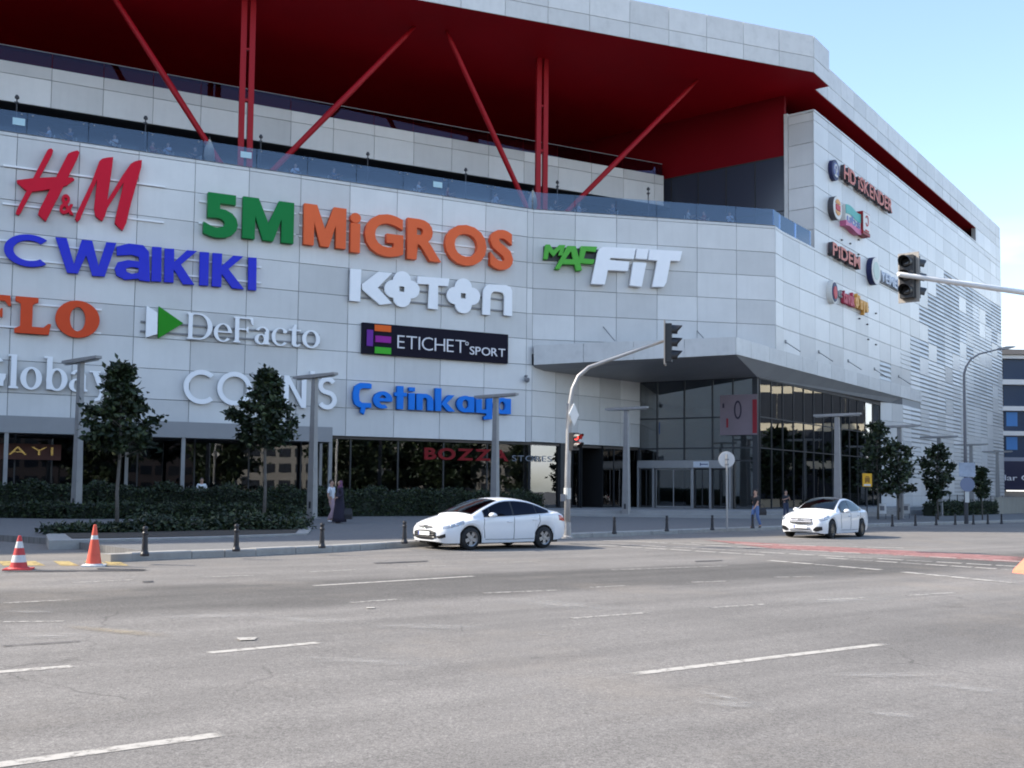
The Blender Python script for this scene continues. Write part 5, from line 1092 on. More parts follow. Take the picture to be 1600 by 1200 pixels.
r = thing('low_wall', 'low beige-grey wall behind the last bollards at far right', 'wall', along(52, -6))
a, b = along(41, -4.6), along(66, -4.6); d = (b - a).normalized(); nn = Vector((-d.y, d.x, 0)) * 0.3
for i in range(6):
    q0, q1 = a.lerp(b, i / 6 + 0.001), a.lerp(b, (i + 1) / 6 - 0.001)
    obj('wall_panel', MB().loft([[q0 - Vector((0, 0, .2)), q1 - Vector((0, 0, .2)), q1 + nn - Vector((0, 0, .2)), q0 + nn - Vector((0, 0, .2))], [q0 + Vector((0, 0, 1.55)), q1 + Vector((0, 0, 1.55)), q1 + nn + Vector((0, 0, 1.55)), q0 + nn + Vector((0, 0, 1.55))]]), pmat('beige_render', (0.32, 0.31, 0.27), 0.85, var=0.08, scale=0.8), r)
    obj('coping', MB().loft([[q0 - nn * .15 + Vector((0, 0, 1.55)), q1 - nn * .15 + Vector((0, 0, 1.55)), q1 + nn * 1.15 + Vector((0, 0, 1.55)), q0 + nn * 1.15 + Vector((0, 0, 1.55))], [q0 - nn * .15 + Vector((0, 0, 1.63)), q1 - nn * .15 + Vector((0, 0, 1.63)), q1 + nn * 1.15 + Vector((0, 0, 1.63)), q0 + nn * 1.15 + Vector((0, 0, 1.63))]]), CONC, r)
# ---- on the terrace
TLM = pmat('terrace_pole', (0.03, 0.03, 0.035), 0.5)
t0 = None
names = ['far left', 'above the red script letters', 'left of the first strut pair', 'above the orange letters', 'above the flower letters', 'near the right twin column', 'right end of the terrace']
for i, (px, py) in enumerate([(27, 143), (228, 175), (408, 203), (575, 232), (728, 257), (871, 277), (1013, 288)]):
    fr = FA if px < 830 else FB
    s, zz_ = on_wall(fr, px, py, 0.45); p = fr @ Vector((s, 0.45, ZF)); lab = 'slim black pole lamp behind the glass balustrade, ' + names[i]
    if t0 is None:
        t0 = thing('terrace_lamp', lab, 'lamp', p, 0, 'pole lamps along the terrace'); obj('pole', MB().path([(0, 0, 0), (0, 0, 2.55)], 0.035, 8), TLM, t0, local=True)
        obj('lamp_head', MB().lathe([(0.0, 2.52), (0.10, 2.54), (0.11, 2.62), (0.06, 2.72), (0, 2.74)], 12).box(-0.09, 0.09, -0.09, 0.09, 2.28, 2.36), TLM, t0, local=True); t0['group'] = 'pole lamps along the terrace'
    else: dup(t0, Matrix.Translation(p), lab)
NOT = pmat('glass_notice', (0.42, 0.60, 0.66), 0.6)
for x0, y0, x1, y1 in ((20, 183, 39, 197), (376, 236, 393, 248), (677, 283, 691, 294)):
    a = on_wall(FA, x0, y0, 0.085); b = on_wall(FA, x1, y1, 0.085); obj('glass_notice', MB().box(a[0], b[0], 0.080, 0.088, b[1], a[1]), NOT, bal, FA)
CNV = pmat('parasol_canvas', (0.42, 0.36, 0.28), 0.8, var=0.1, scale=3)
for (px, lab) in ((327, 'furled beige parasol standing at the terrace glass left of the twin columns'), (833, 'furled beige parasol at the terrace glass beside the right twin columns')):
    s, _ = on_wall(FA, px, 240, 0.9); p = FA @ Vector((s, 0.9, ZF)); r = thing('parasol', lab, 'parasol', p, 0, 'furled terrace parasols')
    obj('pole', MB().path([(0, 0, 0), (0, 0, 2.3)], 0.03, 6), TLM, r, local=True); obj('base', MB().lathe([(0.3, 0), (0.3, 0.06), (0.05, 0.1)], 14), CONC, r, local=True)
    obj('canvas', MB().lathe([(0.02, 0.75), (0.22, 0.85), (0.30, 1.2), (0.26, 1.6), (0.14, 1.95), (0.03, 2.15)], 12), CNV, r, local=True)
# ------------------------------------------------------------------ plants
def leafmat(name, col, rough=0.5):
    m = pmat(name, col, rough, var=0.45, scale=2.2, spec=0.35); return m
LEAVES = [leafmat('leaf_dark', (0.014, 0.024, 0.011)), leafmat('leaf_mid', (0.024, 0.040, 0.015)), leafmat('leaf_light', (0.050, 0.066, 0.024))]
BARK = pmat('bark', (0.13, 0.115, 0.10), 0.9, var=0.25, scale=9, bump=0.4, bscale=30)
def leaf(mb, rn, p, L, wd, dirv=None):
    d = dirv or Vector((rn.gauss(0, 1), rn.gauss(0, 1), rn.gauss(0, 0.7))).normalized(); u = Vector((rn.gauss(0, 1), rn.gauss(0, 1), rn.gauss(0, 1))); a = d.cross(u).normalized(); b = d.cross(a)
    mid = p + d * L * .5 + b * L * .10; mb.cur = 0 if rn.random() < .5 else (1 if rn.random() < .7 else 2)
    mb.add([p, mid + a * wd, p + d * L, mid - a * wd], [(0, 1, 2), (0, 2, 3)])
def make_tree(name, label, base, H, crown_z0, width, n, seed, lean=(0, 0), leafL=0.2, shape=None, group=None):
    rn = random.Random(seed); r = thing(name, label, 'tree', base, rn.uniform(0, 6), group)
    top = Vector((lean[0], lean[1], H * 0.93)); pts = [Vector((0, 0, 0)), Vector((0.03, 0.02, H * .2)), Vector((lean[0] * .4 - .03, lean[1] * .4, H * .45)), Vector((lean[0] * .7, lean[1] * .7, H * .7)), top]
    rad = [H * .0125, H * .0105, H * .009, H * .006, H * .002]
    mb = MB().path(pts, rad, 8); cl = []
    shape = shape or [(0.0, .72), (.12, 1.0), (.38, .96), (.48, .74), (.57, .36), (.70, .24), (.85, .19), (1.0, .08)]
    def prof(t):
        for (a, x), (b, y) in zip(shape[:-1], shape[1:]):
            if a <= t <= b: return x + (y - x) * (t - a) / (b - a)
        return 0.1
    def trunk(z):
        t = max(0, min(0.999, z / (H * .93))) * 4
        for (za, a), (zb_, b) in zip(zip([0, .215, .484, .753], pts[:-1]), zip([.215, .484, .753, 1.0], pts[1:])):
            tt = z / (H * .93)
            if za <= tt <= zb_: return a.lerp(b, (tt - za) / (zb_ - za))
        return top
    nl = 40
    for i in range(nl):
        t = (i + rn.random()) / nl; z = crown_z0 + (H - crown_z0) * t; R = width / 2 * prof(t); a = i * 2.4 + rn.uniform(-.5, .5); ext = R * rn.uniform(0.55, 1.12)
        z0 = max(crown_z0 * 0.75, z - ext * rn.uniform(.3, .7)); s = trunk(z0); e = trunk(z) + Vector((math.cos(a) * ext, math.sin(a) * ext, rn.uniform(-.1, .25)))
        mb.path([s, s.lerp(e, .5) + Vector((0, 0, -.05)), e], [H * .0035, H * .0025, H * .0009], 5); cl.append((s, e))
    obj('trunk', mb, BARK, r, local=True, smooth=True)
    lm = MB()
    for i in range(n):
        s, e = cl[rn.randrange(nl)]; t = 1 - abs(rn.gauss(0, .30)); t = max(.15, t); p = s.lerp(e, min(t, 1.05)); k = (0.05 + 0.12 * rn.random()) * width / 2.9
        p = p + Vector((rn.gauss(0, k), rn.gauss(0, k), rn.gauss(0, k * .8))); leaf(lm, rn, p, leafL * rn.uniform(.7, 1.25), leafL * .30)
    obj('crown', lm, LEAVES, r, local=True, fix=False); return r
def tree_at(px, py_base, py_top, py_crown, wpx, *a, **k):
    p = ground(px, py_base, KERB); f = p.y / 1600
    H = at_depth(px, py_top, p.y).z - p.z; c0 = at_depth(px, py_crown, p.y).z - p.z
    return make_tree('tree', a[0], p - Vector((0, 0, 0.02)), H, c0, wpx * f, *a[1:], **k)
G_ = 'young street trees before the mall'
tree_at(183, 819, 566, 692, 118, 'young bushy tree beside the left lamp post, in front of the Roman lettering', 4500, 11, leafL=0.25, group=G_)
tree_at(412, 813, 572, 690, 112, "young cone-shaped tree between the two left lamp posts, covering part of COLIN'S", 4500, 23, leafL=0.26, group=G_)
tree_at(1372, 811, 655, 765, 62, 'dark ragged tree just left of the canopy-end lamp post', 1500, 31, leafL=0.30, group=G_, shape=[(0, .6), (.2, 1), (.55, .95), (.75, .7), (1, .25)])
tree_at(1404, 812, 688, 768, 58, 'thin-trunked dark tree behind the canopy-end lamp post', 1300, 37, leafL=0.30, group=G_, shape=[(0, .7), (.25, 1), (.6, .95), (.85, .7), (1, .3)])
tree_at(1466, 812, 692, 778, 54, 'dark spreading tree behind the lamp post by the fence', 1600, 41, leafL=0.30, group=G_, shape=[(0, .35), (.2, .7), (.5, 1.0), (.75, .8), (1, .25)])
tree_at(1535, 812, 731, 776, 29, 'small green tree left of the farthest lamp post', 800, 43, leafL=0.30, group=G_, shape=[(0, .5), (.3, 1), (.6, .85), (1, .3)])
def hedge(name, label, line, h, wd, n, seed, cat='hedge', z0=KERB, leafL=0.14, taper=0.85):
    rn = random.Random(seed); P = [V2(*p) for p in line]; r = thing(name, label, cat, (P[0].x, P[0].y, gz(P[0].x) + z0))
    core = MB(); lm = MB(); tot = sum((b - a).length for a, b in zip(P[:-1], P[1:]))
    for a, b in zip(P[:-1], P[1:]):
        L = (b - a).length; t = (b - a) / L; nn = V2(-t.y, t.x); ns = max(2, int(L / 0.6)); rings = []
        for i in range(ns + 1):
            c = a + t * (L * i / ns); hh = h * rn.uniform(.84, .95); w0, w1 = wd / 2 * .9, wd / 2 * .9 * taper * rn.uniform(.9, 1.0); g = gz(c.x) + z0
            rings.append([(c.x + nn.x * q, c.y + nn.y * q, g + zz_) for q, zz_ in ((-w0, -.05), (-w0 * 1.02, hh * .5), (-w1, hh), (w1, hh), (w0 * 1.02, hh * .5), (w0, -.05))])
        core.loft(rings)
        for i in range(int(n * L / tot)):
            c = a + t * (L * rn.uniform(-.01, 1.01)); side = rn.random(); g = gz(c.x) + z0
            bump = 1 + 0.09 * math.sin(c.x * 2.1 + c.y * 1.3) + 0.06 * math.sin(c.x * 5.3)
            if side < .55: q = -wd / 2 * rn.uniform(.9, 1.08) * bump; zz_ = rn.uniform(0.02, 1) * h * bump
            elif side < .92: q = rn.uniform(-1, 1) * wd / 2; zz_ = h * bump * rn.uniform(.9, 1.08)
            else: q = wd / 2 * rn.uniform(.9, 1.08); zz_ = rn.uniform(.1, 1) * h
            leaf(lm, rn, Vector((c.x + nn.x * q, c.y + nn.y * q, g + zz_)), leafL * rn.uniform(.7, 1.3), leafL * .28)
    obj('stems', core, pmat('hedge_core', (0.012, 0.018, 0.009), 0.9, var=0.4, scale=5), r)
    obj('foliage', lm, LEAVES, r, fix=False); return r
def gl(px, py, h=KERB): q = ground(px, py, h); return (q.x, q.y)
hedge('hedge', 'long clipped dark green hedge in front of the shop windows', [(-30, 41.0), (-17.5, 43.2), (-9.2, 48.5), (-4.6, 53.2), (1.4, 59.6)], 1.2, 1.3, 15000, 3, leafL=0.17)
hedge('hedge', 'lower looser hedge in front of the clipped one, at the left', [(-26, 37.6), (-17.2, 39.6), (-9.6, 44.6)], 0.52, 1.3, 5500, 4, leafL=0.17)
hedge('low_hedge', 'low dark hedge at the foot of the fence behind the far lamp posts', [tuple(along(19, -4.2).xy), tuple(along(40, -4.2).xy)], 1.0, 1.0, 4200, 6, leafL=0.22)
# planted island with a kerb, ground-hugging shrubs on it
isl = [gl(76, 848), gl(180, 846), gl(330, 842), gl(480, 836), gl(486, 829), gl(470, 822), gl(330, 822), (gl(110, 826)), gl(72, 838)]
struct(obj('planting_bed', MB().prism([(x, y, gz(x)) for x, y in isl], -0.1, KERB + 0.05), CONC))
ic = (sum(p[0] for p in isl) / len(isl), sum(p[1] for p in isl) / len(isl))
struct(obj('bed_soil', MB().prism([(x + (ic[0] - x) * .10, y + (ic[1] - y) * .16, gz(x)) for x, y in isl], KERB, KERB + 0.065), pmat('soil', (0.05, 0.04, 0.03), 0.95)))
def lerp2(a, b, t): return (a[0] + (b[0] - a[0]) * t, a[1] + (b[1] - a[1]) * t)
c1 = [lerp2(gl(90, 840), gl(90, 828), .5), lerp2(gl(200, 842), gl(200, 824), .45), lerp2(gl(340, 838), gl(340, 822), .5), lerp2(gl(474, 832), gl(474, 824), .5)]
rn = random.Random(9); lm = MB()
for i in range(9000):
    t = rn.random() * 2.999; k = int(t); c = lerp2(c1[k], c1[k + 1], t - k); wd = 0.95 if 0.1 < t else 0.5
    x, y = c[0] + rn.gauss(0, .15), c[1] + rn.uniform(-1, 1) * wd * 1.25
    hh = 0.30 + 0.20 * math.sin(x * 1.7) * math.sin(y * 1.1 + 1) + (0.12 if t > 1.2 else -0.06)
    leaf(lm, rn, Vector((x, y, gz(x) + KERB + 0.06 + abs(rn.gauss(0, .5)) * max(.13, hh * .8))), 0.17 * rn.uniform(.6, 1.3), 0.045)
g_ = obj('ground_cover', lm, LEAVES, fix=False); stuff(g_); tag(g_, 'low dark green ground-cover shrubs filling the kerbed planting bed', 'shrubs')
# ------------------------------------------------------------------ cars
CARW = pmat('white_car_paint', (0.76, 0.77, 0.785), 0.28, coat=0.6, spec=0.5)
TYRE = pmat('tyre_rubber', (0.018, 0.018, 0.019), 0.85); TRIM = pmat('car_black_trim', (0.015, 0.015, 0.017), 0.45); CHROME = pmat('car_chrome', (0.62, 0.63, 0.64), 0.16, 0.95)
CSHIELD = glassmat('car_windscreen', (0.40, 0.42, 0.43), 0.02, gcol=(0.74, 0.80, 0.84))
def itp(keys, x):
    """smooth interpolation through (x, value) keys"""
    if x <= keys[0][0]: return keys[0][1]
    if x >= keys[-1][0]: return keys[-1][1]
    for i in range(len(keys) - 1):
        (a, p), (b, q) = keys[i], keys[i + 1]
        if a <= x <= b:
            m0 = (q - keys[i - 1][1]) / (b - keys[i - 1][0]) if i > 0 else (q - p) / (b - a)
            m1 = (keys[i + 2][1] - p) / (keys[i + 2][0] - a) if i + 2 < len(keys) else (q - p) / (b - a)
            t = (x - a) / (b - a); h = b - a
            return (2*t**3-3*t**2+1)*p + (t**3-2*t**2+t)*h*m0 + (-2*t**3+3*t**2)*q + (t**3-t**2)*h*m1
def build_car(name, label, cfg):
    r = thing(name, label, 'car', (0, 0, 0)); L = cfg['L']; xf, xr, R = cfg['xf'], cfg['xr'], cfg['R']; Ra = R + 0.055
    def warp(x, y, z):
        f = max(0.0, 1 - x / 0.9); g = max(0.0, 1 - (L - x) / 0.8)
        x2 = x + f * (0.55 * max(0, z - 0.52) ** 1.3 * 1.2 + 0.5 * max(0, 0.42 - z) ** 1.5) - g * (0.55 * max(0, z - 0.75) ** 1.4 + 0.6 * max(0, 0.45 - z) ** 1.4)
        return Vector((x2, y, z))
    def zb(x):
        z = itp(cfg['bot'], x)
        for xw in (xf, xr):
            d = abs(x - xw)
            if d < Ra: z = max(z, R + math.sqrt(Ra * Ra - d * d))
        return z
    w = lambda x: itp(cfg['w'], x); zs = lambda x: itp(cfg['sh'], x); zt = lambda x: itp(cfg['top'], x)
    def half(x):
        b, s, t, ww = zb(x), zs(x), zt(x), w(x); H = s - b
        return [(ww * .955, b), (ww * .985, b + H * .22), (ww * 1.0, b + H * .48), (ww * .985, b + H * .66), (ww * .992, b + H * .84), (ww * .965, s - .012), (ww * .90, s + (t - s) * .30), (ww * .72, s + (t - s) * .66), (ww * .40, s + (t - s) * .93), (0.0, t)]
    def yb(x, z):
        h = half(x)
        for (y0, z0), (y1, z1) in zip(h[:-1], h[1:]):
            if z0 <= z <= z1 and z1 > z0: return y0 + (y1 - y0) * (z - z0) / (z1 - z0)
        return h[0][0] if z < h[0][1] else h[5][0]
    xs = sorted(set([0, .015, .04, .08, .13, .19, .26, .33] + [xw + Ra * math.cos(math.pi * k / 14) for xw in (xf, xr) for k in range(15)] + [xf - Ra - .003, xf + Ra + .003, xr - Ra - .003, xr + Ra + .003] + [.4 + .14 * k for k in range(int((L - .5) / .14))] + [L - .3, L - .22, L - .15, L - .09, L - .045, L - .018, L]))
    xs = [x for x in xs if 0 <= x <= L]; rings = []
    for x in xs:
        h = half(x); rings.append([warp(x, -y, z) for y, z in h] + [warp(x, y, z) for y, z in reversed(h[:-1])])
    mb = MB().loft(rings, True, True, closed=False)
    o = obj('body', mb, CARW, r, local=True); smooth_by_angle(o, 38)
    body = o
    # greenhouse
    xa0, xa1, xc1, xc0 = cfg['gh']; rail = cfg['rail']; wr = cfg['wr']; belt = cfg['belt']; wbk = cfg['wb']; crown = 0.055
    zr = lambda x: itp(rail, x); wrl = lambda x: itp(wr, x); zbl = lambda x: itp(belt, x); wbl = lambda x: itp(wbk, x)
    gx = [xa0 + (xc0 - xa0) * k / 44 for k in range(45)]; rings = []
    def gtop(x, t, off=0.0):
        y = t * wrl(x); return Vector((x, y, zr(x) + crown * (1 - t * t) + off))
    def gside(x, t, sgn, off=0.0):
        b, q = zbl(x), zr(x); y0, y1 = wbl(x), wrl(x); bul = 0.022 * math.sin(math.pi * t)
        return Vector((x, sgn * (y0 + (y1 - y0) * t + bul + off), b + (q - b) * t))
    for x in gx:
        rg = [gside(x, t, -1) for t in (0, .25, .5, .75, .93)] + [gtop(x, t) + Vector((0, 0, (-.006 if abs(t) == 1 else 0))) for t in (-1, -.93, -.8, -.5, 0, .5, .8, .93, 1)] + [gside(x, t, 1) for t in (.93, .75, .5, .25, 0)]
        rings.append(rg)
    o = obj('roof', MB().loft(rings, True, True, closed=False), cfg.get('roofm', CARW), r, local=True); smooth_by_angle(o, 50)
    if cfg.get('roofm'): # painted sides below a dark roof panel
        pass
    def patch(nm, f, nu, nv, m, parent=r):
        mb = MB(); g = [[f(i / nu, j / nv) for j in range(nv + 1)] for i in range(nu + 1)]
        mb.add([p for row_ in g for p in row_], [(i*(nv+1)+j, (i+1)*(nv+1)+j, (i+1)*(nv+1)+j+1, i*(nv+1)+j+1) for i in range(nu) for j in range(nv)])
        return obj(nm, mb, m, parent, local=True, smooth=True)
    fr_ = cfg.get('frame', 0.055)
    patch('windscreen_border', lambda u, v: gtop(xa0 + .02 + (xa1 - xa0 - .03) * u, (2 * v - 1) * .955, .006), 12, 10, TRIM)
    patch('windscreen', lambda u, v: gtop(xa0 + .06 + (xa1 - xa0 - .11) * u, (2 * v - 1) * .90, .011), 12, 10, cfg['shield'])
    patch('rear_window', lambda u, v: gtop(xc1 + .04 + (xc0 - xc1 - .14) * u, (2 * v - 1) * .86, .010), 10, 8, cfg['sideglass'])
    if cfg.get('panel_roof'): patch('roof_panel', lambda u, v: gtop(xa1 - .02 + (xc1 - xa1 + .04) * u, (2 * v - 1) * .93, .009), 12, 8, cfg['panel_roof'])
    dlo0, dlo1 = cfg['dlo']; topf = .055
    def win(nm, x0, x1, sgn, m, off=.012, ex=0.0):
        def f(u, v):
            x = x0 + (x1 - x0) * u; hgt = max(0.02, zr(x) - zbl(x)); lo = (.028 - ex) / hgt; hi = 1 - (topf - ex) / hgt
            hi = max(hi, lo + .01); return gside(x, min(1, lo + (hi - lo) * v), sgn, off)
        return patch(nm, f, 14, 5, m)
    for sgn in (-1, 1):
        win('window_surround', dlo0 - .03, dlo1 + .04, sgn, cfg['surround'], .007, .014)
        for a, b in cfg['wins']: win('side_window', a, b, sgn, cfg['sideglass'])
    # wheels
    for xw in (xf, xr):
        for sgn in (-1, 1):
            yo = sgn * (w(xw) - 0.015)
            wh = bpy.data.objects.new('wheel', None); wh.empty_display_size = 0.1; place(wh, r, Matrix.Translation((xw, yo, R)) @ Matrix.Rotation(math.pi / 2 * sgn, 4, 'X'), local=True)
            obj('tyre', MB().lathe([(R * .66, -.02), (R * .70, -.004), (R * .90, 0.0), (R * .985, .03), (R, .06), (R, .16), (R * .97, .2), (R * .66, .2)], 34, caps=False), TYRE, wh, local=True, smooth=True)
            mb = MB().lathe([(R * .60, .012), (R * .69, .0), (R * .70, .02), (R * .66, .05), (R * .62, .06)], 34, caps=False)
            ns = cfg['spokes']
            for k in range(ns):
                M = Matrix.Rotation(2 * math.pi * k / ns + .3, 4, 'Z'); sw0, sw1 = cfg['spw']
                mb.add([M @ Vector(q) for q in ((.03, -sw0, .018), (R * .64, -sw1, .012), (R * .64, sw1, .012), (.03, sw0, .018), (.03, -sw0, .06), (R * .64, -sw1, .06), (R * .64, sw1, .06), (.03, sw0, .06))], [(0,1,2,3), (0,4,5,1), (2,6,7,3), (1,5,6,2), (0,3,7,4)])
            mb.lathe([(0.0, .008), (.055, .010), (.065, .03), (.065, .06)], 16)
            obj('rim', mb, cfg['rimm'], wh, local=True); obj('brake_disc', MB().lathe([(0, .075), (R * .66, .075), (R * .66, .09), (0, .09)], 24), TRIM, wh, local=True)
    und = MB().box(.35, L - .4, -w(2) * .80, w(2) * .80, .17, .55)
    for xw in (xf, xr): und.box(xw - Ra + .01, xw + Ra - .01, -w(xw) * .77, w(xw) * .77, .3, .74)
    obj('underbody', und, TRIM, r, local=True)
    # doors, handles, sills
    for sgn in (-1, 1):
        for dx in cfg['seams']:
            pts = [warp(x, sgn * (yb(x, z) + .003), z) for k_ in range(len(dx) - 1) for x, z in [(dx[k_][0] + (dx[k_+1][0] - dx[k_][0]) * q_ / 6, dx[k_][1] + (dx[k_+1][1] - dx[k_][1]) * q_ / 6) for q_ in range(7 if k_ == len(dx) - 2 else 6)]]; obj('door_gap', MB().path(pts, .0065, 5), TRIM, r, local=True)
        for hx, hz_ in cfg['handles']:
            p = Vector((hx, sgn * (yb(hx, hz_) + .022), hz_)); obj('door_handle', MB().path([p + Vector((-.09, -sgn * .02, 0)), p + Vector((-.06, 0, 0)), p + Vector((.07, 0, .003)), p + Vector((.10, -sgn * .02, .003))], .012, 6), CARW if not cfg.get('chromeh') else CHROME, r, local=True)
        mx_, mz_ = cfg['mirror']; y0 = wbl(mx_) + .02
        rg = [[Vector((mx_ + dxx + .075 * c, sgn * (y0 + .05 + dy), mz_ + .075 * s * q)) for c, s in ((math.cos(t), math.sin(t)) for t in (2 * math.pi * k / 10 for k in range(10)))] for dy, q, dxx in ((0.0, .6, .01), (.04, .95, 0), (.11, 1.0, 0.0), (.17, .8, .02), (.19, .4, .03))]
        o = obj('mirror', MB().loft(rg), CARW, r, local=True, smooth=True); obj('mirror_arm', MB().path([(mx_ + .02, sgn * (y0 - .05), mz_ - .05), (mx_ + .02, sgn * (y0 + .07), mz_ - .02)], .022, 6), TRIM, r, local=True)
        # lamps wrap the corners
        def lampf(poly):
            return lambda u, v: (lambda x, z: warp(x, sgn * (yb(x, z) + .006), z) + Vector((-.006, 0, 0)))(poly[0][0] + (poly[1][0] - poly[0][0]) * u, (1 - v) * (poly[0][1] + (poly[1][1] - poly[0][1]) * u) + v * (poly[0][2] + (poly[1][2] - poly[0][2]) * u))
        hd = patch('headlight', lampf(cfg['head']), 12, 6, HEADL)
        (hx0, a0, b0_), (hx1, a1, b1) = cfg['head']
        for t in (.28, .55):
            x = hx0 + (hx1 - hx0) * t; z = (a0 + b0_) / 2 + ((a1 + b1) / 2 - (a0 + b0_) / 2) * t; p = warp(x, sgn * (yb(x, z) + .006), z)
            obj('headlight_lens', MB().lathe([(0, .02), (.03, .016), (.048, 0)], 14, (0, 0, 0), Matrix.Translation(p) @ Vector((-.7, sgn * .7, 0.1)).to_track_quat('Z', 'Y').to_matrix().to_4x4()), CHROME, hd, local=True, smooth=True)
        patch('taillight', lampf(cfg['tail']), 10, 5, TAILL)
    # front: features laid on the curved bumper
    def xfront(y, z):
        lo, hi = 0.0, .9
        for _ in range(30):
            m = (lo + hi) / 2
            if yb(m, z) < abs(y): lo = m
            else: hi = m
        return (lo + hi) / 2
    def fpatch(nm, poly, m, off=.008, n=10):
        """poly: (y, z_low, z_high) stations across the nose"""
        ys = [p[0] for p in poly]
        def f(u, v):
            y = ys[0] + (ys[-1] - ys[0]) * u; z0 = itp([(p[0], p[1]) for p in poly], y); z1 = itp([(p[0], p[2]) for p in poly], y); z = z0 + (z1 - z0) * v
            return warp(xfront(y, z), y, z) + Vector((-off, 0, 0))
        return patch(nm, f, n, 4, m)
    for nm, poly, m, off in cfg['front']: fpatch(nm, poly, m, off)
    p = warp(xfront(0, cfg['plate']), 0, cfg['plate']); o = obj('number_plate', MB().box(-.012, .0, -.26, .26, -.055, .055), pmat('number_plate', (0.74, 0.74, 0.73), 0.5), r, Matrix.Translation(p + Vector((-.02, 0, 0))), local=True)
    obj('plate_strip', MB().box(-.014, -.012, .21, .255, -.05, .05), pmat('plate_blue', (0.02, 0.06, 0.35), 0.5), o, local=True)
    p = warp(L, 0, .82); obj('rear_plate', MB().box(0, .012, -.26, .26, -.055, .055), pmat('number_plate', (0.74, 0.74, 0.73), 0.5), r, Matrix.Translation(p + Vector((.012, 0, 0))), local=True)
    for s_ in cfg['bars']:
        pts = [warp(xfront(y, s_[1]), y, s_[1]) + Vector((-.014, 0, 0)) for y in [s_[0] * (k / 6 - 1) for k in range(13)]]; obj('grille_bar', MB().path(pts, s_[2], 6), CHROME, r, local=True)
    p = warp(xfront(0, cfg['badge'][0]), 0, cfg['badge'][0]) + Vector((-.02, 0, 0))
    obj('badge', curve_mesh([ring(0, 0, 1, 1, .16, .16)] + cfg['badge'][2], 'badge', CHROME), None, r, Matrix.Translation(p) @ Matrix.Rotation(-math.pi / 2, 4, 'Z') @ BAS @ Matrix.Diagonal((cfg['badge'][1], cfg['badge'][1], .02, 1)), local=True)
    # cabin: seats and wheel, seen through the glass
    sm = pmat('car_seat', (0.035, 0.035, 0.04), 0.8)
    for sx_ in (2.05, 2.95):
        for sy in (-.38, .38):
            obj('seat', MB().box(sx_, sx_ + .5, sy - .24, sy + .24, .45, .6).loft([[(sx_ + .45, sy - .24, .55), (sx_ + .58, sy - .24, .55), (sx_ + .58, sy + .24, .55), (sx_ + .45, sy + .24, .55)], [(sx_ + .60, sy - .22, 1.1), (sx_ + .70, sy - .22, 1.1), (sx_ + .70, sy + .22, 1.1), (sx_ + .60, sy + .22, 1.1)]])
                .box(sx_ + .62, sx_ + .72, sy - .13, sy + .13, 1.13, 1.3), sm, r, local=True)
    obj('dashboard', MB().box(xa0 + .15, xa0 + .55, -.7, .7, .7, .95), sm, r, local=True)
    return r
HEADL = pmat('headlight_glass', (0.42, 0.44, 0.46), 0.08, 0.5, coat=1.0); TAILL = pmat('taillight_red', (0.42, 0.02, 0.02), 0.15, coat=0.6)
RIM1 = pmat('alloy_grey', (0.30, 0.30, 0.31), 0.35, 0.7); RIM2 = pmat('alloy_dark', (0.16, 0.155, 0.15), 0.35, 0.7)
DGL = glassmat('car_glass_blue', (0.08, 0.09, 0.12), 0.0, gcol=(0.42, 0.46, 0.62))
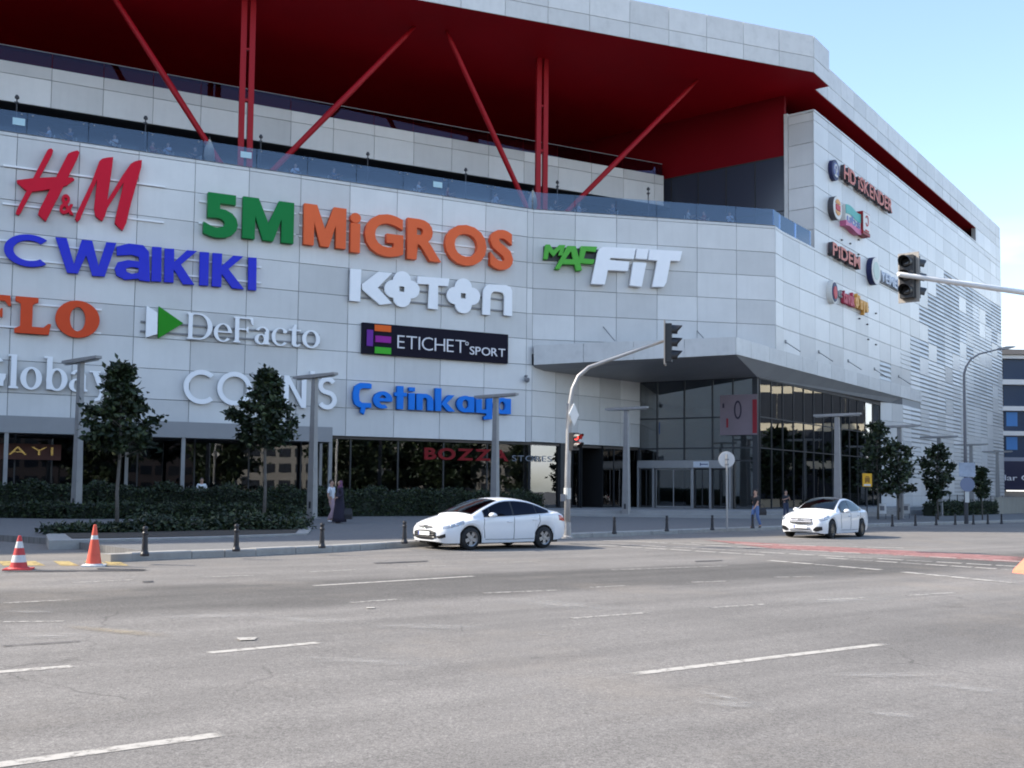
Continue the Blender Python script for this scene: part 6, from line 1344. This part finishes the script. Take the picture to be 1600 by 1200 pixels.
car1 = dict(L=4.66, xf=0.93, xr=3.615, R=0.325,
    bot=[(0, .24), (.12, .20), (.5, .20), (1.3, .20), (3.2, .21), (4.2, .26), (4.66, .34)],
    w=[(0, .40), (.03, .55), (.09, .68), (.2, .79), (.45, .875), (.93, .905), (2.2, .905), (3.6, .905), (4.2, .87), (4.45, .80), (4.58, .70), (4.66, .52)],
    sh=[(0, .62), (.1, .66), (.4, .76), (.9, .86), (1.4, .91), (2.5, .96), (3.6, 1.03), (4.2, 1.04), (4.66, .94)],
    top=[(0, .68), (.06, .74), (.2, .81), (.5, .90), (.95, 1.00), (1.2, 1.04), (2.0, 1.0), (3.4, 1.05), (4.0, 1.12), (4.45, 1.13), (4.6, 1.09), (4.66, 1.0)],
    gh=(1.02, 2.05, 3.10, 4.12), rail=[(1.02, .985), (1.5, 1.205), (2.05, 1.40), (2.45, 1.445), (2.9, 1.43), (3.3, 1.36), (3.75, 1.215), (4.12, 1.09)],
    wr=[(1.02, .74), (1.5, .68), (2.05, .61), (2.7, .60), (3.2, .62), (3.8, .66), (4.12, .66)], belt=[(1.02, .90), (1.6, .925), (2.5, .965), (3.4, 1.02), (4.12, 1.06)], wb=[(1.02, .835), (1.6, .845), (2.5, .845), (3.5, .83), (4.12, .72)],
    dlo=(1.42, 3.82), wins=[(1.42, 1.60), (1.63, 2.42), (2.48, 3.30), (3.34, 3.80)], shield=CSHIELD, sideglass=DGL, surround=TRIM, spokes=5, spw=(.045, .062), rimm=RIM1,
    seams=[[(1.40, .34), (1.36, .6), (1.38, .90)], [(2.45, .30), (2.45, .6), (2.46, .95)], [(3.34, .62), (3.42, .8), (3.40, 1.0)], [(1.42, .30), (2.4, .29), (3.2, .30)]], handles=[(2.28, .80), (3.22, .85)], mirror=(1.56, 1.0),
    head=((.09, .60, .675), (.66, .735, .845)), tail=((4.22, .84, 1.0), (4.57, .78, .98)), plate=.46,
    front=[('lower_grille', [(-.5, .34, .50), (-.3, .30, .545), (0, .29, .55), (.3, .30, .545), (.5, .34, .50)], TRIM, .010), ('upper_grille', [(-.34, .635, .665), (0, .62, .68), (.34, .635, .665)], TRIM, .010),
           ('fog_inlet', [(.52, .36, .39), (.64, .33, .42), (.76, .37, .47)], TRIM, .012), ('fog_inlet', [(-.76, .37, .47), (-.64, .33, .42), (-.52, .36, .39)], TRIM, .012)],
    bars=[(.40, .655, .014), (.42, .43, .006), (.44, .36, .006), (.42, .50, .006)], badge=(.66, .062, [[[(-.9, -.05), (0, .14), (.9, .05), (0, -.14)]]]))
car2 = dict(L=4.69, xf=0.82, xr=3.66, R=0.325,
    bot=[(0, .22), (.12, .18), (.5, .18), (1.3, .18), (3.2, .19), (4.2, .24), (4.69, .32)],
    w=[(0, .52), (.03, .64), (.09, .74), (.2, .82), (.42, .88), (.82, .905), (2.2, .905), (3.66, .905), (4.2, .87), (4.45, .81), (4.6, .72), (4.69, .54)],
    sh=[(0, .60), (.1, .66), (.4, .76), (.9, .85), (1.5, .89), (2.5, .92), (3.6, .95), (4.2, .95), (4.69, .86)],
    top=[(0, .66), (.06, .73), (.2, .80), (.5, .875), (.95, .945), (1.35, .99), (2.0, .98), (3.4, 1.0), (4.1, 1.06), (4.5, 1.05), (4.63, 1.0), (4.69, .92)],
    gh=(1.32, 2.18, 3.05, 4.15), rail=[(1.32, .965), (1.75, 1.19), (2.18, 1.345), (2.5, 1.385), (2.9, 1.375), (3.3, 1.305), (3.75, 1.165), (4.15, 1.03)],
    wr=[(1.32, .74), (1.75, .67), (2.18, .60), (2.7, .59), (3.2, .60), (3.8, .64), (4.15, .65)], belt=[(1.32, .875), (1.8, .90), (2.5, .925), (3.4, .955), (4.15, .985)], wb=[(1.32, .83), (1.8, .845), (2.5, .845), (3.5, .825), (4.15, .72)],
    dlo=(1.66, 3.70), wins=[(1.70, 2.46), (2.52, 3.28), (3.31, 3.66)], shield=CSHIELD, sideglass=CSHIELD, surround=TRIM, spokes=10, spw=(.018, .022), rimm=RIM2, panel_roof=pmat('car_glass_roof', (0.012, 0.012, 0.014), 0.10, coat=0.6),
    seams=[[(1.62, .34), (1.56, .6), (1.58, .87)], [(2.49, .30), (2.49, .6), (2.50, .91)], [(3.34, .62), (3.42, .8), (3.42, .93)], [(1.6, .29), (2.4, .28), (3.2, .29)]], handles=[(2.32, .77), (3.22, .80)], mirror=(1.82, .965), chromeh=True,
    head=((.06, .60, .685), (.52, .70, .815)), tail=((4.30, .80, .93), (4.6, .74, .92)), plate=.40,
    front=[('grille', [(-.43, .53, .69), (0, .49, .70), (.43, .53, .69)], TRIM, .010), ('lower_grille', [(-.42, .25, .31), (0, .24, .34), (.42, .25, .31)], TRIM, .011),
           ('air_inlet', [(.48, .27, .33), (.60, .25, .41), (.78, .30, .42)], TRIM, .012), ('air_inlet', [(-.78, .30, .42), (-.60, .25, .41), (-.48, .27, .33)], TRIM, .012)],
    bars=[(.42, .635, .017), (.42, .575, .017), (.40, .275, .010)], badge=(.605, .095, [[[(-.07, -.06), (0, .95), (.07, -.06)]], [[(-.07, .06), (-.82, -.48), (0, -.07)]], [[(.07, .06), (.82, -.48), (0, -.07)]]]))
def tilt(x, y, ang): return Matrix.Translation((x, y, gz(x))) @ Matrix.Rotation(math.atan(-SLOPE), 4, 'Y') @ Matrix.Rotation(ang, 4, 'Z')
def park(car, cfg, px, py, ang_deg, s=1.0, sz=1.0):
    """near front wheel stands on the road at the pixel; the nose points left and towards the camera by ang_deg"""
    p = ground(px, py); a = math.radians(ang_deg); ux = Vector((math.cos(a), math.sin(a), 0)); uy = Vector((-math.sin(a), math.cos(a), 0))
    o = p - ux * cfg['xf'] * s + uy * (itp(cfg['w'], cfg['xf']) - 0.1) * s; car.matrix_basis = tilt(o.x, o.y, a) @ Matrix.Diagonal((s, s, sz, 1)); WM[car.name] = car.matrix_basis.copy()
c1_ = build_car('parked_car', 'near white sedan with dark tinted side windows, turning at the kerb on the left', car1); park(c1_, car1, 733, 859.5, 40, 0.985, 0.945)
c2_ = build_car('parked_car', 'farther white sedan with a black glass roof, beyond the red cycle strip', car2); park(c2_, car2, 1298, 841.5, 50, 1.05, 1.10)
for c in (c1_, c2_): c['group'] = 'white cars on the road'
# ------------------------------------------------------------------ people
SKIN = pmat('skin', (0.42, 0.25, 0.18), 0.6)
def skinmesh(name, verts, edges, rad, m, root=0, sub=1):
    me = bpy.data.meshes.new(name); me.from_pydata(verts, edges, []); ob = bpy.data.objects.new(name, me); C.objects.link(ob)
    md = ob.modifiers.new('s', 'SKIN'); md.use_smooth_shade = True; md.branch_smoothing = 0.4
    sv = ob.data.skin_vertices[0].data
    for i, q in enumerate(rad): sv[i].radius = q if isinstance(q, tuple) else (q, q); sv[i].use_root = (i == root)
    ss = ob.modifiers.new('u', 'SUBSURF'); ss.levels = sub; ss.render_levels = sub
    dg = bpy.context.evaluated_depsgraph_get(); out = bpy.data.meshes.new_from_object(ob.evaluated_get(dg)); out.name = name; out.materials.clear(); out.materials.append(m)
    bpy.data.objects.remove(ob); return out
def person(label, M, top, legs, hair, J=None, shoes=(0.05, 0.05, 0.05), longhair=False, dress=None, scarf=None, h=1.0, sleeve=0.55, group=None, name='person', build=1.0):
    r = thing(name, label, 'person', M=M, group=group)
    P = dict(pel=(0, 0, .93), sp=(0, .0, 1.10), ch=(0, .0, 1.27), nk=(0, .01, 1.43), hb=(0, 0, 1.50), hm=(0, -.015, 1.575), ht=(0, 0, 1.655),
             lsh=(-.17, 0, 1.375), lel=(-.23, .02, 1.10), lwr=(-.22, -.06, .86), rsh=(.17, 0, 1.375), rel=(.23, .02, 1.10), rwr=(.22, -.06, .86),
             lhip=(-.09, 0, .90), lkn=(-.10, -.03, .49), lan=(-.10, .03, .075), lto=(-.11, -.13, .035), rhip=(.09, 0, .90), rkn=(.10, -.03, .49), ran=(.10, .03, .075), rto=(.11, -.13, .035))
    if J: P.update(J)
    P = {k: Vector(v) * h for k, v in P.items()}; names = list(P); ix = {n: i for i, n in enumerate(names)}; V = [P[n] for n in names]
    R = dict(pel=.125, sp=.112, ch=.128, nk=.052, hb=.066, hm=(.078, .095), ht=.06, lsh=.062, lel=.042, lwr=.028, rsh=.062, rel=.042, rwr=.028, lhip=.088, lkn=.058, lan=.040, lto=.034, rhip=.088, rkn=.058, ran=.040, rto=.034)
    E = [('pel', 'sp'), ('sp', 'ch'), ('ch', 'nk'), ('nk', 'hb'), ('hb', 'hm'), ('hm', 'ht'), ('ch', 'lsh'), ('lsh', 'lel'), ('lel', 'lwr'), ('ch', 'rsh'), ('rsh', 'rel'), ('rel', 'rwr'), ('pel', 'lhip'), ('lhip', 'lkn'), ('lkn', 'lan'), ('lan', 'lto'), ('pel', 'rhip'), ('rhip', 'rkn'), ('rkn', 'ran'), ('ran', 'rto')]
    sc = lambda q: tuple(x * h * build for x in q) if isinstance(q, tuple) else q * h * build
    rad = [sc(R[n]) for n in names]; ed = [(ix[a], ix[b]) for a, b in E]
    for s in ('l', 'r'):      # palm, four unequal fingers and a thumb
        wv, d = P[s + 'wr'], (P[s + 'wr'] - P[s + 'el']).normalized(); side = Vector((1, 0, 0)) if abs(d.x) < .8 else Vector((0, 1, 0)); side = (side - d * side.dot(d)).normalized(); nr = d.cross(side)
        pi = len(V); V.append(wv + d * .075 * h); rad.append((.030 * h, .018 * h)); ed.append((ix[s + 'wr'], pi))
        for k, (o, ln) in enumerate(((-.028, .060), (-.009, .072), (.010, .068), (.028, .052))):
            a = len(V); V += [V[pi] + side * o * h + d * .02 * h, V[pi] + side * o * 1.15 * h + d * ln * h + nr * .018 * h]; rad += [.0095 * h, .0075 * h]; ed += [(pi, a), (a, a + 1)]
        a = len(V); V += [wv + d * .04 * h + side * -.042 * h, wv + d * .085 * h + side * -.058 * h]; rad += [.011 * h, .0085 * h]; ed += [(pi, a), (a, a + 1)]
    obj('body', skinmesh('body', V, ed, rad, SKIN), None, r, local=True)
    face = (P['hm'] - P['nk']).normalized(); f = Vector((0, -1, 0)); hm = P['hm']
    obj('nose', MB().loft([[hm + Vector((-.014, -.085, -.03)), hm + Vector((.014, -.085, -.03)), hm + Vector((0, -.112, -.028))], [hm + Vector((-.006, -.082, .012)), hm + Vector((.006, -.082, .012)), hm + Vector((0, -.092, .012))]]), SKIN, r, local=True)
    for s in (-1, 1):
        obj('eye', MB().lathe([(0, .0), (.012, .004), (0, .009)], 8, hm + Vector((s * .032, -.088, .012))), pmat('eye_dark', (0.02, 0.015, 0.012), 0.3), r, local=True); obj('ear', MB().lathe([(0, -.03), (.014, -.01), (.016, .015), (0, .03)], 8, hm + Vector((s * .083, .01, -.005))), SKIN, r, local=True)
    obj('mouth', MB().box(-.022, .022, -.086, -.078, -.055, -.046, Matrix.Translation(hm)), pmat('lips', (0.33, 0.12, 0.10), 0.5), r, local=True)
    hr = pmat('hair_%.2f_%.2f_%.2f' % hair, hair, 0.55)
    if not scarf:
        hv = [hm + Vector((0, -.03, .075)), hm + Vector((0, .03, .085)), hm + Vector((0, .06, .03)), hm + Vector((0, .07, -.05))]; hrd = [.072, .088, .085, .068]
        if longhair: hv += [hm + Vector((0, .085, -.16)), hm + Vector((0, .09, -.27))]; hrd += [.07, .045]
        obj('hair', skinmesh('hair', [v for v in hv], [(i, i + 1) for i in range(len(hv) - 1)], [x * h for x in hrd], hr), None, r, local=True)
    else:
        obj('headscarf', skinmesh('headscarf', [hm + Vector((0, .0, .085)), hm + Vector((0, .045, .03)), hm + Vector((0, .04, -.07)), P['nk'] + Vector((0, .01, .01)), P['ch'] + Vector((0, 0, .06))], [(0, 1), (1, 2), (2, 3), (3, 4)], [.082, .098, .088, .105, .165], pmat('scarf_%.2f' % scarf[0], scarf, 0.8)), None, r, local=True)
    tm = pmat('cloth_top_%.2f_%.2f_%.2f' % top, top, 0.85, var=0.08, scale=6); lm_ = pmat('cloth_legs_%.2f_%.2f_%.2f' % legs, legs, 0.9, var=0.15, scale=8)
    gsl = lambda a, b, t: P[a].lerp(P[b], t)
    tv = [P['pel'] + Vector((0, 0, -.10)), P['sp'], P['ch'], P['nk'] + Vector((0, 0, -.045))]; te = [(0, 1), (1, 2), (2, 3)]; tr = [.148, .13, .146, .075]
    for s in ('l', 'r'):
        a = len(tv); tv += [P[s + 'sh'], gsl(s + 'sh', s + 'el', min(1, sleeve * 1.6)) if sleeve < .62 else P[s + 'el']]; te += [(2, a), (a, a + 1)]; tr += [.076, .060]
        if sleeve > .62: tv.append(gsl(s + 'el', s + 'wr', .9)); te.append((a + 1, a + 2)); tr.append(.042)
    obj('top', skinmesh('top', tv, te, [x * h * build for x in tr], tm), None, r, local=True)
    if dress:
        c = P['pel']; obj('dress', MB().lathe([(.14, 1.18 * h), (.17, .93 * h), (.21, .6 * h), (.26, .25 * h), (.29, .05 * h), (.26, .05 * h)], 18), pmat('dress_%.2f' % dress[0], dress, 0.9, var=0.1, scale=5), r, local=True, smooth=True)
    else:
        lv = [P['sp'].lerp(P['pel'], .2), P['pel']]; le = [(0, 1)]; lr = [.12, .138]
        for s in ('l', 'r'):
            a = len(lv); lv += [P[s + 'hip'], P[s + 'kn'], gsl(s + 'kn', s + 'an', .93)]; le += [(1, a), (a, a + 1), (a + 1, a + 2)]; lr += [.100, .074, .060]
        obj('trousers', skinmesh('trousers', lv, le, [x * h * build for x in lr], lm_, root=1), None, r, local=True)
    shm = pmat('shoe_%.2f_%.2f_%.2f' % shoes, shoes, 0.6)
    for s in ('l', 'r'): obj('shoe', skinmesh('shoe', [P[s + 'an'] + Vector((0, .02, -.02)), P[s + 'to']], [(0, 1)], [.05 * h, .045 * h], shm), None, r, local=True)
    return r
def stand(px, py, rot, h=KERB): p = ground(px, py, h); p.z -= 0.0; return Matrix.Translation(p) @ Matrix.Rotation(rot, 4, 'Z')
person('person in a white top and loose pink trousers walking beside the left lamp post', stand(517, 816.5, math.radians(70)), (0.68, 0.70, 0.74), (0.46, 0.32, 0.37), (0.03, 0.02, 0.015), dict(lkn=(-.10, -.14, .50), lan=(-.10, -.06, .09), lto=(-.10, -.22, .05), rkn=(.10, -.02, .49), ran=(.10, .18, .10), rto=(.10, .04, .03)), shoes=(0.7, 0.7, 0.72))
person('person in a long dark robe and purple headscarf walking beside the one in white', stand(530, 817.5, math.radians(-60)), (0.022, 0.016, 0.035), (0.02, 0.02, 0.03), (0.02, 0.02, 0.02), dict(rwr=(.16, -.18, 1.0)), dress=(0.018, 0.015, 0.03), scarf=(0.14, 0.05, 0.11), sleeve=0.9, shoes=(0.3, 0.28, 0.3), h=1.0)
woman = person('person with dark hair in a black t-shirt and blue jeans walking left by a bollard', stand(1181, 825.0, math.radians(-62)), (0.02, 0.02, 0.024), (0.10, 0.17, 0.36), (0.02, 0.014, 0.01), dict(lel=(-.24, .06, 1.1), lwr=(-.25, .16, .90), rel=(.22, -.08, 1.12), rwr=(.2, -.22, .93), lkn=(-.09, -.12, .50), lan=(-.09, -.08, .08), lto=(-.09, -.24, .04), rkn=(.09, .02, .49), ran=(.09, .20, .10), rto=(.09, .07, .03)), longhair=True, h=0.99)
person('person in a dark top with bare forearms raised, behind the farther white car', stand(1228, 812, math.radians(20)), (0.02, 0.022, 0.03), (0.04, 0.05, 0.09), (0.015, 0.012, 0.01), dict(lel=(-.24, -.05, 1.12), lwr=(-.05, -.24, 1.22), rel=(.24, -.05, 1.12), rwr=(.04, -.25, 1.25)), h=1.02)
person('person in a white shirt standing under the awning behind the hedge', Matrix.Translation(Vector((-15.4, 51.0, 0.28))) @ Matrix.Rotation(0.4, 4, 'Z'), (0.66, 0.66, 0.66), (0.05, 0.05, 0.07), (0.03, 0.02, 0.02), None, h=1.04)
drv = c2_.matrix_basis @ Matrix.Translation((2.42, -.37, -.27)) @ Matrix.Rotation(math.radians(-90), 4, 'Z')
SEAT = dict(lhip=(-.09, -.02, .90), lkn=(-.11, -.42, .96), lan=(-.11, -.62, .62), lto=(-.11, -.74, .56), rhip=(.09, -.02, .90), rkn=(.11, -.42, .96), ran=(.11, -.62, .62), rto=(.11, -.74, .56), lel=(-.24, -.12, 1.12), lwr=(-.17, -.38, 1.20), rel=(.24, -.12, 1.12), rwr=(.17, -.38, 1.20))
drv = c2_.matrix_basis @ Matrix.Translation((2.36, -.38, -.33)) @ Matrix.Rotation(math.radians(-90), 4, 'Z')
person('dark-haired driver at the wheel of the farther white car', drv, (0.03, 0.03, 0.035), (0.03, 0.03, 0.04), (0.015, 0.012, 0.01), SEAT, h=0.92)
# bags
BAG = pmat('bag_black', (0.016, 0.015, 0.018), 0.6)
def bag(label, M, w, d, hh):
    r = thing('bag', label, 'bag', M=M)
    obj('pouch', MB().loft([[(-w/2, -d/2, 0), (w/2, -d/2, 0), (w/2, d/2, 0), (-w/2, d/2, 0)], [(-w/2*1.06, -d/2*1.15, hh*.45), (w/2*1.06, -d/2*1.15, hh*.45), (w/2*1.06, d/2*1.15, hh*.45), (-w/2*1.06, d/2*1.15, hh*.45)], [(-w/2*.9, -d/2*.5, hh), (w/2*.9, -d/2*.5, hh), (w/2*.9, d/2*.5, hh), (-w/2*.9, d/2*.5, hh)]]), BAG, r, local=True)
    obj('handle', MB().path([(-w*.25, 0, hh), (-w*.22, 0, hh + .12), (0, 0, hh + .2), (w*.22, 0, hh + .12), (w*.25, 0, hh)], .012, 6), BAG, r, local=True)
p = ground(1181, 825, KERB); bag('black handbag hanging at the hip of the person in blue jeans', Matrix.Translation(p + Vector((0.28, 0.05, 0.56))), .36, .14, .30)
p = ground(530, 817.5, KERB); bag('bulky black bag carried low beside the person in the dark robe', Matrix.Translation(p + Vector((0.33, -0.02, 0.16))), .34, .2, .42)
# guests seated along the terrace glass
cl = [(0.55, 0.60, 0.70), (0.08, 0.10, 0.16), (0.62, 0.62, 0.62), (0.30, 0.08, 0.08), (0.45, 0.50, 0.62), (0.05, 0.05, 0.06)]; rn = random.Random(17)
spots = [(75, FA), (108, FA), (178, FA), (238, FA), (262, FA), (305, FA), (462, FA), (522, FA), (655, FA), (700, FA), (775, FA), (868, FB), (905, FB), (958, FB), (1075, FB), (1100, FB), (1140, FB)]
whr = ['at the left edge', 'above the slanted H', 'above the slanted M', 'left of the furled parasol', 'close to the furled parasol', 'left of the twin columns', 'just right of the twin columns', 'above the orange letters', 'right of the pale glass notice', 'above the last orange letter', 'left of the right twin columns', 'right of the second furled parasol', 'above the green letters', 'above the white slanted letters', 'under the dark terrace windows', 'before the dark terrace windows', 'nearest the white corner block']
for i, ((px, fr), wh_) in enumerate(zip(spots, whr)):
    y = 0.75 if i % 3 else 1.0; s, _ = on_wall(fr, px, 250, y); p = fr @ Vector((s, y, ZF - 0.12)); rot = rn.choice((1, -1)) * rn.uniform(.6, 1.6) + (0.46 if fr is FA else 0.2)
    c = cl[i % 6]; person('guest in a %s top behind the terrace glass, %s' % (['pale blue', 'navy', 'white', 'dark red', 'sky blue', 'black'][i % 6], wh_), Matrix.Translation(p) @ Matrix.Rotation(rot, 4, 'Z'), c, (0.05, 0.06, 0.09), (0.02, 0.015, 0.012), dict(SEAT, lkn=(-.11, -.42, .93), rkn=(.11, -.42, .93), lan=(-.11, -.44, .52), ran=(.11, -.44, .52), lto=(-.11, -.58, .47), rto=(.11, -.58, .47)), h=1.0, group='guests on the terrace')
    ch = thing('terrace_chair', 'white terrace chair of the guest %s' % wh_, 'chair', M=Matrix.Translation(fr @ Vector((s, y, ZF))) @ Matrix.Rotation(rot, 4, 'Z'), group='terrace chairs')
    mbc = MB().box(-.22, .22, -.22, .22, .64, .68); obj('seat', mbc, CONEW, ch, local=True); obj('backrest', MB().box(-.22, .22, .22, .25, .70, 1.08), CONEW, ch, local=True)
    for lx in (-.2, .2):
        for ly in (-.2, .2): obj('leg', MB().box(lx - .018, lx + .018, ly - .018, ly + .018, 0, .64), GREYM, ch, local=True)
# ------------------------------------------------------------------ the other side of the square, mirrored in the glass
def block(label, o, e, Lx, D, H, col, floors, m_glass, bands=False):
    fr = frame(o, e); r = thing('street_building', label, 'building', (o[0], o[1], gz(min(110, max(-110, o[0])))), group='buildings across the square')
    wm = pmat('render_%.2f_%.2f_%.2f' % col, col, 0.8, var=0.06, scale=0.3)
    obj('wall', MB().box(0, Lx, 0, D, -2, H), wm, r, fr); obj('roof', MB().box(-.4, Lx + .4, -.4, D + .4, H, H + .5), wm, r, fr)
    fh = H / floors
    for k in range(floors):
        z0 = k * fh + fh * (.28 if not bands else .08); z1 = k * fh + fh * (.80 if not bands else .88); mb = MB(); n = int(Lx / 3.2)
        for i in range(n): mb.box(i * 3.2 + (.5 if not bands else 0.03), i * 3.2 + (2.9 if not bands else 3.17), -.06, .02, z0, z1)
        obj('window', mb, m_glass, r, fr)
    return r
BG_ = pmat('street_window', (0.03, 0.035, 0.045), 0.15)
block('cream office block with window bands beyond the right edge of the view', (84, 122), (0.35, -0.94), 52, 20, 22, (0.62, 0.56, 0.42), 4, BG_, True)
block('unseen block added across the side street, beyond the left edge of the view', (-84, 22), (0.25, -0.97), 75, 14, 31, (0.62, 0.61, 0.58), 8, BG_)  # put in so the entrance glass mirrors less bright sky
block('pale apartment block on the far side of the square behind the viewer', (118, -12), (-0.55, -0.83), 84, 16, 19, (0.24, 0.225, 0.205), 6, BG_)
block('brown brick block on the far side of the square behind the viewer', (70, -66), (-1.0, 0.12), 60, 16, 15, (0.17, 0.115, 0.09), 5, BG_)
block('grey commercial block on the far side of the square, to the left behind the viewer', (-20, -70), (-0.9, 0.42), 70, 18, 17, (0.36, 0.36, 0.35), 5, BG_)
tproto = make_tree('street_tree', 'tall broad tree across the square, behind the viewer', Vector((60, -12, gz(60))), 11, 2.5, 9.0, 3600, 77, leafL=0.75, group='trees across the square', shape=[(0, .6), (.25, 1), (.6, .95), (.85, .6), (1, .25)])
rn = random.Random(3)
for (x, y, s) in [(74, -6, 1.1), (84, 2, 0.9), (92, 12, 1.15), (46, -24, 1.0), (30, -32, 1.1), (100, 24, .95), (12, -40, 1.05), (-8, -42, 1.15), (-30, -36, 1.0), (-50, -26, 1.1), (-66, -14, .95), (104, 40, 1.0), (66, -20, 1.2), (88, -14, 1.2), (98, -2, 1.25), (80, -28, 1.2), (106, 8, 1.2), (54, -36, 1.2), (92, -30, 1.3), (72, 112, .95), (77, 104, 1.0), (70, 121, .8)]:
    dup(tproto, Matrix.Translation((x, y, gz(max(-110, min(110, x))))) @ Matrix.Rotation(rn.uniform(0, 6), 4, 'Z') @ Matrix.Scale(s, 4), 'tall broad tree across the square, behind the viewer')
for i, (x, y, a) in enumerate([(60, 2, .6), (66, 7, .6), (72, 12, .65), (52, -6, .5), (36, 21, 2.4), (43, 17, .7), (50, 12, .6), (57, 20, 2.5), (64, 26, .8)]):
    c = dup(c1_ if i % 2 else c2_, tilt(x, y, a + math.pi), 'white car parked across the square, seen only mirrored in the shop glass', 'cars parked across the square')
    for w_ in [k for k in C.objects if k.parent == c]:
        pass
